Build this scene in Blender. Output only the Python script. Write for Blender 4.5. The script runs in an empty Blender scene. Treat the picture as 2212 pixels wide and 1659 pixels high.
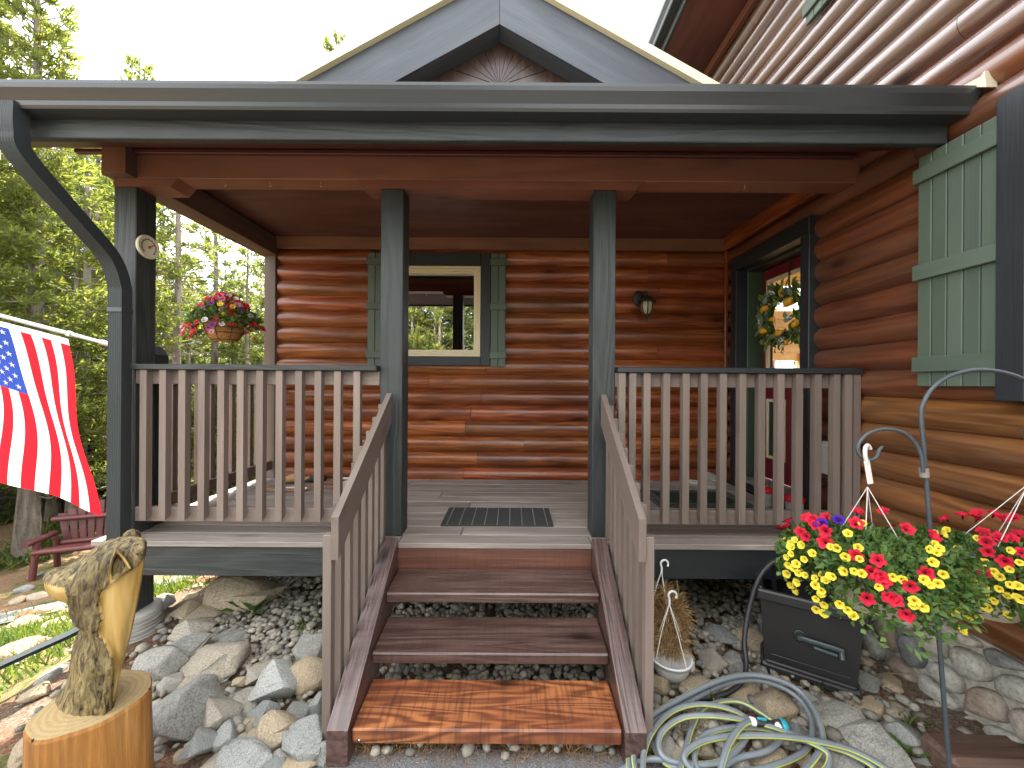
import bpy, math, random
import numpy as np
from mathutils import Vector, Matrix, noise, geometry

S = bpy.context.scene
C = S.collection
R = math.radians
rnd = random.Random(11)

# ------------------------------------------------------------------ camera
CAM_H = 1.62          # eye height over the pavement
FPX = 835.0           # focal length in pixels of a 2212 px wide picture
ROLL = 0.0065
cam = bpy.data.cameras.new("camera")
cam.sensor_width = 36.0
cam.lens = 36.0 * FPX / 2212.0
cam.clip_start = 0.05
cam.clip_end = 600
cam_o = bpy.data.objects.new("camera", cam)
cam_o.matrix_world = Matrix.Translation((0, 0, CAM_H)) @ Matrix.Rotation(R(90), 4, 'X') @ Matrix.Rotation(ROLL, 4, 'Z')
C.objects.link(cam_o)
S.camera = cam_o

# ------------------------------------------------------------------ world, sun, exposure
SUN_AZ, SUN_EL = R(-22), R(60)      # from behind the cabin, a little to the woods' side
world = bpy.data.worlds.new("World")
S.world = world
world.use_nodes = True
wt = world.node_tree
wt.nodes.clear()
sky = wt.nodes.new('ShaderNodeTexSky')
sky.sky_type = 'NISHITA'
sky.sun_disc = False
sky.sun_elevation = SUN_EL
sky.sun_rotation = SUN_AZ
sky.altitude = 2500
sky.air_density = 1.0
sky.dust_density = 0.5
tcw = wt.nodes.new('ShaderNodeTexCoord')
mpw = wt.nodes.new('ShaderNodeMapping')
mpw.inputs['Scale'].default_value = (1.0, 1.0, 2.2)
nzw = wt.nodes.new('ShaderNodeTexNoise')
nzw.inputs['Scale'].default_value = 1.7
nzw.inputs['Detail'].default_value = 7
nzw.inputs['Roughness'].default_value = 0.55
rpw = wt.nodes.new('ShaderNodeValToRGB')
rpw.color_ramp.elements[0].position = 0.33
rpw.color_ramp.elements[0].color = (0.30, 0.30, 0.30, 1)
rpw.color_ramp.elements[1].position = 0.54
rpw.color_ramp.elements[1].color = (0.98, 0.98, 0.98, 1)
mxw = wt.nodes.new('ShaderNodeMixRGB')
mxw.inputs[2].default_value = (9.6, 9.8, 10.1, 1)      # thin bright cloud
bgw = wt.nodes.new('ShaderNodeBackground')
bgw.inputs['Strength'].default_value = 0.11
ouw = wt.nodes.new('ShaderNodeOutputWorld')
L = wt.links.new
L(tcw.outputs['Generated'], mpw.inputs['Vector'])
L(mpw.outputs['Vector'], nzw.inputs['Vector'])
L(nzw.outputs['Fac'], rpw.inputs['Fac'])
L(rpw.outputs['Color'], mxw.inputs['Fac'])
L(sky.outputs['Color'], mxw.inputs[1])
L(mxw.outputs['Color'], bgw.inputs['Color'])
L(bgw.outputs['Background'], ouw.inputs['Surface'])

sun_dir = Vector((math.sin(SUN_AZ) * math.cos(SUN_EL), math.cos(SUN_AZ) * math.cos(SUN_EL), math.sin(SUN_EL)))
sl = bpy.data.lights.new("sun", 'SUN')
sl.energy = 5.0
sl.angle = R(0.6)
sl.color = (1.0, 0.93, 0.82)
slo = bpy.data.objects.new("sun", sl)
slo.rotation_euler = sun_dir.to_track_quat('Z', 'Y').to_euler()
slo.location = (0, 8, 20)
C.objects.link(slo)

S.view_settings.view_transform = 'Standard'
S.view_settings.look = 'None'
S.view_settings.gamma = 1
S.view_settings.use_curve_mapping = False
S.view_settings.exposure = 2.45
S.render.engine = 'CYCLES'
S.cycles.max_bounces = 10
S.cycles.diffuse_bounces = 5
S.cycles.glossy_bounces = 4
S.cycles.transmission_bounces = 6
S.cycles.transparent_max_bounces = 16
S.cycles.use_denoising = True
S.cycles.caustics_reflective = False
S.cycles.caustics_refractive = False


def W(px, py, Y):
    """world point seen at pixel (px, py) of the 2212x1659 picture at depth Y"""
    dx, dy = px - 1106.0, 829.5 - py
    return Vector(((dx - ROLL * dy) / FPX * Y, Y, CAM_H + (dy + ROLL * dx) / FPX * Y))


def G(px, py, z=0.0):
    """world point seen at pixel on the level z"""
    dx, dy = px - 1106.0, 829.5 - py
    ty = dy + ROLL * dx
    return W(px, py, (z - CAM_H) * FPX / ty)


def WX(px, py, X):
    """world point seen at pixel on the plane x = X"""
    dx, dy = px - 1106.0, 829.5 - py
    return W(px, py, X * FPX / (dx - ROLL * dy))


# ------------------------------------------------------------------ material tools
MATS = {}


class NT:
    def __init__(self, name):
        self.m = bpy.data.materials.new(name)
        self.m.use_nodes = True
        self.t = self.m.node_tree
        self.t.nodes.clear()
        self.out = self.n('ShaderNodeOutputMaterial')

    def n(self, typ, **kw):
        nd = self.t.nodes.new(typ)
        for k, v in kw.items():
            setattr(nd, k, v)
        return nd

    def l(self, a, b):
        self.t.links.new(a, b)

    def val(self, s, v):
        if hasattr(v, 'is_output'):
            self.l(v, s)
        elif isinstance(v, tuple) and len(v) == 3 and s.type == 'RGBA':
            s.default_value = (*v, 1)
        else:
            s.default_value = v

    def math(self, op, a, b=0.0, clamp=False):
        nd = self.n('ShaderNodeMath', operation=op)
        nd.use_clamp = clamp
        self.val(nd.inputs[0], a)
        self.val(nd.inputs[1], b)
        return nd.outputs[0]

    def mix(self, f, a, b, typ='MIX'):
        nd = self.n('ShaderNodeMixRGB', blend_type=typ)
        self.val(nd.inputs[0], f)
        self.val(nd.inputs[1], a)
        self.val(nd.inputs[2], b)
        return nd.outputs[0]

    def noise(self, vec, scale, detail=3, rough=0.5, dist=0.0):
        nd = self.n('ShaderNodeTexNoise')
        if vec is not None:
            self.l(vec, nd.inputs['Vector'])
        nd.inputs['Scale'].default_value = scale
        nd.inputs['Detail'].default_value = detail
        nd.inputs['Roughness'].default_value = rough
        nd.inputs['Distortion'].default_value = dist
        return nd.outputs['Fac']

    def ramp(self, f, stops, interp='LINEAR'):
        nd = self.n('ShaderNodeValToRGB')
        cr = nd.color_ramp
        cr.interpolation = interp
        while len(cr.elements) < len(stops):
            cr.elements.new(0.5)
        for e, (p, c) in zip(cr.elements, stops):
            e.position = p
            e.color = (*c, 1) if isinstance(c, tuple) else (c, c, c, 1)
        self.l(f, nd.inputs[0])
        return nd.outputs[0]

    def coords(self, scale=(1, 1, 1), rand=True, which='Object'):
        tc = self.n('ShaderNodeTexCoord')
        v = tc.outputs[which]
        if rand:
            oi = self.n('ShaderNodeObjectInfo')
            cb = self.n('ShaderNodeCombineXYZ')
            self.l(self.math('MULTIPLY', oi.outputs['Random'], 17.3), cb.inputs[0])
            self.l(self.math('MULTIPLY', oi.outputs['Random'], 43.7), cb.inputs[1])
            self.l(self.math('MULTIPLY', oi.outputs['Random'], 91.1), cb.inputs[2])
            ad = self.n('ShaderNodeVectorMath', operation='ADD')
            self.l(v, ad.inputs[0])
            self.l(cb.outputs[0], ad.inputs[1])
            v = ad.outputs[0]
        if scale != (1, 1, 1):
            mp = self.n('ShaderNodeVectorMath', operation='MULTIPLY')
            self.l(v, mp.inputs[0])
            mp.inputs[1].default_value = scale
            v = mp.outputs[0]
        return v

    def rand(self):
        return self.n('ShaderNodeObjectInfo').outputs['Random']

    def attr(self, name='tint'):
        return self.n('ShaderNodeAttribute', attribute_name=name).outputs['Fac']

    def bump(self, h, strength=0.3, dist=0.01):
        nd = self.n('ShaderNodeBump')
        nd.inputs['Strength'].default_value = strength
        nd.inputs['Distance'].default_value = dist
        self.l(h, nd.inputs['Height'])
        return nd.outputs[0]

    def bsdf(self, col, rough=0.5, normal=None, metal=0.0, spec=0.5, coat=0.0, coat_rough=0.15, out=True):
        nd = self.n('ShaderNodeBsdfPrincipled')
        self.val(nd.inputs['Base Color'], col)
        self.val(nd.inputs['Roughness'], rough)
        nd.inputs['Metallic'].default_value = metal
        nd.inputs['Specular IOR Level'].default_value = spec
        nd.inputs['Coat Weight'].default_value = coat
        nd.inputs['Coat Roughness'].default_value = coat_rough
        if normal is not None:
            self.l(normal, nd.inputs['Normal'])
        if out:
            self.l(nd.outputs[0], self.out.inputs[0])
        return nd.outputs[0]


def axis_scale(axis, along, across):
    return tuple(along if a == axis else across for a in 'XYZ')


def wood(name, c1, c2, axis, freq=26, rough=0.5, knots=0.6, bump=0.25, var=0.3, coat=0.0, fine=0.35, blotch=0.0, bc=None, spec=0.5, across=3.6, along=0.55, saw=0.0, wear_sheen=0.0, wc=(0.4, 0.36, 0.32), coat_rough=0.22):
    t = NT(name + '_' + axis.lower())
    v = t.coords(axis_scale(axis, along, across))
    low = t.noise(v, 1.0, 3, 0.5, 0.3)
    rings = t.math('ADD', t.math('MULTIPLY', t.math('SINE', t.math('MULTIPLY', low, freq)), 0.5), 0.5)
    v2 = t.coords(axis_scale(axis, 3.0, 110))
    fn = t.noise(v2, 1.0, 3, 0.6)
    g = t.math('ADD', t.math('MULTIPLY', rings, 1 - fine), t.math('MULTIPLY', fn, fine))
    col = t.mix(g, c1, c2)
    big = t.noise(t.coords(axis_scale(axis, 0.9, 2.6 if across < 8 else 5.0)), 1.0, 4, 0.6)
    if blotch > 0:
        bf = t.ramp(big, [(0.42, 0.0), (0.64, blotch)])
        col = t.mix(bf, col, bc or c1)
    if saw > 0:
        sn = t.noise(t.coords(axis_scale(axis, 70, 5)), 1.0, 2, 0.5)
        col = t.mix(t.ramp(sn, [(0.50, 0.0), (0.64, saw)]), col, tuple(x * 0.45 for x in c1))
    st = t.noise(t.coords(axis_scale(axis, 2.6, 42)), 1.0, 5, 0.65)
    if wear_sheen > 0:
        col = t.mix(t.ramp(st, [(0.50, 0.0), (0.68, wear_sheen)]), col, wc)
    vv = t.n('ShaderNodeHueSaturation')
    r = t.rand()
    t.l(t.math('ADD', t.math('MULTIPLY', r, var), 1 - var / 2), vv.inputs['Value'])
    t.l(t.math('ADD', t.math('MULTIPLY', t.math('FRACT', t.math('MULTIPLY', r, 7.7)), 0.016), 0.492), vv.inputs['Hue'])
    t.l(col, vv.inputs['Color'])
    col = vv.outputs[0]
    if knots > 0:
        vo = t.n('ShaderNodeTexVoronoi')
        vo.inputs['Scale'].default_value = 1.0
        t.l(t.coords(axis_scale(axis, 1.9, 4.6)), vo.inputs['Vector'])
        sx = t.n('ShaderNodeSeparateColor')
        t.l(vo.outputs['Color'], sx.inputs[0])
        pick = t.math('GREATER_THAN', sx.outputs[0], 0.45)
        kn = t.ramp(vo.outputs['Distance'], [(0.04, knots), (0.09, knots * 0.8), (0.15, knots * 0.35), (0.32, 0.0)])
        col = t.mix(t.math('MULTIPLY', kn, pick), col, tuple(x * 0.16 for x in c1))
    nrm = t.bump(t.math('ADD', t.math('MULTIPLY', g, 0.6), t.math('MULTIPLY', fn, 0.5)), bump, 0.004)
    rr = t.math('ADD', t.math('MULTIPLY', big, 0.25), rough - 0.12)
    t.bsdf(col, rr, nrm, coat=coat, spec=spec, coat_rough=coat_rough)
    return t.m


WOODS = dict(
    red_stain=dict(c1=(0.148, 0.035, 0.010), c2=(0.40, 0.118, 0.030), freq=46, across=7, rough=0.33, knots=0.95, bump=0.3, var=0.45, coat=0.28, blotch=0.7, bc=(0.125, 0.032, 0.010), wear_sheen=0.4, wc=(0.075, 0.022, 0.009)),
    upper_stain=dict(c1=(0.065, 0.022, 0.010), c2=(0.135, 0.052, 0.024), freq=40, across=7, rough=0.26, knots=0.95, bump=0.3, var=0.35, coat=1.0, coat_rough=0.16, blotch=0.5, bc=(0.115, 0.070, 0.050), wear_sheen=0.35, wc=(0.24, 0.19, 0.165), spec=0.9),  # pale streaks and greyish blotches put sky gloss, with some weathering, into the colour
    porch_side_stain=dict(c1=(0.085, 0.022, 0.010), c2=(0.20, 0.060, 0.024), freq=40, across=7, rough=0.33, knots=0.85, bump=0.22, var=0.35, coat=0.8, blotch=0.6, bc=(0.090, 0.050, 0.032), wear_sheen=0.25, wc=(0.16, 0.09, 0.055)),
    honey_stain=dict(c1=(0.085, 0.032, 0.011), c2=(0.225, 0.092, 0.028), freq=52, across=6, rough=0.33, knots=0.9, bump=0.3, var=0.25, coat=0.5, blotch=0.6, bc=(0.075, 0.029, 0.012), wear_sheen=0.25, wc=(0.26, 0.16, 0.09)),
    beam_stain=dict(c1=(0.150, 0.060, 0.031), c2=(0.215, 0.088, 0.046), freq=24, rough=0.6, knots=0.8, bump=0.3, var=0.12, blotch=0.4, bc=(0.115, 0.042, 0.022)),
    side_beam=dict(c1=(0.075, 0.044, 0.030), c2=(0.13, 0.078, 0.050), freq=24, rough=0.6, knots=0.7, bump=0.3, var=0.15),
    ceiling_stain=dict(c1=(0.085, 0.032, 0.024), c2=(0.145, 0.055, 0.040), freq=26, rough=0.5, knots=0.3, bump=0.2, var=0.1, blotch=0.5, bc=(0.05, 0.018, 0.013)),
    maroon_stain=dict(c1=(0.060, 0.014, 0.011), c2=(0.090, 0.022, 0.016), freq=18, rough=0.5, knots=0.3, bump=0.2, var=0.1),
    taupe=dict(c1=(0.140, 0.106, 0.085), c2=(0.188, 0.145, 0.117), freq=20, rough=0.6, knots=0.35, bump=0.35, var=0.18, wear_sheen=0.2, wc=(0.30, 0.23, 0.19)),
    deck=dict(c1=(0.20, 0.165, 0.140), c2=(0.33, 0.285, 0.245), freq=20, rough=0.65, knots=0.5, bump=0.45, var=0.2, blotch=0.55, bc=(0.155, 0.125, 0.108), wear_sheen=0.4, wc=(0.42, 0.38, 0.33), across=7),
    slate=dict(c1=(0.017, 0.0215, 0.021), c2=(0.033, 0.039, 0.037), freq=60, rough=0.55, knots=0.3, bump=0.9, var=0.12, across=4.5),
    slate_pale=dict(c1=(0.036, 0.044, 0.056), c2=(0.074, 0.087, 0.106), freq=30, rough=0.55, knots=0.6, bump=0.6, var=0.1, blotch=0.5, bc=(0.075, 0.088, 0.10), wear_sheen=0.45, wc=(0.045, 0.052, 0.06)),
    navy=dict(c1=(0.012, 0.015, 0.017), c2=(0.019, 0.023, 0.026), freq=22, rough=0.5, knots=0.2, bump=0.35, var=0.1),
    sage=dict(c1=(0.070, 0.096, 0.068), c2=(0.090, 0.120, 0.086), freq=22, rough=0.55, knots=0.0, bump=0.3, var=0.16, blotch=0.35, bc=(0.066, 0.094, 0.076)),
    step_brown=dict(c1=(0.046, 0.023, 0.018), c2=(0.118, 0.066, 0.053), freq=70, rough=0.34, knots=0.85, bump=0.8, var=0.2, coat=0.3, blotch=0.6, bc=(0.062, 0.030, 0.024), wear_sheen=0.5, wc=(0.16, 0.105, 0.09), across=7, along=0.5, saw=0.25),
    step_new=dict(c1=(0.085, 0.026, 0.013), c2=(0.44, 0.180, 0.055), freq=120, rough=0.36, knots=0.9, bump=0.5, var=0.02, coat=0.25, fine=0.25, blotch=0.75, bc=(0.155, 0.048, 0.020), across=4.6, along=0.42, saw=0.45),
    riser=dict(c1=(0.085, 0.032, 0.018), c2=(0.14, 0.058, 0.034), freq=40, rough=0.45, knots=0.3, bump=0.5, var=0.1, coat=0.2, across=8, saw=0.2),
    bench_red=dict(c1=(0.085, 0.020, 0.019), c2=(0.120, 0.030, 0.028), freq=20, rough=0.5, knots=0.0, bump=0.15, var=0.15),
    timber=dict(c1=(0.075, 0.040, 0.028), c2=(0.15, 0.085, 0.060), freq=40, rough=0.65, knots=0.3, bump=0.9, var=0.1, across=8, wear_sheen=0.5, wc=(0.045, 0.022, 0.015)),
    pine_inside=dict(c1=(0.52, 0.31, 0.10), c2=(0.68, 0.45, 0.17), freq=18, rough=0.4, knots=0.5, bump=0.15, var=0.25),
    corner_board=dict(c1=(0.115, 0.082, 0.060), c2=(0.175, 0.125, 0.095), freq=22, rough=0.65, knots=0.8, bump=0.3, var=0.1),
    stake=dict(c1=(0.26, 0.13, 0.08), c2=(0.36, 0.21, 0.13), freq=22, rough=0.7, knots=0.0, bump=0.2, var=0.3),
)


def wd(key, axis):
    k = (key, axis)
    if k not in MATS:
        MATS[k] = wood(key, axis=axis, **WOODS[key])
    return MATS[k]


def plain(name, col, rough=0.5, metal=0.0, nscale=20, namp=0.15, bump=0.0, spec=0.5, coat=0.0, var=0.0):
    if name in MATS:
        return MATS[name]
    t = NT(name)
    v = t.coords(rand=True)
    nz = t.noise(v, nscale, 4, 0.6)
    f = t.math('ADD', t.math('MULTIPLY', nz, 2 * namp), 1 - namp)
    if var:
        f = t.math('MULTIPLY', f, t.math('ADD', t.math('MULTIPLY', t.rand(), var), 1 - var / 2))
    c = t.mix(1.0, col, f, 'MULTIPLY')
    nr = t.bump(nz, bump, 0.004) if bump else None
    t.bsdf(c, rough, nr, metal=metal, spec=spec, coat=coat)
    MATS[name] = t.m
    return t.m


def leafmat(name, stops, trans=0.45, rough=0.5, use_rand=0.0):
    """leaf colour runs over the per-leaf attribute 'tint'; light passes through"""
    if name in MATS:
        return MATS[name]
    t = NT(name)
    f = t.attr()
    if use_rand:
        f = t.math('ADD', t.math('MULTIPLY', f, 1 - use_rand), t.math('MULTIPLY', t.rand(), use_rand))
    c = t.ramp(f, stops)
    p = t.bsdf(c, rough, out=False, spec=0.25)
    tr = t.n('ShaderNodeBsdfTranslucent')
    t.l(t.mix(1.0, c, (1.35, 1.3, 0.6), 'MULTIPLY'), tr.inputs[0])
    ms = t.n('ShaderNodeMixShader')
    ms.inputs[0].default_value = trans
    t.l(p, ms.inputs[1])
    t.l(tr.outputs[0], ms.inputs[2])
    t.l(ms.outputs[0], t.out.inputs[0])
    MATS[name] = t.m
    return t.m


def rockmat(name, stops, by_attr=False, bump=0.6, speck=0.5, scale=1.0):
    if name in MATS:
        return MATS[name]
    t = NT(name)
    v = t.coords(rand=not by_attr)
    f = t.attr() if by_attr else t.rand()
    n1 = t.noise(v, 5 * scale, 5, 0.6)
    n2 = t.noise(v, 38 * scale, 5, 0.7)
    ff = t.math('ADD', f, t.math('MULTIPLY', t.math('SUBTRACT', n1, 0.5), 0.35))
    c = t.ramp(ff, stops)
    sp = t.ramp(n2, [(0.34, 1 - speck), (0.5, 1.0), (0.68, 1 + speck * 0.55)])
    c = t.mix(1.0, c, sp, 'MULTIPLY')
    wv = t.n('ShaderNodeTexWave')
    wv.inputs['Scale'].default_value = 4.0
    wv.inputs['Distortion'].default_value = 7.0
    wv.inputs['Detail'].default_value = 4
    t.l(v, wv.inputs['Vector'])
    vein = t.ramp(wv.outputs['Fac'], [(0.0, 0.72), (0.14, 1.0)])
    c = t.mix(0.7 if not by_attr else 0.0, c, t.mix(1.0, c, vein, 'MULTIPLY'))
    h = t.math('ADD', t.math('MULTIPLY', n1, 1.2), t.math('MULTIPLY', n2, 0.45))
    t.bsdf(c, 0.82, t.bump(h, bump, 0.02), spec=0.25)
    MATS[name] = t.m
    return t.m


# ------------------------------------------------------------------ mesh tools
class MB:
    def __init__(self):
        self.v, self.f, self.mi, self.sm, self.ti = [], [], [], [], []
        self.has_t = False

    def add(self, verts, faces, mat=0, smooth=False, tint=None):
        o = len(self.v)
        self.v.extend([tuple(p) for p in verts])
        for i, fc in enumerate(faces):
            self.f.append([o + k for k in fc])
            self.mi.append(mat[i] if isinstance(mat, list) else mat)
            self.sm.append(smooth)
        if tint is not None:
            self.has_t = True
        self.ti.extend([tint if tint is not None else 0.5] * len(verts))
        return self

    def box(self, c, s, M=None, mat=0, b=0.0, tint=None):
        hx, hy, hz = s[0] / 2, s[1] / 2, s[2] / 2
        if b <= 0:
            vs = [Vector((c[0] + i * hx, c[1] + j * hy, c[2] + k * hz)) for i in (-1, 1) for j in (-1, 1) for k in (-1, 1)]
            fs = [(0, 1, 3, 2), (4, 6, 7, 5), (0, 4, 5, 1), (2, 3, 7, 6), (0, 2, 6, 4), (1, 5, 7, 3)]
        else:
            vs, ix = [], {}
            for i in (-1, 1):
                for j in (-1, 1):
                    for k in (-1, 1):
                        for a in range(3):
                            h = [hx - b, hy - b, hz - b]
                            h[a] += b
                            ix[(i, j, k, a)] = len(vs)
                            vs.append(Vector((c[0] + i * h[0], c[1] + j * h[1], c[2] + k * h[2])))
            fs = []
            P = [(-1, -1), (1, -1), (1, 1), (-1, 1)]

            def K(a, s_, p, q):
                r = [0, 0, 0]
                r[a] = s_
                r[(a + 1) % 3] = p
                r[(a + 2) % 3] = q
                return tuple(r)
            for a in range(3):
                for s_ in (-1, 1):
                    q = [ix[(*K(a, s_, p, r), a)] for p, r in P]
                    fs.append(q if s_ > 0 else q[::-1])
            for a in range(3):
                b1, b2 = (a + 1) % 3, (a + 2) % 3
                for p in (-1, 1):
                    for q in (-1, 1):
                        k0, k1 = K(a, -1, p, q), K(a, 1, p, q)
                        fc = [ix[(*k0, b1)], ix[(*k1, b1)], ix[(*k1, b2)], ix[(*k0, b2)]]
                        fs.append(fc if p * q > 0 else fc[::-1])
            for i in (-1, 1):
                for j in (-1, 1):
                    for k in (-1, 1):
                        fc = [ix[(i, j, k, a)] for a in range(3)]
                        fs.append(fc if i * j * k > 0 else fc[::-1])
        if M is not None:
            vs = [M @ p for p in vs]
        return self.add(vs, fs, mat, False, tint)

    def tube(self, pts, r, seg=8, mat=0, cap=True, smooth=True, stripe=None, tint=None):
        pts = [Vector(p) for p in pts]
        n = len(pts)
        rs = r if isinstance(r, (list, tuple)) else [r] * n
        tg = []
        for i in range(n):
            d = pts[min(i + 1, n - 1)] - pts[max(i - 1, 0)]
            tg.append(d.normalized() if d.length > 1e-9 else Vector((0, 0, 1)))
        up = Vector((0, 0, 1)) if abs(tg[0].z) < 0.9 else Vector((0, 1, 0))
        nrm = (up - tg[0] * up.dot(tg[0])).normalized()
        vs, fs, ms = [], [], []
        for i in range(n):
            if i:
                nrm = (nrm - tg[i] * nrm.dot(tg[i]))
                nrm = nrm.normalized() if nrm.length > 1e-6 else Vector((1, 0, 0))
            bi = tg[i].cross(nrm)
            for k in range(seg):
                a = 2 * math.pi * k / seg
                vs.append(pts[i] + (nrm * math.cos(a) + bi * math.sin(a)) * rs[i])
        for i in range(n - 1):
            for k in range(seg):
                k2 = (k + 1) % seg
                fs.append((i * seg + k, i * seg + k2, (i + 1) * seg + k2, (i + 1) * seg + k))
                ms.append(stripe[1] if stripe and k in stripe[0] else mat)
        self.add(vs, fs, ms, smooth, tint)
        if cap:
            self.add(vs[:seg], [tuple(range(seg))[::-1]], mat, False, tint)
            self.add(vs[-seg:], [tuple(range(seg))], mat, False, tint)
        return self

    def lathe(self, prof, seg=16, c=(0, 0, 0), mat=0, M=None, smooth=True, tint=None):
        vs, fs = [], []
        for (r, z) in prof:
            for k in range(seg):
                a = 2 * math.pi * k / seg
                vs.append(Vector((c[0] + r * math.cos(a), c[1] + r * math.sin(a), c[2] + z)))
        for i in range(len(prof) - 1):
            for k in range(seg):
                k2 = (k + 1) % seg
                fs.append((i * seg + k, i * seg + k2, (i + 1) * seg + k2, (i + 1) * seg + k))
        if prof[0][0] > 1e-4:
            fs.append(tuple(range(seg))[::-1])
        if prof[-1][0] > 1e-4:
            fs.append(tuple(range((len(prof) - 1) * seg, len(prof) * seg)))
        if M is not None:
            vs = [M @ p for p in vs]
        return self.add(vs, fs, mat, smooth, tint)

    def prism(self, poly, thick, M=None, mat=0):
        """poly (x, z) in the front plane y=0, pushed back to y=thick"""
        n = len(poly)
        vs = [Vector((p[0], 0, p[1])) for p in poly] + [Vector((p[0], thick, p[1])) for p in poly]
        fs = [tuple(range(n)), tuple(range(n, 2 * n))[::-1]]
        fs += [(i, i + n, (i + 1) % n + n, (i + 1) % n) for i in range(n)]
        if M is not None:
            vs = [M @ p for p in vs]
        return self.add(vs, fs, mat)

    def mesh(self, name, mats):
        me = bpy.data.meshes.new(name)
        me.from_pydata(self.v, [], self.f)
        for m in mats:
            me.materials.append(m)
        me.polygons.foreach_set('material_index', self.mi)
        me.polygons.foreach_set('use_smooth', self.sm)
        if self.has_t:
            a = me.attributes.new('tint', 'FLOAT', 'POINT')
            a.data.foreach_set('value', self.ti)
        me.update()
        return me


def fast_mesh(name, V, F, mat, tint=None, smooth=False):
    """numpy arrays: V n x 3, F m x k"""
    me = bpy.data.meshes.new(name)
    k = F.shape[1]
    me.vertices.add(len(V))
    me.vertices.foreach_set('co', V.astype(np.float32).ravel())
    me.loops.add(F.size)
    me.loops.foreach_set('vertex_index', F.astype(np.int32).ravel())
    me.polygons.add(len(F))
    me.polygons.foreach_set('loop_start', np.arange(0, F.size, k, dtype=np.int32))
    me.polygons.foreach_set('loop_total', np.full(len(F), k, dtype=np.int32))
    if smooth:
        me.polygons.foreach_set('use_smooth', np.ones(len(F), dtype=bool))
    if tint is not None:
        a = me.attributes.new('tint', 'FLOAT', 'POINT')
        a.data.foreach_set('value', tint.astype(np.float32))
    me.materials.append(mat)
    me.update(calc_edges=True)
    return me


WM = {}


def link(name, data, M, parent=None):
    o = bpy.data.objects.new(name, data)
    C.objects.link(o)
    if not isinstance(M, Matrix):
        M = Matrix.Translation(M)
    WM[o.name] = M
    if parent is not None:
        o.parent = parent
        o.matrix_basis = WM[parent.name].inverted() @ M
    else:
        o.matrix_basis = M
    return o


def thing(name, loc, label, cat, group=None):
    o = link(name, None, loc)
    o.empty_display_size = 0.1
    return tag(o, label, cat, group)


def tag(o, label=None, cat=None, group=None, kind=None):
    if label:
        o['label'] = label
    if cat:
        o['category'] = cat
    if group:
        o['group'] = group
    if kind:
        o['kind'] = kind
    return o


def copy_obj(o, M, parent=None):
    c = o.copy()
    C.objects.link(c)
    WM[c.name] = M
    if parent is not None:
        c.parent = parent
        c.matrix_basis = WM[parent.name].inverted() @ M
    else:
        c.parent = None
        c.matrix_basis = M
    return c


def copy_thing(t, M, label=None):
    """a thing with its parts and their sub-parts"""
    base_inv = WM[t.name].inverted()
    r = copy_obj(t, M)
    if label:
        r['label'] = label
    for ch in list(t.children):
        c = copy_obj(ch, M @ base_inv @ WM[ch.name], r)
        for g in list(ch.children):
            copy_obj(g, M @ base_inv @ WM[g.name], c)
    return r


BOXC = {}


def lum(name, parent, center, size, key, rot=None, b=0.004, axis=None, at=None):
    """a piece of lumber: a chamfered box, grain along its longest side"""
    ax = axis or 'XYZ'[max(range(3), key=lambda i: size[i])]
    k = (tuple(round(s, 4) for s in size), round(b, 4), key, ax)
    if k not in BOXC:
        m = key if isinstance(key, bpy.types.Material) else wd(key, ax)
        BOXC[k] = MB().box((0, 0, 0), size, b=min(b, min(size) * 0.3)).mesh(name, [m])
    M = Matrix.Translation(center)
    if rot is not None:
        M = M @ rot.to_4x4()
    return link(name, BOXC[k], M, parent)


def span(name, parent, x, y, z, key, b=0.004, axis=None):
    """a box given by its extents"""
    return lum(name, parent, ((x[0] + x[1]) / 2, (y[0] + y[1]) / 2, (z[0] + z[1]) / 2),
               (abs(x[1] - x[0]), abs(y[1] - y[0]), abs(z[1] - z[0])), key, None, b, axis)


def smooth_path(pts, sub=8):
    pts = [Vector(p) for p in pts]
    out = []
    for i in range(len(pts) - 1):
        p0, p1, p2, p3 = pts[max(i - 1, 0)], pts[i], pts[i + 1], pts[min(i + 2, len(pts) - 1)]
        for k in range(sub):
            t = k / sub
            out.append(0.5 * ((2 * p1) + (p2 - p0) * t + (2 * p0 - 5 * p1 + 4 * p2 - p3) * t * t + (3 * p1 - p0 - 3 * p2 + p3) * t ** 3))
    out.append(pts[-1])
    return out


def sstep(a, b, x):
    t = min(1, max(0, (x - a) / (b - a)))
    return t * t * (3 - 2 * t)


def ground_z(x, y):
    """the yard falls away towards the woods"""
    dl = max(0.0, -x - 2.55)
    w = sstep(1.0, 3.0, -x)
    d = 0.24 * dl + 0.17 * max(0.0, y - 3.2) * w
    d = 1.75 * (1 - math.exp(-d / 1.35)) * 1.25
    d = min(d, 1.9)
    far = max(0.0, math.hypot(x, y) - 13)
    z = -d + 0.045 * far
    if x < -2.2 or y < 1:
        z += 0.03 * noise.noise(Vector((x * 0.9, y * 0.9, 0)))
    return z
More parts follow.
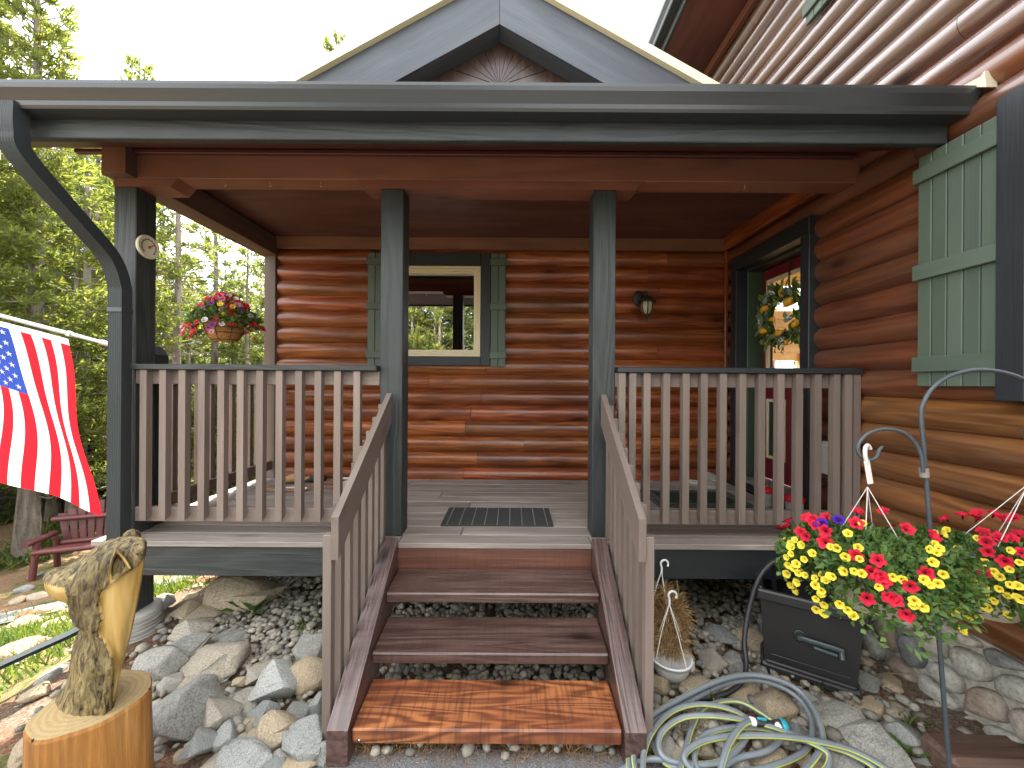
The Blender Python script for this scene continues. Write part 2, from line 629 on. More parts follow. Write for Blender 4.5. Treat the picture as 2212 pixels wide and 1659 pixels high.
# ================================================================== SETTING: ground, pavement
def build_ground():
    n = 150
    u = np.linspace(-1, 1, n)
    g = np.sign(u) * (np.abs(u) * 10 + 70 * np.abs(u) ** 4)
    V = np.zeros((n * n, 3))
    k = 0
    for j in range(n):
        for i in range(n):
            x, y = g[i], g[j] + 2.5
            V[k] = (x, y, ground_z(x, y))
            k += 1
    idx = np.arange(n * n).reshape(n, n)
    F = np.stack([idx[:-1, :-1], idx[:-1, 1:], idx[1:, 1:], idx[1:, :-1]], -1).reshape(-1, 4)
    t = NT('forest_ground')
    v = t.coords(rand=False)
    n1 = t.noise(v, 0.9, 5, 0.6)
    n2 = t.noise(v, 7, 5, 0.65)
    n3 = t.noise(v, 60, 4, 0.7)
    duff = t.ramp(n3, [(0.3, (0.12, 0.066, 0.034)), (0.5, (0.24, 0.15, 0.085)), (0.7, (0.40, 0.29, 0.19))])
    green = t.ramp(n3, [(0.3, (0.035, 0.06, 0.013)), (0.7, (0.12, 0.15, 0.035))])
    gf = t.ramp(t.math('ADD', t.math('MULTIPLY', n1, 0.6), t.math('MULTIPLY', n2, 0.4)), [(0.50, 0.0), (0.60, 1.0)])
    c = t.mix(gf, duff, green)
    t.bsdf(c, 0.95, t.bump(t.math('ADD', n2, n3), 0.8, 0.04), spec=0.1)
    me = fast_mesh('ground', V, F, t.m, smooth=True)
    tag(link('ground', me, (0, 0, 0)), kind='structure')

    # dirt bed round the porch
    t = NT('bed_soil')
    v = t.coords(rand=False)
    n1 = t.noise(v, 3, 5, 0.6)
    n3 = t.noise(v, 70, 5, 0.75)
    c = t.ramp(n3, [(0.3, (0.055, 0.036, 0.025)), (0.5, (0.15, 0.105, 0.075)), (0.68, (0.30, 0.24, 0.185))])
    c = t.mix(t.ramp(n1, [(0.5, 0.0), (0.62, 0.75)]), c, t.mix(1.0, c, (1.5, 0.9, 0.55), 'MULTIPLY'))
    t.bsdf(c, 0.95, t.bump(n3, 0.9, 0.02), spec=0.1)
    mb = MB()
    nx, ny = 60, 40
    vs = []
    for j in range(ny):
        for i in range(nx):
            x = -2.55 + 4.74 * i / (nx - 1)
            y = 1.2 + 2.7 * j / (ny - 1)
            z = 0.008 + 0.02 * noise.noise(Vector((x * 3, y * 3, 4))) + 0.05 * sstep(1.5, 2.15, x) * sstep(2.6, 1.7, y)
            if y < 1.80 and -0.85 < x < 0.72:
                z = 0.008 if y > 1.70 else -0.03
            vs.append((x, y, z))
    fs = [(j * nx + i, j * nx + i + 1, (j + 1) * nx + i + 1, (j + 1) * nx + i) for j in range(ny - 1) for i in range(nx - 1)]
    mb.add(vs, fs, 0, True)
    tag(link('soil_bed', mb.mesh('soil_bed', [t.m]), (0, 0, 0)), kind='structure')

    t = NT('asphalt')
    v = t.coords(rand=False)
    n1 = t.noise(v, 2.5, 4, 0.6)
    vo = t.n('ShaderNodeTexVoronoi')
    vo.inputs['Scale'].default_value = 160
    t.l(v, vo.inputs['Vector'])
    n3 = t.noise(v, 190, 3, 0.7)
    c = t.ramp(n3, [(0.3, (0.075, 0.077, 0.08)), (0.55, (0.17, 0.173, 0.175)), (0.75, (0.36, 0.36, 0.35))])
    c = t.mix(t.ramp(n1, [(0.45, 0.0), (0.65, 0.5)]), c, (0.10, 0.095, 0.085))
    t.bsdf(c, 0.85, t.bump(t.math('ADD', n3, vo.outputs['Distance']), 0.8, 0.006), spec=0.3)
    mb = MB()
    edge = []
    for i in range(60):
        x = -5.0 + 8.5 * i / 59
        y = 1.70 + 0.035 * noise.noise(Vector((x * 3.1, 0, 7))) + 0.015 * noise.noise(Vector((x * 13, 0, 3)))
        if x > 0.7:
            y = min(y, 1.67 - (x - 0.7) * 0.6)
        if x < -0.9:
            y = min(y, 1.64 + (x + 0.9) * 0.5)
        edge.append((x, y))
    n = len(edge)
    vs = [(x, y, 0.012) for x, y in edge] + [(x, -7.0, 0.012) for x, y in edge] + [(x, y + 0.012, -0.05) for x, y in edge]
    fs = [(i, i + n, i + n + 1, i + 1) for i in range(n - 1)] + [(i, i + 1, i + 1 + 2 * n, i + 2 * n) for i in range(n - 1)]
    mb.add(vs, fs)
    tag(link('pavement', mb.mesh('pavement', [t.m]), (0, 0, 0)), kind='structure')


build_ground()

# ================================================================== THE CABIN
COURSE = 0.159
SEAM0 = 0.762                      # height of the seam under course 0
XR = 2.19                          # face of the entrance wall
YB = 3.95                          # face of the porch's back wall
CEIL = 3.09
DECK = 0.66

cabin = thing('log_cabin', (0, 4, 0), 'red stained log cabin with gabled porch, stone base and side door', 'cabin')


def log_mesh(length, key):
    k = ('log', round(length, 3), key)
    if k not in BOXC:
        mb = MB()
        n = 12
        pr = []
        for i in range(n + 1):
            s = math.sin((i / n - 0.5) * math.pi)
            pr.append((-0.043 * (1 - abs(s) ** 2.3), COURSE / 2 * s * 0.99))
        h = length / 2
        vs = [(-h, y, z) for y, z in pr] + [(h, y, z) for y, z in pr]
        mb.add(vs, [(i, n + 1 + i, n + 2 + i, i + 1) for i in range(n)], 0, True)
        ends = [(-h, y, z) for y, z in pr] + [(-h, 0.02, pr[-1][1]), (-h, 0.02, pr[0][1])]
        ende = [(h, y, z) for y, z in pr] + [(h, 0.02, pr[-1][1]), (h, 0.02, pr[0][1])]
        m = len(ends)
        mb.add(ends, [tuple(range(m))[::-1]])
        mb.add(ende, [tuple(range(m))])
        mb.add([ends[n], ende[n], ende[n + 1], ends[n + 1]], [(0, 1, 2, 3)])
        mb.add([ends[0], ende[0], ende[-1], ends[-1]], [(3, 2, 1, 0)])
        BOXC[k] = mb.mesh('log', [wd(key, 'X')])
    return BOXC[k]


def lay_course(parent, wall, k, a, b, key, maxlen=3.4):
    """logs of one course between a and b along the wall"""
    z = SEAM0 + COURSE * (k + 0.5)
    cuts = [a]
    while b - cuts[-1] > maxlen:
        cuts.append(cuts[-1] + rnd.uniform(0.45, 0.9) * maxlen)
        if b - cuts[-1] < 0.4:
            cuts[-1] = b - 0.5
    cuts.append(b)
    for c0, c1 in zip(cuts[:-1], cuts[1:]):
        ln = c1 - c0 - 0.003
        me = log_mesh(ln, key)
        mid = (c0 + c1) / 2
        if wall == 'back':
            M = Matrix.Translation((mid, YB, z))
        else:
            M = Matrix.Translation((XR, mid, z)) @ Matrix.Rotation(R(-90), 4, 'Z')
        link('log', me, M, parent)


m_dark = plain('dark_void', (0.012, 0.011, 0.010), 0.9)
m_backing = plain('wall_backing', (0.03, 0.014, 0.009), 0.9)

# ---- back wall of the porch
bw = MB()
for (x, z) in (((-2.40, -1.20), (0.45, 3.35)), ((-0.33, XR + 0.05), (0.45, 3.35)), ((-1.20, -0.33), (0.45, 1.88)), ((-1.20, -0.33), (2.83, 3.35))):
    bw.box(((x[0] + x[1]) / 2, YB + 0.08, (z[0] + z[1]) / 2), (x[1] - x[0], 0.12, z[1] - z[0]))
back_wall = link('back_wall', bw.mesh('back_wall', [m_backing]), (0, 0, 0), cabin)
for k in range(-1, 15):
    if 7 <= k <= 12:
        lay_course(back_wall, 'back', k, -2.385, -1.222, 'red_stain')
        lay_course(back_wall, 'back', k, -0.308, XR - 0.03, 'red_stain', 2.2)
    else:
        lay_course(back_wall, 'back', k, -2.385, XR - 0.03, 'red_stain', 2.9)
span('corner_board', cabin, (-2.50, -2.388), (YB - 0.06, YB + 0.11), (0.5, CEIL), 'corner_board')
span('frieze_board', cabin, (-2.385, XR - 0.062), (YB - 0.085, YB - 0.055), (2.965, CEIL - 0.002), 'beam_stain')
span('corner_trim', cabin, (XR - 0.062, XR - 0.03), (YB - 0.085, YB - 0.054), (DECK + 0.01, 2.963), 'red_stain')

# ---- entrance wall, running from behind the camera past the porch
EY0, EY1 = -0.6, 6.2
DY0, DY1, DZ1 = 2.84, 3.655, 2.705           # door opening
sw = MB()
for (y, z) in (((EY0, DY0), (0.45, 5.1)), ((DY1, EY1), (0.45, 5.1)), ((DY0, DY1), (DZ1, 5.1)), ((DY0, DY1), (0.45, DECK))):
    sw.box((XR + 0.08, (y[0] + y[1]) / 2, (z[0] + z[1]) / 2), (0.12, y[1] - y[0], z[1] - z[0]))
side_wall = link('side_wall', sw.mesh('side_wall', [m_backing]), (0, 0, 0), cabin)
RAIL_Y = 2.40
for k in range(-2, 27):
    if k < 5:
        lay_course(side_wall, 'side', k, EY0, RAIL_Y, 'honey_stain')
        if k >= -1:
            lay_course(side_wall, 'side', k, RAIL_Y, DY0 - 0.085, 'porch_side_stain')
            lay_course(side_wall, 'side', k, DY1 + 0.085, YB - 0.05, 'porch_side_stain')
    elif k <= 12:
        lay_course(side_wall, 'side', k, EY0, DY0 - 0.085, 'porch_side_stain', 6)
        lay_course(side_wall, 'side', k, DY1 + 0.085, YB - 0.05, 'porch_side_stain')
    elif k <= 14:
        lay_course(side_wall, 'side', k, EY0, YB - 0.05, 'porch_side_stain', 3.6)
    else:
        lay_course(side_wall, 'side', k, EY0, EY1, 'upper_stain', 3.6)
span('wall_trim', cabin, (XR - 0.088, XR - 0.055), (2.56, YB - 0.086), (2.965, CEIL - 0.002), 'red_stain')
span('eave_frieze', cabin, (XR - 0.10, XR - 0.055), (EY0, EY1), (4.99, 5.075), 'beam_stain')

# ---- stone foundation under the entrance wall
fz0, fz1 = -0.12, 0.452
fy0, fy1 = 0.6, 3.9
t = NT('mortar')
v = t.coords(rand=False)
t.bsdf(t.ramp(t.noise(v, 30, 5, 0.7), [(0.3, (0.30, 0.275, 0.225)), (0.7, (0.50, 0.465, 0.39))]), 0.9, t.bump(t.noise(v, 14, 5, 0.7), 0.8, 0.02), spec=0.2)
found = link('foundation', MB().box((XR + 0.06, (fy0 + fy1) / 2, (fz0 + fz1) / 2), (0.14, fy1 - fy0, fz1 - fz0)).mesh('foundation', [t.m]), (0, 0, 0), cabin)
m_cobble = rockmat('cobble', [(0.0, (0.12, 0.122, 0.12)), (0.25, (0.30, 0.295, 0.265)), (0.55, (0.37, 0.345, 0.285)), (0.75, (0.27, 0.20, 0.15)), (1.0, (0.42, 0.40, 0.345))], bump=0.25, speck=0.35, scale=1.4)


def voronoi_stones():
    rs = random.Random(5)
    pts = []
    for tries in range(6000):
        p = (rs.uniform(fy0, fy1), rs.uniform(fz0, fz1))
        r = 0.185 if tries < 500 else 0.12
        if all(math.hypot((p[0] - q[0]) * 0.8, (p[1] - q[1]) * 1.15) > r for q in pts):
            pts.append(p)
    for p in pts:
        poly = [(fy0, fz0), (fy1, fz0), (fy1, fz1), (fy0, fz1)]
        for q in pts:
            if q is p:
                continue
            mx, mz = (p[0] + q[0]) / 2, (p[1] + q[1]) / 2
            nx, nz = q[0] - p[0], q[1] - p[1]
            ln = math.hypot(nx, nz)
            off = 0.010 * ln
            new = []
            for i in range(len(poly)):
                a, b = poly[i], poly[(i + 1) % len(poly)]
                da = (a[0] - mx) * nx + (a[1] - mz) * nz + off
                db = (b[0] - mx) * nx + (b[1] - mz) * nz + off
                if da <= 0:
                    new.append(a)
                if da * db < 0:
                    s = da / (da - db)
                    new.append((a[0] + (b[0] - a[0]) * s, a[1] + (b[1] - a[1]) * s))
            poly = new
            if len(poly) < 3:
                break
        if len(poly) < 3:
            continue
        for _ in range(3):                    # round the corners
            poly = [q for i in range(len(poly)) for q in (
                (poly[i][0] * .75 + poly[(i + 1) % len(poly)][0] * .25, poly[i][1] * .75 + poly[(i + 1) % len(poly)][1] * .25),
                (poly[i][0] * .25 + poly[(i + 1) % len(poly)][0] * .75, poly[i][1] * .25 + poly[(i + 1) % len(poly)][1] * .75))]
            if len(poly) > 22:
                break
        cy = sum(q[0] for q in poly) / len(poly)
        cz = sum(q[1] for q in poly) / len(poly)
        D = rs.uniform(0.04, 0.065)
        rings = [(1.0, 0.02), (0.985, -0.3 * D), (0.9, -0.72 * D), (0.68, -0.93 * D), (0.35, -1.0 * D)]
        vs, fs = [], []
        n = len(poly)
        for s, x in rings:
            for q in poly:
                w = 0.003 * noise.noise(Vector((q[0] * 30, q[1] * 30, s)))
                vs.append((x + w, -(cy + (q[0] - cy) * s - cy), (q[1] - cz) * s))
        for r_ in range(len(rings) - 1):
            for i in range(n):
                j = (i + 1) % n
                fs.append((r_ * n + i, (r_ + 1) * n + i, (r_ + 1) * n + j, r_ * n + j))
        fs.append(tuple(range((len(rings) - 1) * n, len(rings) * n))[::-1])
        vs = [(x, -y, z) for x, y, z in vs]
        mb = MB().add(vs, fs, 0, True)
        link('stone', mb.mesh('stone', [m_cobble]), (XR - 0.010, cy, cz), found)


voronoi_stones()

# ---- window on the porch
m_cream = plain('cream_vinyl', (0.66, 0.57, 0.36), 0.45, namp=0.05)


def glass(name, fac, tint=(0.9, 0.93, 0.92)):
    t = NT(name)
    gl = t.n('ShaderNodeBsdfGlossy')
    gl.inputs['Roughness'].default_value = 0.0
    gl.inputs['Color'].default_value = (0.97, 0.98, 0.98, 1)
    tr = t.n('ShaderNodeBsdfTransparent')
    tr.inputs['Color'].default_value = (*tint, 1)
    lw = t.n('ShaderNodeFresnel')
    lw.inputs['IOR'].default_value = 1.5
    f = t.math('ADD', t.math('MULTIPLY', lw.outputs[0], 1.0), fac, True)
    ms = t.n('ShaderNodeMixShader')
    t.l(f, ms.inputs[0])
    t.l(tr.outputs[0], ms.inputs[1])
    t.l(gl.outputs[0], ms.inputs[2])
    t.l(ms.outputs[0], t.out.inputs[0])
    return t.m


m_pane = glass('coated_window_glass', 0.66, (0.55, 0.6, 0.58))
m_lite = glass('door_glass', 0.05)

wx0, wx1, wz0, wz1 = -1.222, -0.308, 1.875, 2.829
win = link('window', MB().box((-0.765, YB + 0.55, 2.35), (0.95, 0.02, 1.0)).mesh('unlit_backing', [m_dark]), (0, 0, 0), cabin)  # near-black sheet, its colour stands in for the shade indoors
fy = YB - 0.075
# dark casing round it
span('casing', win, (-1.30, wx0 + 0.012), (fy, YB - 0.01), (1.80, 2.93), 'navy')
span('casing', win, (wx1 - 0.012, -0.222), (fy, YB - 0.01), (1.80, 2.93), 'navy')
span('casing', win, (wx0 + 0.013, wx1 - 0.013), (fy, YB - 0.01), (2.805, 2.93), 'navy')
span('casing', win, (wx0 + 0.013, wx1 - 0.013), (fy, YB - 0.01), (1.80, 1.892), 'navy')


def frame4(parent, x, z, w, y, mat, name='frame', steps=1):
    mb = MB()
    x0, x1, z0, z1 = *x, *z
    for s in range(steps):
        o = s * w / steps
        yy = (y[0] + s * 0.012, y[1])
        ww = w / steps
        a0, a1, b0, b1 = x0 + o, x1 - o, z0 + o, z1 - o
        yc, yd = (yy[0] + yy[1]) / 2, yy[1] - yy[0]
        mb.box((a0 + ww / 2, yc, (b0 + b1) / 2), (ww - 0.002, yd, b1 - b0), b=0.002)
        mb.box((a1 - ww / 2, yc, (b0 + b1) / 2), (ww - 0.002, yd, b1 - b0), b=0.002)
        mb.box(((a0 + a1) / 2, yc, b0 + ww / 2), (a1 - a0 - 2 * ww, yd, ww - 0.002), b=0.002)
        mb.box(((a0 + a1) / 2, yc, b1 - ww / 2), (a1 - a0 - 2 * ww, yd, ww - 0.002), b=0.002)
    return link(name, mb.mesh(name, [mat]), (0, 0, 0), parent)


frame4(win, (wx0 + 0.014, wx1 - 0.014), (1.893, 2.804), 0.07, (YB - 0.062, YB + 0.05), m_cream, 'frame', 3)
px0, px1, pz0, pz1 = wx0 + 0.082, wx1 - 0.082, 1.962, 2.736
link('pane', MB().add([(px0, YB + 0.006, pz0), (px1, YB + 0.006, pz0), (px1, YB + 0.006, pz1), (px0, YB + 0.006, pz1)], [(0, 1, 2, 3)]).mesh('pane', [m_pane]), (0, 0, 0), win)
m_blind = plain('blind_cloth', (0.30, 0.30, 0.25), 0.8)
span('blind', win, (px0, px1), (YB + 0.035, YB + 0.06), (2.655, 2.74), m_blind)
# the dark room behind it
rm = MB()
for c, s in (((-0.765, 5.0, 1.2), (2.6, 1.9, 0.05)), ((-0.765, 5.0, 3.3), (2.6, 1.9, 0.05)), ((-2.05, 5.0, 2.3), (0.05, 1.9, 2.2)), ((0.5, 5.0, 2.3), (0.05, 1.9, 2.2)), ((-0.765, 5.97, 2.3), (2.6, 0.05, 2.2))):
    rm.box(c, s)
link('room_wall', rm.mesh('room_wall', [m_dark]), (0, 0, 0), cabin)

# ---- shutters: boards with three battens
def shutter(org, ux, width, height, battens, key, nb, name='shutter', thick=0.02):
    """org: lower corner on the wall face; ux: direction along the wall; faces outwards"""
    out = Vector((ux.y, -ux.x, 0))
    rot = Matrix((( ux.x, -out.x, 0), (ux.y, -out.y, 0), (0, 0, 1)))
    c = org + ux * width / 2 + Vector((0, 0, height / 2)) - out * 0.0
    sh = lum(name, cabin, c + out * 0.006, (width - 0.012, 0.010, height - 0.012), key, rot, 0.001, axis='Z')
    bwid = width / nb
    for i in range(nb):
        p = org + ux * (bwid * (i + 0.5)) + Vector((0, 0, height / 2)) + out * (0.012 + thick / 2)
        lum('board', sh, p, (bwid - 0.0045, thick, height), key, rot, 0.003)
    for bz, bh in battens:
        p = org + ux * width / 2 + Vector((0, 0, bz)) + out * (0.012 + thick + 0.0105)
        lum('batten', sh, p, (width + 0.016, 0.02, bh), key, rot, 0.003)
    return sh


X1 = Vector((1, 0, 0))
for x0 in (-1.452, -0.218):
    shutter(Vector((x0, YB - 0.05, 1.79)), X1, 0.15, 1.135, ((1.045, 0.065), (0.60, 0.065), (0.115, 0.065)), 'sage', 2)
Y1 = Vector((0, -1, 0))
shutter(Vector((XR - 0.05, 2.015, 1.622)), Y1, 0.34, 1.185, ((1.085, 0.075), (0.585, 0.078), (0.112, 0.078)), 'sage', 5)
shutter(Vector((XR - 0.05, 2.80, 4.225)), Y1, 0.30, 0.9, ((0.8, 0.075), (0.1, 0.075)), 'sage', 4)

# ---- the big window beyond the shutter (its dark casing shows at the picture's edge)
w2 = link('window', MB().box((XR - 0.03, 0.95, 2.2), (0.03, 1.36, 1.2)).mesh('unlit_backing', [m_dark]), (0, 0, 0), cabin)  # near-black sheet behind the pane, shade of the interior put into its colour
span('casing', w2, (XR - 0.11, XR - 0.04), (1.57, 1.668), (1.56, 2.86), 'navy')
span('casing', w2, (XR - 0.11, XR - 0.04), (0.23, 0.33), (1.56, 2.86), 'navy')
span('casing', w2, (XR - 0.11, XR - 0.04), (0.332, 1.568), (2.74, 2.86), 'navy')
span('casing', w2, (XR - 0.11, XR - 0.04), (0.332, 1.568), (1.56, 1.66), 'navy')
link('pane', MB().add([(XR - 0.055, 0.33, 1.66), (XR - 0.055, 1.57, 1.66), (XR - 0.055, 1.57, 2.74), (XR - 0.055, 0.33, 2.74)], [(0, 3, 2, 1)]).mesh('pane', [m_pane]), (0, 0, 0), w2)

# ---- door
m_doorred = plain('door_red_paint', (0.145, 0.012, 0.020), 0.4, nscale=4, namp=0.06)
m_doorgreen = plain('door_green_paint', (0.016, 0.034, 0.024), 0.4, nscale=6, namp=0.1)
m_jamb = plain('jamb_green_paint', (0.045, 0.072, 0.042), 0.5, nscale=5, namp=0.08)
m_sill = plain('sill_aluminium', (0.22, 0.22, 0.20), 0.55, metal=0.0, nscale=40, namp=0.2)
DX = XR + 0.165
lz0, lz1, ly0, ly1 = 1.69, 2.585, 2.93, 3.56        # glazed opening (incl. its cream moulding)
dm = MB()
for y, z in (((DY0 + 0.02, ly0), (DECK + 0.11, DZ1 - 0.02)), ((ly1, DY1 - 0.02), (DECK + 0.11, DZ1 - 0.02)), ((ly0, ly1), (DECK + 0.11, lz0)), ((ly0, ly1), (lz1, DZ1 - 0.02))):
    dm.box((DX + 0.022, (y[0] + y[1]) / 2, (z[0] + z[1]) / 2), (0.044, y[1] - y[0], z[1] - z[0]))
door = link('door', dm.mesh('door', [m_doorred]), (0, 0, 0), cabin)


def mould(parent, y, z, x, w=0.026, d=0.018):
    mb = MB()
    xx = x - d / 2
    mb.box((xx, y[0] + w / 2, (z[0] + z[1]) / 2), (d, w, z[1] - z[0]), b=0.004)
    mb.box((xx, y[1] - w / 2, (z[0] + z[1]) / 2), (d, w, z[1] - z[0]), b=0.004)
    mb.box((xx, (y[0] + y[1]) / 2, z[0] + w / 2), (d, y[1] - y[0] - 2 * w, w), b=0.004)
    mb.box((xx, (y[0] + y[1]) / 2, z[1] - w / 2), (d, y[1] - y[0] - 2 * w, w), b=0.004)
    link('moulding', mb.mesh('moulding', [m_cream]), (0, 0, 0), parent)


mould(door, (ly0, ly1), (lz0, lz1), DX - 0.001, 0.036, 0.022)
link('pane', MB().add([(DX + 0.02, ly0, lz0), (DX + 0.02, ly1, lz0), (DX + 0.02, ly1, lz1), (DX + 0.02, ly0, lz1)], [(3, 2, 1, 0)]).mesh('pane', [m_lite]), (0, 0, 0), door)
for y in ((3.315, 3.555), (2.94, 3.165)):
    mould(door, y, (0.96, 1.50), DX - 0.001)
    span('door_panel', door, (DX - 0.007, DX - 0.0015), (y[0] + 0.027, y[1] - 0.027), (0.987, 1.473), m_doorgreen, 0.001)
hm = MB().lathe([(0.0, -0.055), (0.022, -0.05), (0.03, -0.035), (0.026, -0.02), (0.012, -0.012), (0.012, 0.0), (0.028, 0.0), (0.028, 0.006)], 14, M=Matrix.Rotation(R(-90), 4, 'Y'))
link('handle', MB().lathe([(0.028, 0.0), (0.028, 0.006), (0.012, 0.008), (0.012, 0.03), (0.026, 0.036), (0.03, 0.05), (0.022, 0.062), (0.0, 0.064)], 14, M=Matrix.Rotation(R(-90), 4, 'Y')).mesh('handle', [plain('brass_dull', (0.16, 0.13, 0.08), 0.35, metal=1.0)]), (DX - 0.001, 3.60, 1.62), door)
# jambs, casing and sill
span('jamb', cabin, (XR + 0.025, DX + 0.04), (DY1 - 0.018, DY1 + 0.012), (DECK + 0.10, DZ1), m_jamb, axis='Z')
span('jamb', cabin, (XR + 0.025, DX + 0.04), (DY0 - 0.012, DY0 + 0.018), (DECK + 0.10, DZ1), m_jamb, axis='Z')
span('jamb', cabin, (XR + 0.025, DX + 0.04), (DY0 + 0.019, DY1 - 0.019), (DZ1 - 0.018, DZ1 + 0.012), 'navy', axis='Y')
span('door_casing', cabin, (XR - 0.078, XR + 0.024), (DY1 - 0.003, DY1 + 0.085), (DECK + 0.005, DZ1 + 0.002), 'navy')
span('door_casing', cabin, (XR - 0.078, XR + 0.024), (DY0 - 0.085, DY0 + 0.003), (DECK + 0.005, DZ1 + 0.002), 'navy')
span('door_casing', cabin, (XR - 0.082, XR + 0.024), (DY0 - 0.087, DY1 + 0.087), (DZ1 + 0.004, 2.835), 'navy')
span('door_sill', cabin, (XR - 0.05, DX + 0.02), (DY0 - 0.004, DY1 + 0.004), (DECK + 0.075, DECK + 0.099), m_sill)
span('sill_riser', cabin, (XR - 0.035, XR + 0.024), (DY0 - 0.003, DY1 + 0.003), (DECK + 0.004, DECK + 0.074), 'navy')

# ---- the room behind the door: pine boards and a window to the woods
room = MB()
span('room_floor', cabin, (XR + 0.15, 7.0), (1.2, 6.9), (0.55, DECK + 0.07), 'pine_inside', axis='X')
rw = link('room_wall', MB().box((4.6, 1.15, 2.1), (4.8, 0.1, 3.0)).mesh('room_wall', [m_backing]), (0, 0, 0), cabin)
zz = DECK + 0.07
while zz < 3.7:
    for y in (((1.2, 1.7), (6.5, 6.9)) if zz > 1.2 and zz < 3.5 else ((1.2, 6.9),)):
        span('wall_board', rw, (7.0, 7.05), y, (zz, zz + 0.145), 'pine_inside', 0.008)
    for x in (((XR + 0.2, 4.05), (6.6, 7.0)) if 1.05 < zz < 2.05 or 2.9 < zz < 3.3 else ((XR + 0.2, 7.0),)):
        span('wall_board', rw, x, (6.9, 6.95), (zz, zz + 0.145), 'pine_inside', 0.008)
    zz += 0.149
for y in (1.75, 2.9, 4.1, 5.3, 6.45):  # unseen glazed side, added to bring daylight into the room
    span('window_post', rw, (6.98, 7.06), (y - 0.05, y + 0.05), (1.2, 3.6), 'pine_inside', axis='Z')
for x in (4.05, 5.17, 5.55, 6.6):
    span('window_post', rw, (x - 0.05, x + 0.05), (6.85, 6.97), (1.05, 2.20), 'pine_inside', axis='Z')
span('ceiling_board', rw, (XR + 0.15, 7.0), (1.2, 5.4), (3.75, 3.8), 'pine_inside', axis='X')

# ---- eave of the main roof above the entrance wall
m_gutter = plain('gutter_metal', (0.032, 0.036, 0.037), 0.32, nscale=3, namp=0.12)
m_gutter_dark = plain('gutter_metal_dark', (0.030, 0.035, 0.040), 0.4, nscale=3, namp=0.1)
eave = span('eave_soffit', cabin, (1.56, XR - 0.06), (EY0, EY1), (5.08, 5.10), 'ceiling_stain', axis='Y')
span('eave_fascia', cabin, (1.53, 1.558), (EY0, EY1), (5.06, 5.25), 'slate', axis='Y')


def gutter_mesh(length):
    """K-style gutter, length along X, hung on the fascia at y=0, front towards -Y"""
    prof = [(0.0, 0.105), (0.0, 0.0), (-0.075, 0.0), (-0.082, 0.012), (-0.086, 0.03), (-0.100, 0.052), (-0.114, 0.072), (-0.118, 0.090),
            (-0.118, 0.104), (-0.111, 0.104), (-0.111, 0.09), (-0.078, 0.03), (-0.070, 0.006), (-0.006, 0.006), (-0.006, 0.105)]
    h = length / 2
    n = len(prof)
    mb = MB()
    vs = [(-h, y, z) for y, z in prof] + [(h, y, z) for y, z in prof]
    mb.add(vs, [(i, i + 1, n + i + 1, n + i) for i in range(n - 1)])
    cap = [(y, z) for y, z in prof[:9]]
    for s in (-h, h):
        mb.add([(s, y, z) for y, z in cap], [tuple(range(len(cap)))])
    return mb


gl = gutter_mesh(EY1 - EY0)
link('eave_gutter', gl.mesh('eave_gutter', [m_gutter]), Matrix.Translation((1.528, (EY0 + EY1) / 2, 5.14)) @ Matrix.Rotation(R(-90), 4, 'Z'), cabin)
m_shingle = plain('asphalt_shingle', (0.075, 0.066, 0.052), 0.9, nscale=120, namp=0.5, bump=0.5, var=0.4)
mr = MB()
mr.add([(1.42, EY0, 5.26), (1.42, EY1, 5.26), (4.8, EY1, 7.2), (4.8, EY0, 7.2), (8.3, EY0, 5.26), (8.3, EY1, 5.26),
        (1.42, EY0, 5.32), (1.42, EY1, 5.32), (4.8, EY1, 7.27), (4.8, EY0, 7.27), (8.3, EY0, 5.32), (8.3, EY1, 5.32)],
       [(0, 3, 2, 1), (3, 4, 5, 2), (6, 7, 8, 9), (9, 8, 11, 10), (0, 1, 7, 6), (4, 10, 11, 5), (0, 6, 9, 3), (3, 9, 10, 4), (1, 2, 8, 7), (2, 5, 11, 8)])
mr.add([(2.4, EY1 - 0.05, 3.7), (7.1, EY1 - 0.05, 3.7), (7.1, EY1 - 0.05, 5.9), (4.8, EY1 - 0.05, 7.2), (2.4, EY1 - 0.05, 5.85)], [(0, 1, 2, 3, 4)])
mr.add([(7.06, EY0, 3.75), (7.06, 6.95, 3.75), (7.06, 6.95, 6.0), (7.06, EY0, 6.0)], [(0, 1, 2, 3)])
link('main_roof', mr.mesh('main_roof', [m_shingle]), (0, 0, 0), cabin)
m_flash = plain('flashing_cream', (0.62, 0.57, 0.40), 0.5, namp=0.1)
fl = MB()
p = [WX(2075, 188, XR - 0.06), WX(2131, 188, XR - 0.06), WX(2127, 152, XR - 0.06), WX(2118, 165, XR - 0.06)]
fl.add([(q.x, q.y, q.z) for q in p] + [(q.x + 0.05, q.y, q.z) for q in p], [(0, 1, 2, 3), (4, 7, 6, 5), (0, 4, 5, 1), (1, 5, 6, 2), (2, 6, 7, 3), (3, 7, 4, 0)])
link('roof_flashing', fl.mesh('roof_flashing', [m_flash]), (0, 0, 0), cabin)

# ================================================================== THE PORCH
porch = thing('porch', (0, 2.4, 0), 'covered front porch with slate posts, taupe railings and grey plank deck', 'porch')
PW = 0.14
PY = 2.42
LPX, MPX, RPX = -2.43, -0.757, 0.575
span('post', porch, (LPX - PW / 2, LPX + PW / 2), (PY, PY + PW), (0.165, 2.838), 'slate')
span('post', porch, (MPX - PW / 2, MPX + PW / 2), (PY, PY + PW), (DECK + 0.002, 2.838), 'slate')
span('post', porch, (RPX - PW / 2, RPX + PW / 2), (PY, PY + PW), (DECK + 0.002, 2.838), 'slate')
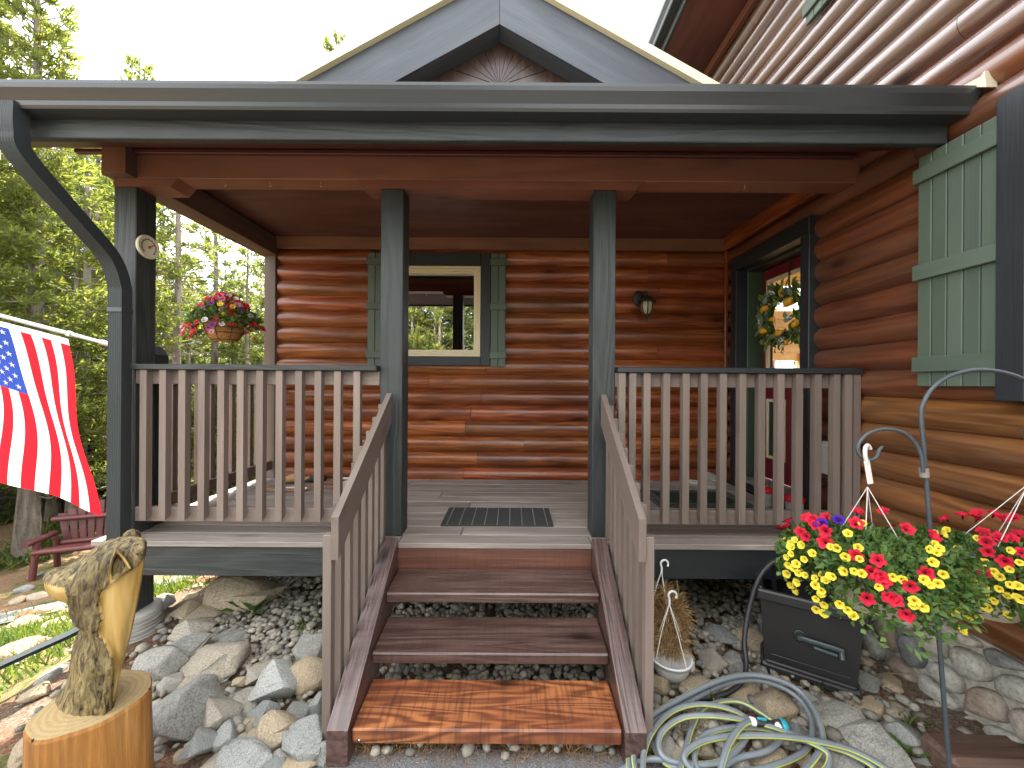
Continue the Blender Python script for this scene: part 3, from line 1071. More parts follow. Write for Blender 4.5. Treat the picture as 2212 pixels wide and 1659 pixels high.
# rail block behind the corner post, with a sloped top
rb = MB().prism([(-0.05, DECK + 0.01), (0.05, DECK + 0.01), (0.05, 1.80), (0.0, 1.86), (-0.05, 1.86)], 0.09)
link('post_block', rb.mesh('post_block', [wd('navy', 'Z')]), Matrix.Translation((LPX + 0.022, PY + PW + 0.002, 0)), porch)

# bearing planks with 45-degree ends
def plank45(x0, x1, z0, z1, y0, y1, key='beam_stain', lcut=0.9):
    h = z1 - z0
    mb = MB().prism([(x0 + h * lcut, z0), (x1 - h * 0.9, z0), (x1, z1), (x0, z1)], y1 - y0)
    link('bearing_plank', mb.mesh('bearing_plank', [wd(key, 'X')]), Matrix.Translation((0, y0, 0)), porch)


plank45(MPX - 0.22, RPX + 0.24, 2.840, 2.892, PY - 0.001, PY + PW + 0.002)
plank45(LPX - PW / 2 - 0.003, LPX + 0.33, 2.840, 2.892, PY - 0.001, PY + PW + 0.002, 'beam_stain', 0.0)
span('front_beam', porch, (LPX + PW / 2 + 0.001, XR - 0.02), (PY, PY + PW), (2.894, 3.075), 'beam_stain')
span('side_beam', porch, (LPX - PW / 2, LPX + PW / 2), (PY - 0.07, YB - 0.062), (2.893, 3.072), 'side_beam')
span('beam_end', porch, (LPX - PW / 2 - 0.003, LPX + PW / 2 + 0.003), (PY - 0.073, PY - 0.0705), (2.890, 3.074), 'beam_stain', axis='Z')
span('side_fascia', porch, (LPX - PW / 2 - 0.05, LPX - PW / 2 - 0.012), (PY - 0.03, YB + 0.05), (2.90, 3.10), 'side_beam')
span('ceiling', porch, (LPX - 0.05, XR - 0.06), (PY + 0.01, YB), (CEIL, CEIL + 0.02), 'ceiling_stain', axis='X')
# screw hooks under the beam
m_brass = plain('brass_bright', (0.75, 0.55, 0.25), 0.3, metal=1.0)
hk = MB()
hk.tube(smooth_path([(0, 0, 0.0), (0, 0, -0.012), (0.006, 0, -0.02), (0.006, 0, -0.028), (0, 0, -0.031), (-0.005, 0, -0.027)], 4), 0.0018, 6)
hkm = hk.mesh('cup_hook', [m_brass])
for px in (486, 584, 693, 1608):
    p = W(px, 398, PY + 0.03)
    link('cup_hook', hkm, (p.x, PY + 0.03, 2.893), porch)

# roof: sloping slab from the gutter up to the ridge and down again
EX0, EX1 = -3.12, XR - 0.02
FY = 1.90
slope = 0.5
roof = MB()
ys = [FY - 0.02, 6.0, 10.2]
zb = [3.0, 3.0 + slope * 4.12, 2.98]
zt = [z + 0.06 for z in zb]
vs = [(EX0, y, z) for y, z in zip(ys, zb)] + [(EX0, y, z) for y, z in zip(ys, zt)] + [(EX1 - 0.0, y, z) for y, z in zip(ys, zb)] + [(EX1, y, z) for y, z in zip(ys, zt)]
roof.add(vs, [(0, 6, 7, 1), (1, 7, 8, 2), (3, 4, 10, 9), (4, 5, 11, 10), (0, 3, 9, 6), (2, 8, 11, 5), (0, 1, 4, 3), (1, 2, 5, 4), (6, 9, 10, 7), (7, 10, 11, 8)])
roof_o = link('roof', roof.mesh('roof', [m_shingle]), (0, 0, 0), porch)
wing = MB().box((-0.1, 9.9, 1.5), (4.8, 0.1, 3.4))
wing.add([(-2.44, YB + 0.1, 0), (-2.44, 9.9, 0), (-2.44, 9.9, 3.05), (-2.44, 6.0, 5.0), (-2.44, YB + 0.1, 3.9)], [(0, 1, 2, 3, 4)])
wing.add([(-2.40, YB + 0.1, 0), (-2.40, 9.9, 0), (-2.40, 9.9, 3.05), (-2.40, 6.0, 5.0), (-2.40, YB + 0.1, 3.9)], [(4, 3, 2, 1, 0)])
link('wing_wall', wing.mesh('wing_wall', [m_backing]), (0, 0, 0), cabin)
# soffit board strip and fascia
sf = MB()
n0 = (FY + 0.03, 2.83)
n1 = (PY - 0.004, 3.078)
sf.add([(EX0, n0[0], n0[1]), (EX1, n0[0], n0[1]), (EX1, n1[0], n1[1]), (EX0, n1[0], n1[1]),
        (EX0, n0[0], n0[1] + 0.02), (EX1, n0[0], n0[1] + 0.02), (EX1, n1[0], n1[1] + 0.02), (EX0, n1[0], n1[1] + 0.02)],
       [(0, 3, 2, 1), (4, 5, 6, 7), (0, 1, 5, 4), (2, 3, 7, 6), (0, 4, 7, 3), (1, 2, 6, 5)])
link('soffit', sf.mesh('soffit', [wd('maroon_stain', 'X')]), (0, 0, 0), porch)
span('soffit_batten', porch, (EX0 + 0.4, XR - 0.07), (PY - 0.031, PY - 0.002), (3.035, 3.062), 'maroon_stain')
span('fascia', porch, (EX0, XR - 0.055), (FY, FY + 0.035), (2.815, 3.02), 'slate', axis='X')
GZ = 2.905
gx0, gx1 = -3.14, XR - 0.035
gutter = link('gutter', gutter_mesh(gx1 - gx0).mesh('gutter', [m_gutter]), ((gx0 + gx1) / 2, FY - 0.002, GZ), porch)

# ---- entrance gable
gy = 2.08
pk = W(1079, 52, gy)                       # inner peak of the barge boards
sl_ = 0.556
bv = 0.262                                 # barge board height, measured upright
half = 0.80
gable = link('gable', MB().prism([(pk.x - half, pk.z - half * sl_ + 0.02), (pk.x + half, pk.z - half * sl_ + 0.02), (pk.x, pk.z + 0.02)], 0.02, mat=0).mesh('gable', [wd('maroon_stain', 'X')]), Matrix.Translation((0, gy + 0.155, 0)), porch)
# sunburst of wedge boards round a point just above the gutter
sb0 = W(1079, 185, gy + 0.12)
rays = [(-2.45, -0.02)] + [(math.sin(a), math.cos(a)) for a in (-1.25, -0.98, -0.70, -0.42, -0.20, 0.0, 0.20, 0.42, 0.70, 0.98, 1.25)] + [(2.45, -0.02)]
m_burst = wood('burst_board', axis='Z', **dict(WOODS['riser'], c1=(0.030, 0.015, 0.0105), c2=(0.058, 0.029, 0.020), rough=0.42, coat=0.2, wear_sheen=0.5, wc=(0.10, 0.062, 0.05), freq=30, saw=0.0))
for a, b in zip(rays[:-1], rays[1:]):
    pts = []
    for (dx, dz) in (a, b):
        # to the underside of the barge boards
        best = 9
        for s in (-1, 1):
            den = dz + s * sl_ * dx
            if abs(den) > 1e-6:
                tt = (pk.z + 0.015 - s * sl_ * (sb0.x - pk.x) - sb0.z) / den
                if tt > 0:
                    best = min(best, tt)
        pts.append((sb0.x + dx * best, sb0.z + dz * best))
    tri = [(sb0.x, sb0.z), pts[1], pts[0]]
    cx, cz = sum(q[0] for q in tri) / 3, sum(q[1] for q in tri) / 3
    tri = [(cx + (q[0] - cx) * 0.985 , cz + (q[1] - cz) * 0.985) for q in tri]
    nn = len(tri)
    outer = [(q[0] - cx, 0.0, q[1] - cz) for q in tri]
    inner = [((q[0] - cx) * 0.955, -0.012, (q[1] - cz) * 0.955) for q in tri]
    back = [(q[0] - cx, 0.02, q[1] - cz) for q in tri]
    mb = MB().add(outer + inner + back, [(3, 5, 4)] + [(i, 3 + i, 3 + (i + 1) % 3, (i + 1) % 3) for i in range(3)] + [(6 + i, i, (i + 1) % 3, 6 + (i + 1) % 3) for i in range(3)])
    link('sunburst_board', mb.mesh('sunburst_board', [m_burst]), (cx, gy + 0.13, cz), gable)
ZC = 3.125                                  # where the gable meets the porch roof


def roof_cut(lo, hi, s):
    """strip between two parallel slopes (heights at the ridge), cut level at ZC"""
    return [(pk.x + s * 0.0012, lo), (pk.x + s * 0.0012, hi), (pk.x + s * (hi - ZC) / sl_, ZC), (pk.x + s * (lo - ZC) / sl_, ZC)]


for s in (-1, 1):
    poly = roof_cut(pk.z, pk.z + bv, s)
    if s < 0:
        poly = poly[::-1]
    ang = math.atan(sl_)
    # board built along its own length so that the grain follows the slope
    Mb = Matrix.Translation((pk.x, gy, pk.z)) @ Matrix.Rotation(s * ang, 4, 'Y')
    Mi = Mb.inverted()
    vs = []
    for y in (0.0, 0.115):
        for q in poly:
            vs.append(Mi @ Vector((q[0], gy + y, q[1])))
    mb = MB().add(vs, [(0, 1, 2, 3)[::-1], (4, 5, 6, 7), (0, 1, 5, 4), (1, 2, 6, 5), (2, 3, 7, 6), (3, 0, 4, 7)])
    link('barge_board', mb.mesh('barge_board', [wd('slate_pale', 'X')]), Mb, porch)
    # drip edge and the shingle courses that show on the roof's edge
    poly = roof_cut(pk.z + bv + 0.003, pk.z + bv + 0.055, s)
    mb = MB().prism(poly if s > 0 else poly[::-1], 1.9)
    link('drip_edge', mb.mesh('drip_edge', [plain('drip_edge_sunlit', (0.78, 0.72, 0.48), 0.6, nscale=30, namp=0.1)]), Matrix.Translation((0, gy - 0.03, 0)), porch)  # sun glow along the roof edge is put into the pale yellow
    for i in range(9):
        d = 0.02 + i * 0.142
        x, z = pk.x + s * d, pk.z + bv + 0.046 - d * sl_
        rot = Matrix.Rotation(s * (ang - 0.02), 3, 'Y')
        lum('shingle', porch, (x + s * 0.085, gy + 0.60, z - 0.085 * sl_ + 0.012), (0.20, 1.25, 0.006), m_shingle, rot, 0.001)

# ---- deck
DY_F, DX0, DX1 = 2.325, LPX - 0.10, XR - 0.06
deck = link('deck', MB().box(((DX0 + DX1) / 2, (DY_F + YB) / 2 + 0.02, DECK - 0.08), (DX1 - DX0 - 0.06, YB - DY_F - 0.12, 0.09)).mesh('deck_joists', [m_backing]), (0, 0, 0), porch)
y = DY_F
i = 0
while y < YB - 0.07:
    w = min(0.137, YB - 0.06 - y)
    # boards are butt-jointed over the joists
    c = rnd.uniform(-1.2, 1.0) if i % 3 else None
    xs = [(DX0, c - 0.002), (c + 0.002, DX1)] if c is not None else [(DX0, DX1)]
    if i == 0:
        xs = [(DX0, -0.683), (-0.680, 0.487), (0.490, DX1)]
    for x in xs:
        span('deck_board', deck, x, (y, y + w - 0.006), (DECK - 0.033, DECK + rnd.uniform(-0.0015, 0.0015)), 'deck', 0.004, 'X')
    y += w
    i += 1
span('skirt_board', porch, (DX0 + 0.02, -0.80), (DY_F + 0.022, DY_F + 0.06), (0.442, DECK - 0.034), 'slate')
span('skirt_board', porch, (0.62, DX1), (DY_F + 0.022, DY_F + 0.06), (0.442, DECK - 0.034), 'navy')
span('side_skirt', porch, (DX0 + 0.021, DX0 + 0.06), (DY_F + 0.062, YB), (0.442, DECK - 0.034), 'slate')

# ---- railings
RZ = 1.695          # underside of the cap


def railing(name, a, b, along, cap_key, cap_ext=(0, 0)):
    """a railing between a and b along X or Y; the cap is the part, its pieces are sub-parts"""
    if along == 'X':
        y = PY
        rail = span(name, porch, (a - cap_ext[0], b + cap_ext[1]), (y - 0.055, y + 0.085), (RZ, RZ + 0.034), cap_key)
        span('rail', rail, (a, b), (y, y + 0.038), (RZ - 0.090, RZ - 0.001), 'taupe')
        span('rail', rail, (a, b), (y, y + 0.038), (DECK + 0.085, DECK + 0.175), 'taupe')
        return rail
    x = a
    return None


def baluster_mesh(h, w=0.041):
    k = ('bal', round(h, 3), w)
    if k not in BOXC:
        mb = MB()
        hw = w / 2
        zs = [(-hw, -h / 2 + 0.0), (hw, -h / 2 + 0.028)]
        # bevelled foot: low at the front, rising to the back
        v = [(-hw, -hw, -h / 2), (hw, -hw, -h / 2), (hw, hw, -h / 2 + 0.03), (-hw, hw, -h / 2 + 0.03), (-hw, -hw, h / 2), (hw, -hw, h / 2), (hw, hw, h / 2), (-hw, hw, h / 2)]
        v = [(x, y, z) for x, y, z in v]
        mb.add(v, [(0, 3, 2, 1), (4, 5, 6, 7), (0, 1, 5, 4), (1, 2, 6, 5), (2, 3, 7, 6), (3, 0, 4, 7)])
        BOXC[k] = mb.mesh('baluster', [wd('taupe', 'Z')])
    return BOXC[k]


bal_h = RZ - 0.002 - (DECK + 0.105)
bz = RZ - 0.002 - bal_h / 2
left_rail = railing('railing', LPX + PW / 2 + 0.002, MPX - PW / 2 - 0.002, 'X', 'slate', (-0.004, -0.002))
bme = baluster_mesh(bal_h)
x = W(309, 900, PY - 0.04).x
step = (W(728, 900, PY - 0.04).x - x) / 10
xs = [x + 0.001 + i * step for i in range(13)]
for x in xs:
    if x < MPX - PW / 2 - 0.03:
        link('baluster', bme, (x, PY - 0.0215, bz), left_rail)
right_rail = railing('railing', RPX + PW / 2 + 0.002, XR - 0.055, 'X', 'navy', (-0.002, 0.02))
for px in (1342, 1365, 1396, 1438, 1480, 1519, 1560, 1602, 1643, 1684, 1724, 1764, 1804, 1830, 1848):
    p = W(px, 950, PY - 0.03)
    link('baluster', bme, (p.x, PY - 0.0215, bz), right_rail)
# side railing, towards the woods
side_rail = span('railing', porch, (LPX - 0.06, LPX + 0.06), (PY + PW + 0.004, YB - 0.062), (RZ, RZ + 0.034), 'slate')
for z in ((RZ - 0.090, RZ - 0.001), (DECK + 0.085, DECK + 0.175)):
    span('rail', side_rail, (LPX - 0.02, LPX + 0.02), (PY + PW + 0.10, YB - 0.062), z, 'corner_board')
y = PY + PW + 0.14
while y < YB - 0.1:
    link('baluster', bme, Matrix.Translation((LPX - 0.042, y, bz)) @ Matrix.Rotation(R(-90), 4, 'Z'), side_rail)
    y += 0.118

# ================================================================== THE STEPS
steps = thing('wooden_steps', (-0.097, 1.9, 0), 'dark brown wooden steps with one new orange bottom tread', 'steps')
TX0, TX1 = -0.677, 0.483
treads = [(1.640, 0.150, 0.255, 0.070, 'step_new'), (1.874, 0.311, 0.262, 0.058, 'step_brown'), (2.083, 0.489, 0.235, 0.057, 'step_brown')]
tr_o = []
for y0, z1, d, th, key in treads:
    rot = Matrix.Rotation(R(5.6), 3, 'X')
    c = Vector((-0.097, y0, z1)) + rot @ Vector((0, d / 2, -th / 2))
    o = lum('tread', steps, c, (TX1 - TX0 - 0.006, d, th), key, rot, 0.007)
    tr_o.append(o)
tr_o[0]['label'] = 'new orange tread with bold dark grain'
m_screw = plain('screw_steel', (0.7, 0.7, 0.66), 0.3, metal=1.0)
sc = MB().lathe([(0.0, -0.002), (0.005, -0.002), (0.006, 0.001)], 10, M=Matrix.Rotation(R(90), 4, 'X')).mesh('screw', [m_screw])
for px, py in ((775, 1600), (1350, 1594)):
    p = W(px, py, 1.643)
    link('screw', sc, (p.x, 1.6425, p.z), tr_o[0])
span('riser', steps, (TX0 - 0.005, TX1 + 0.005), (DY_F + 0.004, DY_F + 0.021), (0.47, DECK - 0.034), 'riser')
# stringers: sawn slabs whose top slopes with the flight and whose foot is cut plumb
for x0 in (TX0 - 0.0895, TX1 + 0.0005):
    # polygon in (y, z), extruded along x by 0.089
    poly = [(1.615, 0.018), (1.615, 0.165), (2.318, 0.695), (2.318, 0.40), (1.86, 0.018)]
    ang = math.atan2(0.53, 0.703)
    M = Matrix.Translation((x0, 1.96, 0.42)) @ Matrix.Rotation(ang, 4, 'X')
    Mi = M.inverted()
    n = len(poly)
    vs = [Mi @ Vector((x0 + dx, q[0], q[1])) for dx in (0, 0.089) for q in poly]
    mb = MB().add(vs, [tuple(range(n)), tuple(range(n, 2 * n))[::-1]] + [(i, i + n, (i + 1) % n + n, (i + 1) % n) for i in range(n)])
    link('stringer', mb.mesh('stringer', [wd('step_brown', 'Y')]), M, steps)
# hand rails and their balusters
for s, hx, bx in ((-1, (-0.780, -0.748), -0.7995), (1, (0.554, 0.586), 0.6055)):
    ya, za, yb, zb_ = 1.675, 1.037, 2.405, 1.558
    hgt = 0.185
    ang = math.atan2(zb_ - za, yb - ya)
    M = Matrix.Translation(((hx[0] + hx[1]) / 2, (ya + yb) / 2, (za + zb_) / 2 - hgt / 2)) @ Matrix.Rotation(ang, 4, 'X')
    Mi = M.inverted()
    poly = [(ya, za), (yb, zb_), (yb, zb_ - hgt), (ya, za - hgt)]
    vs = [Mi @ Vector((x, q[0], q[1])) for x in hx for q in poly]
    mb = MB().add(vs, [(0, 1, 2, 3), (4, 7, 6, 5), (0, 4, 5, 1), (1, 5, 6, 2), (2, 6, 7, 3), (3, 7, 4, 0)])
    hr = link('handrail', mb.mesh('handrail', [wd('taupe', 'Y')]), M, steps)
    # lower rail hidden behind the balusters
    y = 1.70
    while y < 2.40:
        ztop = za + (y - ya) * (zb_ - za) / (yb - ya) - 0.055
        zbot = 0.02 + max(0.0, (y - 1.72)) * 0.78
        if y < 1.72:
            ztop = 0.957
        span('baluster', hr, (bx - 0.019, bx + 0.019), (y - 0.02, y + 0.02), (zbot, ztop), 'taupe', 0.002)
        y += 0.098
# ================================================================== THINGS ON AND ROUND THE PORCH
# ---- downspout and its run-out
m_down = plain('downspout_metal', (0.028, 0.034, 0.035), 0.4, nscale=4, namp=0.12)


def ribbed(pts, w, d, up=Vector((0, 0, 1)), side=None):
    """corrugated rectangular pipe along pts"""
    mb = MB()
    prof = []
    nr = 6
    for s in (-1, 1):                                   # two ribbed faces
        for i in range(nr * 2 + 1):
            x = -w / 2 + w * i / (nr * 2)
            prof.append((x * -s, s * (-d / 2 + (0.0035 if i % 2 else 0.0))))
    n = len(prof)
    vs, fs = [], []
    for i, p in enumerate(pts):
        tg = (pts[min(i + 1, len(pts) - 1)] - pts[max(i - 1, 0)]).normalized()
        sd = side.normalized()
        nn = tg.cross(sd).normalized()
        for a, b in prof:
            vs.append(p + sd * a + nn * b)
    for i in range(len(pts) - 1):
        for k in range(n):
            k2 = (k + 1) % n
            fs.append((i * n + k, i * n + k2, (i + 1) * n + k2, (i + 1) * n + k))
    mb.add(vs, fs)
    mb.add(vs[:n], [tuple(range(n))])
    mb.add(vs[-n:], [tuple(range(n))[::-1]])
    return mb


ds = thing('downspout', (-2.38, 2.33, 0.2), 'slate grey ribbed downspout curving from the gutter down the corner post', 'downspout')
dpts = smooth_path([(-2.375, 1.835, 2.93), (-2.375, 1.835, 2.80), (-2.376, 1.87, 2.70), (-2.378, 2.12, 2.49), (-2.379, 2.27, 2.36), (-2.38, 2.335, 2.22), (-2.38, 2.345, 2.05), (-2.38, 2.345, 1.2), (-2.38, 2.345, 0.32)], 7)
link('pipe', ribbed(dpts, 0.083, 0.066, side=Vector((1, 0, 0))).mesh('pipe', [m_down]), (0, 0, 0), ds)
epts = [Vector(p) for p in smooth_path([(-2.38, 2.345, 0.315), (-2.385, 2.33, 0.25), (-2.43, 2.27, 0.21), (-2.60, 2.10, 0.15), (-2.95, 1.74, 0.03)], 5)]
link('run_out', ribbed(epts, 0.083, 0.066, side=Vector((0.7, 0.7, 0))).mesh('run_out', [m_down]), (0, 0, 0), ds)
for z in (2.05, 0.62):
    lum('strap', ds, (-2.38, 2.345, z), (0.090, 0.075, 0.028), m_down, None, 0.002)

# ---- concrete pier under the corner post
t = NT('pier_concrete')
v = t.coords()
wv = t.noise(t.coords((2, 2, 26)), 1, 4, 0.6)
t.bsdf(t.ramp(wv, [(0.3, (0.22, 0.20, 0.17)), (0.5, (0.38, 0.36, 0.32)), (0.7, (0.46, 0.44, 0.40))]), 0.9, t.bump(wv, 1.0, 0.03), spec=0.2)
pier = link('concrete_pier', MB().lathe([(0.155, -0.42), (0.155, -0.1), (0.148, -0.09), (0.152, 0.06), (0.146, 0.10), (0.142, 0.155), (0.13, 0.162), (0.0, 0.163)], 20).mesh('concrete_pier', [t.m]), (LPX, PY + 0.07, 0.0))
tag(pier, 'round layered concrete pier under the porch corner post', 'pier')

# ---- thermometer on the corner post
th = thing('thermometer', (LPX + PW / 2, PY + 0.07, 2.50), 'round white dial thermometer with red pointer on the corner post', 'thermometer')
RY = Matrix.Translation((LPX + PW / 2 + 0.001, PY + 0.068, 2.485)) @ Matrix.Rotation(R(90), 4, 'Y')
m_dial = plain('dial_face', (0.55, 0.52, 0.46), 0.45, namp=0.08)
m_dialrim = plain('dial_rim', (0.60, 0.55, 0.38), 0.4, namp=0.05)
m_blk = plain('black_print', (0.025, 0.025, 0.02), 0.6)
m_redp = plain('red_print', (0.42, 0.05, 0.03), 0.5)
link('dial', MB().lathe([(0.070, 0.0), (0.072, 0.012), (0.066, 0.016)], 32).mesh('dial', [m_dial]), RY, th)
link('rim', MB().lathe([(0.073, 0.0), (0.076, 0.012), (0.072, 0.020), (0.066, 0.0165)], 32).mesh('rim', [m_dialrim]), RY, th)
mk = MB()
for i in range(11):
    a = R(-130 + 26 * i)
    for j in range(2):
        mk.box((0, 0, 0), (0.011, 0.006, 0.0006), Matrix.Rotation(-a, 4, 'Z') @ Matrix.Translation((-0.048 + 0.0 * j, 0.005 * (j * 2 - 1), 0.0172)) @ Matrix.Rotation(0.5 * (j * 2 - 1), 4, 'Z'))
link('numerals', mk.mesh('numerals', [m_blk]), RY, th)
pt = MB().box((0, 0, 0), (0.052, 0.006, 0.001), Matrix.Rotation(R(125), 4, 'Z') @ Matrix.Translation((0.022, 0, 0.019)))
pt.lathe([(0.009, 0.0175), (0.009, 0.0205), (0.0, 0.021)], 12)
link('pointer', pt.mesh('pointer', [m_redp]), RY, th)

# ---- flag pole and flag
m_alu = plain('brushed_aluminium', (0.42, 0.44, 0.48), 0.3, metal=0.85, nscale=60, namp=0.05)
m_white_pl = plain('white_plastic', (0.78, 0.78, 0.74), 0.4, namp=0.03)
FPY = 2.40
fa = W(241, 745, FPY + 0.06)
fb = W(0, 682, FPY)
fdir = (fb - fa).normalized()
fe = fa + fdir * 1.62
pole = thing('flagpole', fa, 'silver metal flagpole angled out from the corner post', 'flagpole')
link('shaft', MB().tube([fa, fa + fdir * 0.8, fe], 0.0125, 12).mesh('shaft', [m_alu]), (0, 0, 0), pole)
bk = MB().tube([fa + fdir * -0.03, fa + fdir * 0.06], 0.018, 12)
bk.box((LPX - PW / 2 - 0.008, FPY + 0.06, fa.z), (0.014, 0.06, 0.12), b=0.004)
link('bracket', bk.mesh('bracket', [m_alu]), (0, 0, 0), pole)
link('finial', MB().lathe([(0.0, -0.03), (0.02, -0.02), (0.026, 0), (0.02, 0.02), (0, 0.03)], 14).mesh('finial', [plain('gold_ball', (0.7, 0.5, 0.15), 0.3, metal=1.0)]), fe, pole)
cl = MB()
f_in = W(137, 722, FPY)
s_in = (f_in - fa).dot(fdir)
cl.tube([fa + fdir * (s_in - 0.012), fa + fdir * (s_in + 0.012)], 0.017, 12)
link('clip', cl.mesh('clip', [m_white_pl]), (0, 0, 0), pole)

m_fred = None


def clothmat(name, col, trans=0.4):
    t = NT(name)
    v = t.coords(rand=False)
    f = t.noise(v, 260, 2, 0.5)
    c = t.mix(1.0, col, t.ramp(f, [(0.2, 0.92), (0.8, 1.06)]), 'MULTIPLY')
    p = t.bsdf(c, 0.75, t.bump(f, 0.15, 0.001), out=False, spec=0.15)
    tr = t.n('ShaderNodeBsdfTranslucent')
    t.l(c, tr.inputs[0])
    ms = t.n('ShaderNodeMixShader')
    ms.inputs[0].default_value = trans
    t.l(p, ms.inputs[1])
    t.l(tr.outputs[0], ms.inputs[2])
    t.l(ms.outputs[0], t.out.inputs[0])
    return t.m


m_fred, m_fwhite, m_fblue = clothmat('flag_red', (0.50, 0.012, 0.022)), clothmat('flag_white', (0.80, 0.79, 0.74)), clothmat('flag_blue', (0.022, 0.05, 0.26))
HOIST, FLY = 0.80, 1.10
NST = 13


def flag_pt(u, v, off=0.0):
    """u: 0..1 along the hoist from the inner end outwards; v: 0..1 down the cloth"""
    base = fa + fdir * (s_in + 0.01 + 0.03 * v * 0) + fdir * (HOIST * u)
    drop = FLY * v
    # the cloth swings towards the post at its foot and ripples
    w_ = sstep(0.0, 0.46, u)
    off_in = 0.225 * v ** 1.3 + 0.008 * math.sin(9.0 * v)
    off_out = 0.23 * (1 - (1 - v) ** 2.6) + 0.006 * math.sin(8.0 * v + u * 6)
    x = base.x + off_in * (1 - w_) + off_out * w_
    z = base.z - 0.035 - drop * (1 - 0.03 * math.sin(3 * u)) + 0.09 * v * (1 - u) * 0 - 0.10 * v * (-u * 0.95 + 0.12)
    y = base.y + 0.016 * math.sin(u * 11 - v * 2.2) * (0.25 + 0.75 * v) - 0.05 * u * v + 0.008 * math.sin(v * 9 + u * 4)
    return Vector((x, y + off, z))


flag = thing('flag', fa + fdir * (s_in + HOIST / 2), 'red, white and blue stars and stripes flag hanging from the silver pole', 'flag')
NV, NU = 44, 4


def cloth_piece(name, u0, u1, v0, v1, m, nu, off=0.0, thick=0.0):
    nv = max(3, int(NV * (v1 - v0)))
    vs = [flag_pt(u0 + (u1 - u0) * i / nu, v0 + (v1 - v0) * j / nv, off) for j in range(nv + 1) for i in range(nu + 1)]
    fs = [(j * (nu + 1) + i, j * (nu + 1) + i + 1, (j + 1) * (nu + 1) + i + 1, (j + 1) * (nu + 1) + i) for j in range(nv) for i in range(nu)]
    return link(name, MB().add(vs, fs, 0, True).mesh(name, [m]), (0, 0, 0), flag)


for i in range(NST):
    u0, u1 = i / NST, (i + 1) / NST
    m = m_fred if i % 2 == 0 else m_fwhite
    cloth_piece('stripe', u0, u1, 0.035 if i < 6 else 0.43, 1.0, m, NU)
canton = cloth_piece('canton', 6 / NST, 1.0, 0.035, 0.43, m_fblue, 16)
cloth_piece('header', 0.0, 1.0, 0.0, 0.035, m_fwhite, 24)
for r_ in range(9):
    for c_ in range(6 if r_ % 2 == 0 else 5):
        vv = 0.035 + 0.395 * ((c_ + (0.5 if r_ % 2 == 0 else 1.0)) / 6.0)
        uu = 6 / NST + (7 / NST) * (r_ + 1) / 10.0
        c0 = flag_pt(uu, vv)
        du = (flag_pt(uu + 0.01, vv) - c0) / (0.01 * HOIST)
        dv = (flag_pt(uu, vv + 0.01) - c0) / (0.01 * FLY)
        nn = du.cross(dv).normalized() * 0.0025
        vs = []
        for s in (-1, 1):
            for k in range(10):
                rr = 0.021 if k % 2 == 0 else 0.0085
                a = math.pi * k / 5
                vs.append(c0 + nn * s + du * rr * math.sin(a) - dv * rr * math.cos(a))
        mb = MB().add(vs, [tuple(range(10)), tuple(range(10, 20))[::-1]])
        link('star', mb.mesh('star', [m_fwhite]), (0, 0, 0), canton)
gr = MB()
for u in (0.012, 0.985):
    p = flag_pt(u, 0.017)
    q = fa + fdir * (s_in + (0.0 if u < 0.5 else HOIST))
    gr.tube([q + Vector((0, 0, -0.012)), (q + p) / 2 + Vector((0.004, -0.01, 0)), p + Vector((0, -0.006, 0))], 0.0022, 6)
link('snap_ring', gr.mesh('snap_ring', [m_blk]), (0, 0, 0), flag)

# ---- wall lantern
lp = W(1397, 662, YB - 0.17)
lan = thing('wall_lantern', (lp.x, YB - 0.05, lp.z + 0.05), 'small black coach lantern with ribbed glass on the red log wall', 'wall lantern')
m_iron = plain('lantern_iron', (0.018, 0.020, 0.018), 0.45, nscale=40, namp=0.3, bump=0.2)
t = NT('lantern_glass')
p_ = t.bsdf((0.62, 0.56, 0.38), 0.12, out=False)
tr_ = t.n('ShaderNodeBsdfTranslucent')
tr_.inputs[0].default_value = (0.9, 0.85, 0.65, 1)
ms_ = t.n('ShaderNodeMixShader')
ms_.inputs[0].default_value = 0.35
t.l(p_, ms_.inputs[1]); t.l(tr_.outputs[0], ms_.inputs[2]); t.l(ms_.outputs[0], t.out.inputs[0])
LO = Matrix.Translation((lp.x, YB - 0.175, lp.z))
link('backplate', MB().lathe([(0.058, 0.0), (0.060, 0.012), (0.045, 0.022), (0.02, 0.026), (0.0, 0.026)], 18, M=Matrix.Translation((lp.x - 0.04, YB - 0.045, lp.z + 0.10)) @ Matrix.Rotation(R(90), 4, 'X') @ Matrix.Scale(1.35, 4, (0, 1, 0))).mesh('backplate', [m_iron]), (0, 0, 0), lan)
link('arm', MB().tube(smooth_path([(lp.x - 0.03, YB - 0.06, lp.z + 0.10), (lp.x - 0.015, YB - 0.12, lp.z + 0.145), (lp.x, YB - 0.172, lp.z + 0.14), (lp.x, YB - 0.175, lp.z + 0.105)], 5), 0.008, 8).mesh('arm', [m_iron]), (0, 0, 0), lan)
cap_ = MB().lathe([(0.082, 0.043), (0.080, 0.050), (0.060, 0.068), (0.046, 0.088), (0.028, 0.102), (0.012, 0.108), (0.010, 0.118), (0.014, 0.124), (0.008, 0.132), (0.005, 0.15), (0, 0.152)], 18)
link('hood', cap_.mesh('hood', [m_iron]), LO, lan)
link('glass', MB().lathe([(0.020, -0.078), (0.040, -0.055), (0.050, -0.015), (0.051, 0.020), (0.045, 0.042)], 18).mesh('glass', [t.m]), LO, lan)
cg = MB()
for i in range(6):
    a = R(60 * i + 20)
    cg.tube([(0.024 * math.cos(a), 0.024 * math.sin(a), -0.082), (0.044 * math.cos(a), 0.044 * math.sin(a), -0.055), (0.054 * math.cos(a), 0.054 * math.sin(a), -0.012), (0.054 * math.cos(a), 0.054 * math.sin(a), 0.044)], 0.0058, 6)
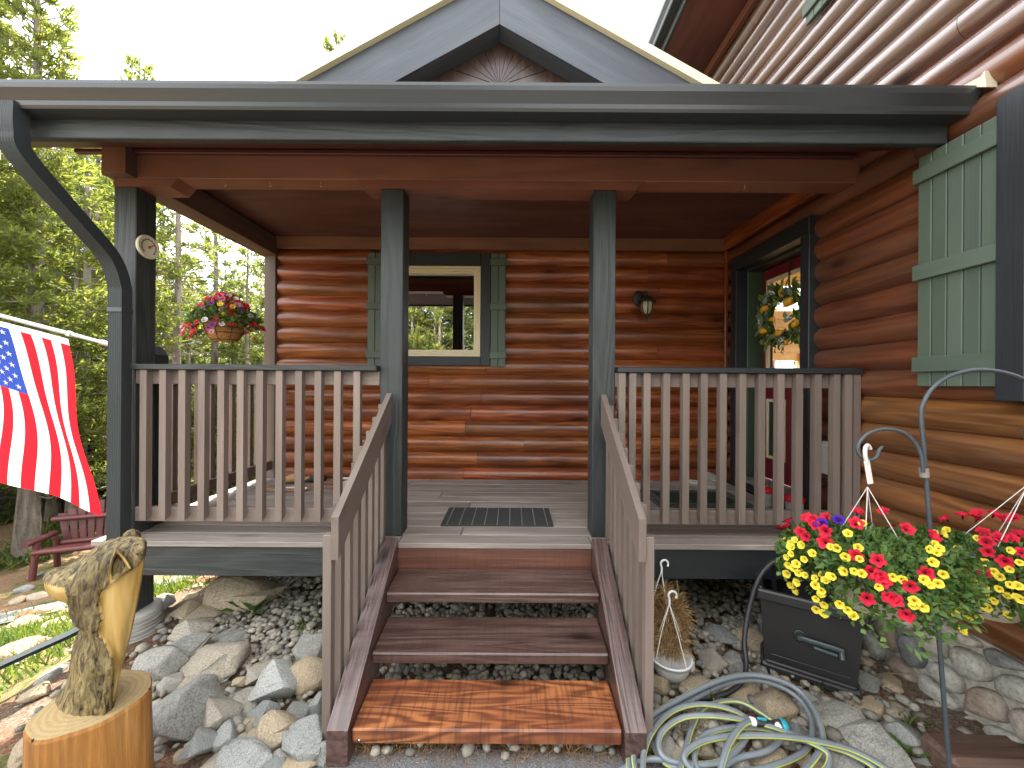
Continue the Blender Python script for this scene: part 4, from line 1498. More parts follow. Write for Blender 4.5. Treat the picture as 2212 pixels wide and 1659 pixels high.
cg.lathe([(0.0, -0.150), (0.005, -0.148), (0.006, -0.125), (0.010, -0.118), (0.016, -0.108), (0.026, -0.095), (0.028, -0.080), (0.018, -0.076)], 14)
link('cage', cg.mesh('cage', [m_iron]), LO, lan)

# ---- doorbell and utility plate
p = WX(1580, 792, XR - 0.055)
tag(span('doorbell', None, (XR - 0.075, XR - 0.052), (p.y - 0.022, p.y + 0.022), (p.z - 0.095, p.z + 0.095), m_blk, 0.005), 'slim black doorbell plate on the logs beside the red door', 'doorbell')
pb = WX(1800, 990, XR - 0.06)
pl = thing('cover_plate', (XR - 0.06, pb.y, pb.z), 'white cover plate low on the log wall behind the railing', 'cover plate')
span('plate', pl, (XR - 0.072, XR - 0.052), (pb.y - 0.085, pb.y + 0.085), (pb.z - 0.105, pb.z + 0.105), m_white_pl, 0.004)
span('lid', pl, (XR - 0.088, XR - 0.0725), (pb.y - 0.045, pb.y + 0.088), (pb.z - 0.112, pb.z + 0.085), m_white_pl, 0.004)

# ---- mats on the deck
m_rubber = plain('rubber_black', (0.028, 0.029, 0.027), 0.7, nscale=60, namp=0.3)
m_gridsteel = plain('mat_rib_steel', (0.20, 0.19, 0.17), 0.55, metal=0.0)
q0, q1, q2 = G(951, 1138, DECK), G(1196, 1138, DECK), G(968, 1099, DECK)
mx0, mx1, my0, my1 = q0.x, q1.x, q0.y, q2.y
mat = thing('door_mat', ((mx0 + mx1) / 2, (my0 + my1) / 2, DECK), 'black slatted boot mat lying at the top of the steps', 'door mat')
nsl = 17
for i in range(nsl):
    y = my0 + (my1 - my0) * (i + 0.5) / nsl
    lum('slat', mat, ((mx0 + mx1) / 2, y, DECK + 0.008), (mx1 - mx0, (my1 - my0) / nsl * 0.36, 0.012), m_rubber, None, 0.001)
for i in range(9):
    x = mx0 + (mx1 - mx0) * (0.055 + 0.89 * i / 8)
    lum('rib', mat, (x, (my0 + my1) / 2, DECK + 0.0165), (0.006, my1 - my0, 0.004), m_gridsteel, None, 0.0008)

t = NT('mat_green')
v = t.coords(rand=False)
n_ = t.noise(v, 120, 3, 0.7)
t.bsdf(t.ramp(n_, [(0.3, (0.014, 0.022, 0.016)), (0.7, (0.055, 0.075, 0.055))]), 0.95, t.bump(n_, 0.8, 0.01), spec=0.1)
mx0, mx1, my0, my1 = 1.16, 1.93, 3.02, 3.50
mat2 = thing('door_mat', ((mx0 + mx1) / 2, (my0 + my1) / 2, DECK), 'green pile door mat with rubber key border before the red door', 'door mat')
span('pile', mat2, (mx0 + 0.10, mx1 - 0.10), (my0 + 0.09, my1 - 0.09), (DECK + 0.002, DECK + 0.017), t.m, 0.004)
bd = MB()
for a, b, c, d in ((mx0, mx1, my0, my0 + 0.09), (mx0, mx1, my1 - 0.09, my1), (mx0, mx0 + 0.10, my0 + 0.0901, my1 - 0.0901), (mx1 - 0.10, mx1, my0 + 0.0901, my1 - 0.0901)):
    bd.box(((a + b) / 2, (c + d) / 2, DECK + 0.0045), (b - a, d - c, 0.007))
link('border', bd.mesh('border', [m_rubber]), (0, 0, 0), mat2)
ky = MB()
m_rub2 = plain('rubber_grey', (0.085, 0.088, 0.080), 0.8, nscale=50, namp=0.3)


def key_run(x0, y0, x1, y1, nx, ny):
    for i in range(nx):
        for j in range(ny):
            cx = x0 + (x1 - x0) * (i + 0.5) / nx
            cy = y0 + (y1 - y0) * (j + 0.5) / ny
            w = 0.032
            for (dx, dy, sx, sy) in ((0, -w, 2 * w, 0.008), (0, w, 2 * w, 0.008), (-w, 0, 0.008, 2 * w - 0.012), (w * 0.4, 0, w, 0.008), (w, -w * 0.45, 0.008, w)):
                ky.box((cx + dx, cy + dy, DECK + 0.0105), (sx, sy, 0.004))


key_run(mx0, my0, mx0 + 0.1, my1, 1, 6)
key_run(mx1 - 0.1, my0, mx1, my1, 1, 6)
key_run(mx0 + 0.1, my0, mx1 - 0.1, my0 + 0.09, 7, 1)
key_run(mx0 + 0.1, my1 - 0.09, mx1 - 0.1, my1, 7, 1)
for x in (mx0 + 0.106, mx1 - 0.106, mx0 + 0.006, mx1 - 0.006):
    ky.box((x, (my0 + my1) / 2, DECK + 0.0105), (0.007, my1 - my0, 0.004))
link('key_pattern', ky.mesh('key_pattern', [m_rub2]), (0, 0, 0), mat2)

# ---- sandals
m_sole = plain('shoe_sole', (0.34, 0.32, 0.27), 0.7)
m_shoe = plain('shoe_canvas', (0.58, 0.54, 0.44), 0.85, nscale=150, namp=0.12)
m_shoe2 = plain('shoe_strap', (0.24, 0.225, 0.19), 0.8, nscale=150, namp=0.12)


def shoe(loc, rz, label):
    s = thing('slip_on_shoe', loc, label, 'shoe', 'slip-on shoes left by the wall')
    M0 = Matrix.Translation(loc) @ Matrix.Rotation(rz, 4, 'Z')
    outl = []
    for i in range(20):
        a = 2 * math.pi * i / 20
        x = 0.13 * math.cos(a)
        y = 0.043 * math.sin(a) * (1.0 + 0.22 * math.cos(a - 0.4))
        outl.append((x, y))
    n = 20
    mb = MB()
    vs = [(x, y, 0.0) for x, y in outl] + [(x * 1.02, y * 1.03, 0.014) for x, y in outl] + [(x, y, 0.027) for x, y in outl]
    mb.add(vs, [tuple(range(n))[::-1], tuple(range(2 * n, 3 * n))] + [(r * n + i, r * n + (i + 1) % n, (r + 1) * n + (i + 1) % n, (r + 1) * n + i) for r in range(2) for i in range(n)], 0, False)
    link('sole', mb.mesh('sole', [m_sole]), M0, s)
    up = MB()
    vs, fs = [], []
    for j in range(7):
        f = j / 6
        x = 0.125 - 0.13 * f
        hw = 0.042 * math.sqrt(max(0.05, 1 - (1 - f) ** 2 * 0.9))
        h = 0.022 + 0.045 * math.sin(f * 1.5)
        for k in range(9):
            a = math.pi * k / 8
            vs.append((x, -hw * math.cos(a) * 1.02, 0.022 + h * math.sin(a)))
    fs = [(j * 9 + k, j * 9 + k + 1, (j + 1) * 9 + k + 1, (j + 1) * 9 + k) for j in range(6) for k in range(8)]
    up.add(vs, fs, 0, True)
    link('upper', up.mesh('upper', [m_shoe2]), M0, s)
    link('insole', MB().add([(x * 0.86 - 0.01, y * 0.8, 0.029) for x, y in outl], [tuple(range(n))]).mesh('insole', [m_shoe]), M0, s)
    hl = MB().tube(smooth_path([(-0.03, -0.042, 0.03), (-0.09, -0.045, 0.035), (-0.128, 0, 0.04), (-0.09, 0.045, 0.035), (-0.03, 0.042, 0.03)], 4), 0.008, 6)
    link('heel_strap', hl.mesh('heel_strap', [m_shoe]), M0, s)


pA, pB = G(1513, 1049, DECK), G(1528, 1042, DECK)
shoe((pA.x, pA.y - 0.05, DECK + 0.002), R(-38), 'pale slip-on shoe nearest the door mat, open heel showing')
shoe((pB.x + 0.04, pB.y + 0.06, DECK + 0.002), R(-50), 'pale slip-on shoe next to the log wall, behind its mate')

# ---- hummingbird feeders by the sill, and the red one on its side
m_feedred = plain('feeder_red', (0.60, 0.015, 0.03), 0.25, namp=0.04)
t = NT('feeder_glass')
g_ = t.bsdf((0.6, 0.62, 0.6), 0.08, out=False)
tr_ = t.n('ShaderNodeBsdfTransparent')
tr_.inputs[0].default_value = (0.8, 0.82, 0.8, 1)
ms_ = t.n('ShaderNodeMixShader')
ms_.inputs[0].default_value = 0.45
t.l(tr_.outputs[0], ms_.inputs[1]); t.l(g_, ms_.inputs[2]); t.l(ms_.outputs[0], t.out.inputs[0])
m_fglass = t.m


def feeder(x, y, s, label):
    f = thing('bird_feeder', (x, y, DECK), label, 'bird feeder', 'hummingbird feeders standing by the door sill')
    M0 = Matrix.Translation((x, y, DECK + 0.002)) @ Matrix.Scale(s, 4)
    link('bottle', MB().lathe([(0.048, 0.0), (0.054, 0.006), (0.056, 0.05), (0.060, 0.13), (0.060, 0.138)], 18).mesh('bottle', [m_fglass]), M0, f)
    link('lid', MB().lathe([(0.066, 0.138), (0.068, 0.142), (0.068, 0.165), (0.062, 0.178), (0.03, 0.185), (0.0, 0.186)], 18).mesh('lid', [m_feedred]), M0, f)
    hk = [(0.0 + 0.02 * math.cos(a), 0, 0.215 + 0.025 * math.sin(a)) for a in [R(-90 + 30 * i) for i in range(9)]]
    link('hanger', MB().tube([(0, 0, 0.185)] + hk, 0.003, 6).mesh('hanger', [m_feedred]), M0, f)


feeder(2.02, 3.07, 0.82, 'small clear bird feeder with red lid farther from the railing corner')
feeder(2.03, 2.77, 0.95, 'larger clear bird feeder with red lid and loop at the door casing')
pr = G(1708, 1140, DECK)
rfd = thing('bird_feeder', (pr.x, 2.62, DECK), 'red flower-shaped feeder lying on the deck under the bottom rail', 'bird feeder')
fl = MB()
for k in range(12):
    a = 2 * math.pi * k / 12
    fl.tube([(pr.x - 0.09, 2.58, DECK + 0.035), (pr.x - 0.09 + 0.026 * math.cos(a), 2.575, DECK + 0.035 + 0.026 * math.sin(a)), (pr.x - 0.09 + 0.042 * math.cos(a), 2.585, DECK + 0.035 + 0.030 * math.sin(a))], [0.004, 0.011, 0.004], 6)
link('petals', fl.mesh('petals', [m_feedred]), (0, 0, 0), rfd)
link('flower_centre', MB().lathe([(0.014, 0), (0.012, 0.01), (0, 0.014)], 10, M=Matrix.Translation((pr.x - 0.09, 2.574, DECK + 0.035)) @ Matrix.Rotation(R(90), 4, 'X')).mesh('flower_centre', [plain('feeder_yellow', (0.75, 0.55, 0.06), 0.4)]), (0, 0, 0), rfd)
link('tray', MB().lathe([(0.0, 0), (0.075, 0.004), (0.09, 0.02), (0.075, 0.04), (0.03, 0.055), (0.0, 0.056)], 16).mesh('tray', [m_feedred]), (pr.x + 0.05, 2.64, DECK + 0.002), rfd)

# ---- bits of garden gear along the back wall
m_tan = plain('glove_tan', (0.52, 0.33, 0.15), 0.9, nscale=30, namp=0.15, bump=0.2)
m_char = plain('cloth_charcoal', (0.045, 0.042, 0.04), 0.9, nscale=80, namp=0.4)
gp = G(648, 1042, DECK)


def glove(loc, rz, m, label, s=1.0):
    g = thing('work_glove', loc, label, 'glove')
    M0 = Matrix.Translation(loc) @ Matrix.Rotation(rz, 4, 'Z') @ Matrix.Scale(s, 4)
    pm = MB()
    rings = []
    for j in range(7):
        f = j / 6
        x = -0.10 + 0.17 * f
        hw = (0.040, 0.038, 0.045, 0.052, 0.054, 0.052, 0.045)[j]
        h = (0.028, 0.030, 0.036, 0.038, 0.034, 0.028, 0.020)[j]
        rings.append([(x, hw * math.cos(2 * math.pi * k / 10), h + h * math.sin(2 * math.pi * k / 10)) for k in range(10)])
    vs = [q for r in rings for q in r]
    pm.add(vs, [(j * 10 + k, j * 10 + (k + 1) % 10, (j + 1) * 10 + (k + 1) % 10, (j + 1) * 10 + k) for j in range(6) for k in range(10)] + [tuple(range(10))[::-1], tuple(range(60, 70))], 0, True)
    link('palm', pm.mesh('palm', [m]), M0, g)
    for k, (y, ln) in enumerate(((-0.036, 0.055), (-0.012, 0.07), (0.012, 0.068), (0.035, 0.05))):
        link('finger', MB().tube([(0.055, y, 0.022), (0.07 + ln * 0.6, y * 1.2, 0.028), (0.07 + ln, y * 1.3, 0.015)], [0.014, 0.013, 0.009], 8).mesh('finger', [m]), M0, g)
    link('thumb', MB().tube([(-0.01, 0.045, 0.028), (0.02, 0.072, 0.026), (0.05, 0.085, 0.016)], [0.016, 0.014, 0.009], 8).mesh('thumb', [m]), M0, g)


glove((-2.07, 3.72, DECK + 0.003), R(25), m_tan, 'tan leather work glove lying by the back log wall', 1.05)
glove((-1.90, 3.76, DECK + 0.003), R(160), m_char, 'charcoal work glove lying behind the white tube')
for i, (x, y, ln, rz, lab) in enumerate(((-2.02, 3.40, 0.42, 0.03, 'rough wooden stake lying nearest the corner post side'), (-1.82, 3.55, 0.22, -0.18, 'short reddish wooden stake behind the white tube'), (-1.62, 3.66, 0.30, 0.10, 'long wooden stake lying close to the stair rail'), (-1.58, 3.52, 0.28, 0.16, 'split wooden stake lying in front of another by the stair rail'))):
    sk = MB().prism([(-ln / 2, 0), (ln / 2 - 0.05, 0), (ln / 2, 0.010), (ln / 2 - 0.05, 0.022), (-ln / 2, 0.022)], 0.03)
    o = link('wooden_stake', sk.mesh('wooden_stake', [wd('stake', 'X')]), Matrix.Translation((x, y, DECK + 0.003)) @ Matrix.Rotation(rz, 4, 'Z'))
    tag(o, lab, 'stake', 'wooden stakes on the deck')
tb = link('tube', MB().tube([(0, 0, 0), (0.27, 0.01, 0)], 0.013, 12).mesh('tube', [m_white_pl]), (-2.09, 3.44, DECK + 0.0165))
tag(tb, 'white plastic tube lying on the deck by the tan glove', 'tube')
tb = link('tube', MB().tube([(0, 0, 0), (0.12, 0.0, 0)], 0.012, 12).mesh('tube', [m_white_pl]), (-1.68, 3.82, DECK + 0.0155))
tag(tb, 'short white tube against the foot of the log wall', 'tube')

# ---- wreath on the door
wc = WX(1697, 682, DX - 0.06)
wr = thing('wreath', wc, 'leafy lemon wreath on black ribbon hanging on the red door', 'wreath')
MW = Matrix.Translation(wc) @ Matrix.Rotation(R(-90), 4, 'Z')          # local x along the door, y out of it, z up
wrnd = random.Random(3)
m_wleaf = leafmat('wreath_leaf', [(0.0, (0.05, 0.095, 0.03)), (0.5, (0.105, 0.165, 0.048)), (1.0, (0.17, 0.23, 0.08))], 0.25, 0.45, 0.0)
m_euc = leafmat('eucalyptus_leaf', [(0.0, (0.15, 0.22, 0.17)), (1.0, (0.27, 0.35, 0.28))], 0.2, 0.6)


def leaf_at(mb, p, d, n, ln, w, tint, fold=0.25):
    d = d.normalized()
    s = d.cross(n).normalized()
    n = s.cross(d).normalized()
    a, tip, m1, m2 = p, p + d * ln - n * ln * 0.12, p + d * ln * 0.35, p + d * ln * 0.7
    vs = [a, m1 + s * w + n * w * fold, m2 + s * w * 0.75 + n * w * fold, tip, m2 - s * w * 0.75 + n * w * fold, m1 - s * w + n * w * fold, m1, m2]
    mb.add(vs, [(0, 6, 1), (6, 7, 2, 1), (7, 3, 2), (0, 5, 6), (5, 4, 7, 6), (4, 3, 7)], 0, True, tint)


ring = MB()
ring.tube([(0.185 * math.cos(a), 0, 0.185 * math.sin(a)) for a in [2 * math.pi * i / 24 for i in range(25)]], 0.018, 8, tint=0.1)
link('vine_ring', ring.mesh('vine_ring', [plain('vine', (0.06, 0.035, 0.02), 0.9)]), MW, wr)
for i in range(230):
    a = wrnd.uniform(0, 2 * math.pi)
    rr = 0.20 + wrnd.uniform(-0.06, 0.06)
    p = Vector((rr * math.cos(a), -wrnd.uniform(0.0, 0.055), rr * math.sin(a)))
    rad = Vector((math.cos(a), 0, math.sin(a)))
    tang = Vector((-math.sin(a), 0, math.cos(a)))
    d = rad * wrnd.uniform(-0.5, 1.0) + tang * wrnd.uniform(-1, 1) + Vector((0, -wrnd.uniform(0.0, 0.6), 0))
    n = Vector((wrnd.uniform(-.5, .5), -1, wrnd.uniform(-.5, .5)))
    mb = MB()
    leaf_at(mb, Vector((0, 0, 0)), d, n, wrnd.uniform(0.07, 0.125), wrnd.uniform(0.015, 0.024), wrnd.random())
    link('leaf', mb.mesh('leaf', [m_wleaf]), MW @ Matrix.Translation(p), wr)
for (ax, az) in ((-0.15, 0.13), (-0.18, -0.03), (0.13, 0.12), (0.12, -0.04), (0.11, 0.16), (-0.11, 0.17), (-0.13, 0.02), (0.05, -0.2)):
    for k in range(7):
        p = Vector((ax + wrnd.uniform(-.035, .035), -0.06 - wrnd.uniform(0, .03), az + wrnd.uniform(-.045, .045)))
        mb = MB()
        nn = 9
        rr = wrnd.uniform(0.017, 0.025)
        tl = Matrix.Rotation(wrnd.uniform(-.6, .6), 3, 'X') @ Matrix.Rotation(wrnd.uniform(-.6, .6), 3, 'Z')
        mb.add([tl @ Vector((rr * math.cos(2 * math.pi * q / nn), 0, rr * math.sin(2 * math.pi * q / nn))) for q in range(nn)], [tuple(range(nn))], 0, False, wrnd.random())
        link('eucalyptus_leaf', mb.mesh('eucalyptus_leaf', [m_euc]), MW @ Matrix.Translation(p), wr)
m_lemon = plain('lemon_yellow', (0.75, 0.36, 0.012), 0.45, nscale=60, namp=0.08, bump=0.1)
lem = MB().lathe([(0, -0.044), (0.008, -0.040), (0.020, -0.030), (0.028, -0.012), (0.029, 0.008), (0.022, 0.026), (0.009, 0.037), (0.006, 0.043), (0, 0.046)], 14).mesh('lemon', [m_lemon])
for ax, az, rot, sc_ in ((-0.16, 0.085, 60, 1), (-0.17, -0.105, 95, 1.1), (0.06, 0.18, 0, 0.9), (0.135, 0.085, 55, 1.15), (0.03, -0.15, 80, 1), (-0.18, 0.055, 30, 0.5), (-0.065, -0.02, 80, 0.6), (0.11, -0.235, 10, 0.5), (0.21, -0.10, 40, 0.9)):
    link('lemon', lem, MW @ Matrix.Translation((ax, -0.075, az)) @ Matrix.Rotation(R(rot), 4, 'Y') @ Matrix.Scale(sc_, 4), wr)
m_berry = plain('berry_dark', (0.012, 0.010, 0.016), 0.25)
m_wflower = plain('wreath_white', (0.72, 0.72, 0.66), 0.7)
for name, m, spots, r_ in (('berry_cluster', m_berry, ((0.0, 0.16), (0.08, 0.12), (0.12, -0.17), (-0.03, -0.24), (-0.19, -0.16)), 0.008), ('white_blossom', m_wflower, ((-0.2, -0.02), (-0.05, 0.2), (0.07, -0.22), (0.15, -0.03)), 0.007)):
    for ax, az in spots:
        mb = MB()
        for k in range(9):
            mb.lathe([(0, -r_), (r_ * .8, -r_ * .5), (r_, 0), (r_ * .8, r_ * .5), (0, r_)], 6, c=(wrnd.uniform(-.028, .028), wrnd.uniform(-.012, .012), wrnd.uniform(-.028, .028)))
        link(name, mb.mesh(name, [m]), MW @ Matrix.Translation((ax, -0.08, az)), wr)
rb_ = MB().box((0, 0.028, 0), (0.018, 0.004, 1.0 * (2.70 - wc.z - 0.15)), Matrix.Translation((0, 0, 0.17 + (2.70 - wc.z - 0.15) / 2)))
link('ribbon', rb_.mesh('ribbon', [m_blk]), MW, wr)

# ---- red bench in the woods
def make_bench():
    b0 = W(205, 1240, 6.6)
    gz = ground_z(b0.x, b0.y)
    th_ = thing('garden_bench', (b0.x, b0.y, gz), 'dark red fan-back garden bench standing among the trees', 'bench')
    M0 = Matrix.Translation((b0.x, b0.y, gz)) @ Matrix.Rotation(R(20), 4, 'Z')

    def P(name, mb):
        link(name, mb.mesh(name, [wd('bench_red', 'X')]), M0, th_)
    wdt = 1.25
    for s in (-1, 1):
        P('leg', MB().tube([(s * wdt / 2, -0.27, 0.0), (s * (wdt / 2 - 0.01), -0.20, 0.57)], 0.045, 8))
        P('leg', MB().tube([(s * wdt / 2, 0.26, 0.0), (s * (wdt / 2 - 0.02), 0.20, 0.50)], 0.045, 8))
        P('arm', MB().tube([(s * (wdt / 2 + 0.03), -0.36, 0.60), (s * (wdt / 2 + 0.01), 0.22, 0.58)], 0.05, 8))
        P('side_rail', MB().tube([(s * (wdt / 2 - 0.03), -0.25, 0.40), (s * (wdt / 2 - 0.03), 0.26, 0.27)], 0.04, 8))
    for k in range(5):
        P('seat_slat', MB().tube([(-wdt / 2, -0.26 + 0.11 * k, 0.435 - 0.025 * k), (wdt / 2, -0.26 + 0.11 * k, 0.435 - 0.025 * k)], 0.042, 8))
    P('back_rail', MB().tube([(-wdt / 2 - 0.02, 0.25, 0.40), (wdt / 2 + 0.02, 0.25, 0.40)], 0.045, 8))
    P('back_rail', MB().tube([(-wdt / 2 - 0.08, 0.28, 0.80), (wdt / 2 + 0.08, 0.28, 0.80)], 0.045, 8))
    ns = 11
    for k in range(ns):
        f = (k - (ns - 1) / 2) / ((ns - 1) / 2)
        x0, x1 = f * wdt * 0.42, f * wdt * 0.52
        top = 0.86 + 0.19 * (1 - f * f)
        mb = MB().add([(x0 - .036, .30, .36), (x0 + .036, .30, .36), (x1 + .052, .40, top), (x1 - .052, .40, top), (x0 - .036, .325, .36), (x0 + .036, .325, .36), (x1 + .052, .425, top), (x1 - .052, .425, top)],
                      [(0, 1, 2, 3), (4, 7, 6, 5), (0, 4, 5, 1), (1, 5, 6, 2), (2, 6, 7, 3), (3, 7, 4, 0)])
        P('back_slat', mb)


make_bench()

# ---- carved animal head on a stump
SY = 1.42
sc0 = W(203, 1512, SY)
t = NT('stump_side')
v = t.coords((9, 9, 1.2), rand=False)
st = t.noise(v, 1.0, 5, 0.65)
zc = t.n('ShaderNodeSeparateXYZ')
tcs = t.n('ShaderNodeTexCoord')
t.l(tcs.outputs['Object'], zc.inputs[0])
edge_ = t.math('ADD', zc.outputs[2], t.math('MULTIPLY', st, 0.14))
col = t.ramp(st, [(0.3, (0.19, 0.075, 0.016)), (0.55, (0.36, 0.155, 0.035)), (0.75, (0.46, 0.24, 0.075))])
col = t.mix(t.ramp(edge_, [(0.40, 0.0), (0.42, 0.75)]), col, (0.30, 0.215, 0.115))
fn = t.noise(t.coords((70, 70, 3), rand=False), 1.0, 3, 0.6)
t.bsdf(t.mix(1.0, col, t.ramp(fn, [(0.3, 0.72), (0.7, 1.1)]), 'MULTIPLY'), 0.5, t.bump(fn, 0.4, 0.006), spec=0.35)
m_stump = t.m
t = NT('stump_top')
v = t.coords((1, 1, 0), rand=False)
gr_ = t.n('ShaderNodeTexWave', wave_type='RINGS')
gr_.rings_direction = 'Z'
gr_.inputs['Scale'].default_value = 17
gr_.inputs['Distortion'].default_value = 2.0
t.l(v, gr_.inputs['Vector'])
nn_ = t.noise(t.coords(rand=False), 40, 4, 0.7)
t.bsdf(t.mix(t.math('MULTIPLY', gr_.outputs['Fac'], nn_), (0.30, 0.215, 0.10), (0.40, 0.30, 0.15)), 0.7, t.bump(nn_, 0.6, 0.006), spec=0.2)
m_stop = t.m
STZ = sc0.z + 0.0
SR = 0.160
carv = thing('wood_carving', (sc0.x, SY, ground_z(sc0.x, SY)), 'chainsaw-carved animal head and neck on a golden log stump', 'wood carving')
mb = MB()
seg = 48
gz = ground_z(sc0.x, SY) - 0.12
prof = [(1.06, gz - STZ), (1.03, -0.25), (1.0, -0.1), (0.995, -0.012), (0.97, 0.0)]
vs = []
for r_, z in prof:
    for k in range(seg):
        a = 2 * math.pi * k / seg
        rr = SR * r_ * (1 + 0.03 * math.sin(3 * a + 1) + 0.018 * math.sin(7 * a))
        vs.append((rr * math.cos(a), rr * math.sin(a), z))
fs = [(i * seg + k, i * seg + (k + 1) % seg, (i + 1) * seg + (k + 1) % seg, (i + 1) * seg + k) for i in range(4) for k in range(seg)]
mats_ = [0] * len(fs)
fs.append(tuple(range(4 * seg, 5 * seg)))
mats_.append(1)
mb.add(vs, fs, mats_, False)
link('stump', mb.mesh('stump', [m_stump, m_stop]), (sc0.x, SY, STZ), carv)
ck = MB()
for a, w in ((-100, 0.004), (20, 0.003)):
    a = R(a)
    q = Vector((math.cos(a), math.sin(a), 0)) * SR * 1.0
    ck.box((q.x, q.y, -0.13), (0.006, 0.006, 0.26), mat=0)
link('check_crack', ck.mesh('check_crack', [m_dark]), (sc0.x, SY, STZ), carv)

# outline of head and neck, in picture units, on the plane through the stump's middle
OUT = [(93, 1247), (99, 1237), (118, 1231), (140, 1226), (160, 1218), (178, 1205), (196, 1191), (216, 1178), (238, 1168), (262, 1161), (290, 1160), (313, 1163), (318, 1172), (316, 1195),
       (311, 1225), (306, 1258), (300, 1290), (294, 1320), (288, 1350), (280, 1385), (268, 1425), (258, 1465), (250, 1505), (248, 1528), (225, 1550), (190, 1568), (150, 1580), (110, 1585), (80, 1578), (74, 1562), (92, 1540), (115, 1515), (138, 1488),
       (147, 1462), (151, 1430), (156, 1400), (164, 1376), (173, 1362), (170, 1352), (157, 1342), (148, 1325), (147, 1308), (143, 1298), (128, 1294), (113, 1287), (102, 1277), (95, 1263)]
op = [(p.x, p.z) for p in (W(x, y, SY) for x, y in OUT)]


def densify(poly, d):
    out = []
    for i in range(len(poly)):
        a, b = Vector(poly[i]), Vector(poly[(i + 1) % len(poly)])
        n = max(1, int((b - a).length / d))
        out += [a + (b - a) * k / n for k in range(n)]
    return out


op = densify(op, 0.007)


def pdist(p):
    best = 9
    for i in range(len(op)):
        a, b = op[i], op[(i + 1) % len(op)]
        ab = b - a
        s = max(0, min(1, (p - a).dot(ab) / max(ab.dot(ab), 1e-9)))
        best = min(best, (a + ab * s - p).length)
    return best


def inside(p):
    c = False
    for i in range(len(op)):
        a, b = op[i], op[i - 1]
        if (a.y > p.y) != (b.y > p.y) and p.x < (b.x - a.x) * (p.y - a.y) / (b.y - a.y) + a.x:
            c = not c
    return c


xs_, zs_ = [q.x for q in op], [q.y for q in op]
pts = list(op)
nb_ = len(op)
st_ = 0.0072
z = min(zs_) + st_
row = 0
while z < max(zs_):
    x = min(xs_) + (st_ / 2 if row % 2 else 0)
    while x < max(xs_):
        q = Vector((x, z))
        if inside(q) and pdist(q) > 0.004:
            pts.append(q)
        x += st_
    z += st_
    row += 1
res = geometry.delaunay_2d_cdt(pts, [(i, (i + 1) % nb_) for i in range(nb_)], [], 1, 1e-5)
tv, tf = res[0], res[2]
hd = W(250, 1200, SY)


def smooth_zone(q, yy=SY):
    """the sawn, unfurred back of the log (picture right)"""
    px = 1106 + q.x / yy * FPX
    py = 829.5 - (q.y - CAM_H) / yy * FPX
    py += ROLL * (px - 1106)
    if inpoly(px, py, SMOOTH):
        return True
    return inpoly(px, py, SNOUT)


SMOOTH = [(236, 1242), (262, 1226), (300, 1206), (322, 1188), (316, 1240), (304, 1300), (292, 1350), (279, 1410), (266, 1460), (254, 1510), (246, 1490), (250, 1440), (244, 1395), (230, 1364), (214, 1346), (222, 1315), (214, 1285), (222, 1258)]
SNOUT = [(90, 1250), (120, 1248), (146, 1252), (152, 1275), (146, 1300), (120, 1295), (98, 1278)]


def inpoly(x, y, P):
    c = False
    for i in range(len(P)):
        a, b = P[i], P[i - 1]
        if (a[1] > y) != (b[1] > y) and x < (b[0] - a[0]) * (y - a[1]) / (b[1] - a[1]) + a[0]:
            c = not c
    return c


V_f, V_b = [], []
dv_ = Vector((sc0.x, SY, 0)).normalized()          # the carving is turned to face the steps
for q in tv:
    q = Vector(q)
    d = pdist(q)
    hth = 0.10 * math.sqrt(max(0.0, 1 - (1 - min(1, d / 0.075)) ** 2))
    g = 0.0
    if not smooth_zone(q):
        g = 0.011 * noise.noise(Vector((q.x * 60, q.y * 22, 1.0))) + 0.006 * noise.noise(Vector((q.x * 120, q.y * 50, 2.0)))
    else:
        px = 1106 + q.x / SY * FPX
        py = 829.5 - (q.y - CAM_H) / SY * FPX + ROLL * (px - 1106)
        if px > 200:
            # two sawn facets that meet in a bowed edge
            ex = 262 - 17 * math.sin((py - 1215) / 52.0)
            g = 0.022 - 0.014 * max(0.0, 1 - abs(px - ex) / 30.0)
    f = min(1, d / 0.02)
    p3 = Vector((q.x, 0, q.y))
    V_f.append(p3 - dv_ * (hth - g * f))
    V_b.append(p3 + dv_ * (hth + g * f))
nv = len(V_f)
F_, M_ = [], []
for tri in tf:
    tri = list(tri)
    cen = sum((Vector(tv[k]) for k in tri), Vector((0, 0))) / len(tri)
    a, b, c = (Vector(tv[k]) for k in tri[:3])
    if (b - a).cross(c - a) < 0:
        tri = tri[::-1]
    m = 1 if smooth_zone(cen, SY) else 0
    F_.append(tri)
    M_.append(m)
    F_.append([k + nv for k in tri[::-1]])
    M_.append(m)
# weld the rim by reusing front boundary points for the back
mb = MB()
mb.add(V_f + V_b, F_, M_, True)
t = NT('carved_fur')
v = t.coords((26, 26, 9), rand=False)
f1 = t.noise(v, 1.6, 4, 0.6, 1.2)
geo = t.n('ShaderNodeTexCoord')
low = t.noise(t.coords(rand=False), 5, 3, 0.6)
c = t.ramp(f1, [(0.36, (0.020, 0.015, 0.008)), (0.47, (0.13, 0.094, 0.038)), (0.66, (0.27, 0.205, 0.085))])
c = t.mix(t.ramp(low, [(0.48, 0.0), (0.66, 0.75)]), c, t.mix(1.0, c, (0.35, 0.31, 0.26), 'MULTIPLY'))
t.bsdf(c, 0.62, t.bump(f1, 1.0, 0.012), spec=0.3)
m_fur = t.m
t = NT('carved_smooth')
f1 = t.noise(t.coords((24, 24, 2), rand=False), 1.0, 4, 0.6)
t.bsdf(t.ramp(f1, [(0.3, (0.22, 0.125, 0.030)), (0.5, (0.36, 0.225, 0.060)), (0.7, (0.40, 0.28, 0.105))]), 0.45, t.bump(f1, 0.2, 0.004), spec=0.4)
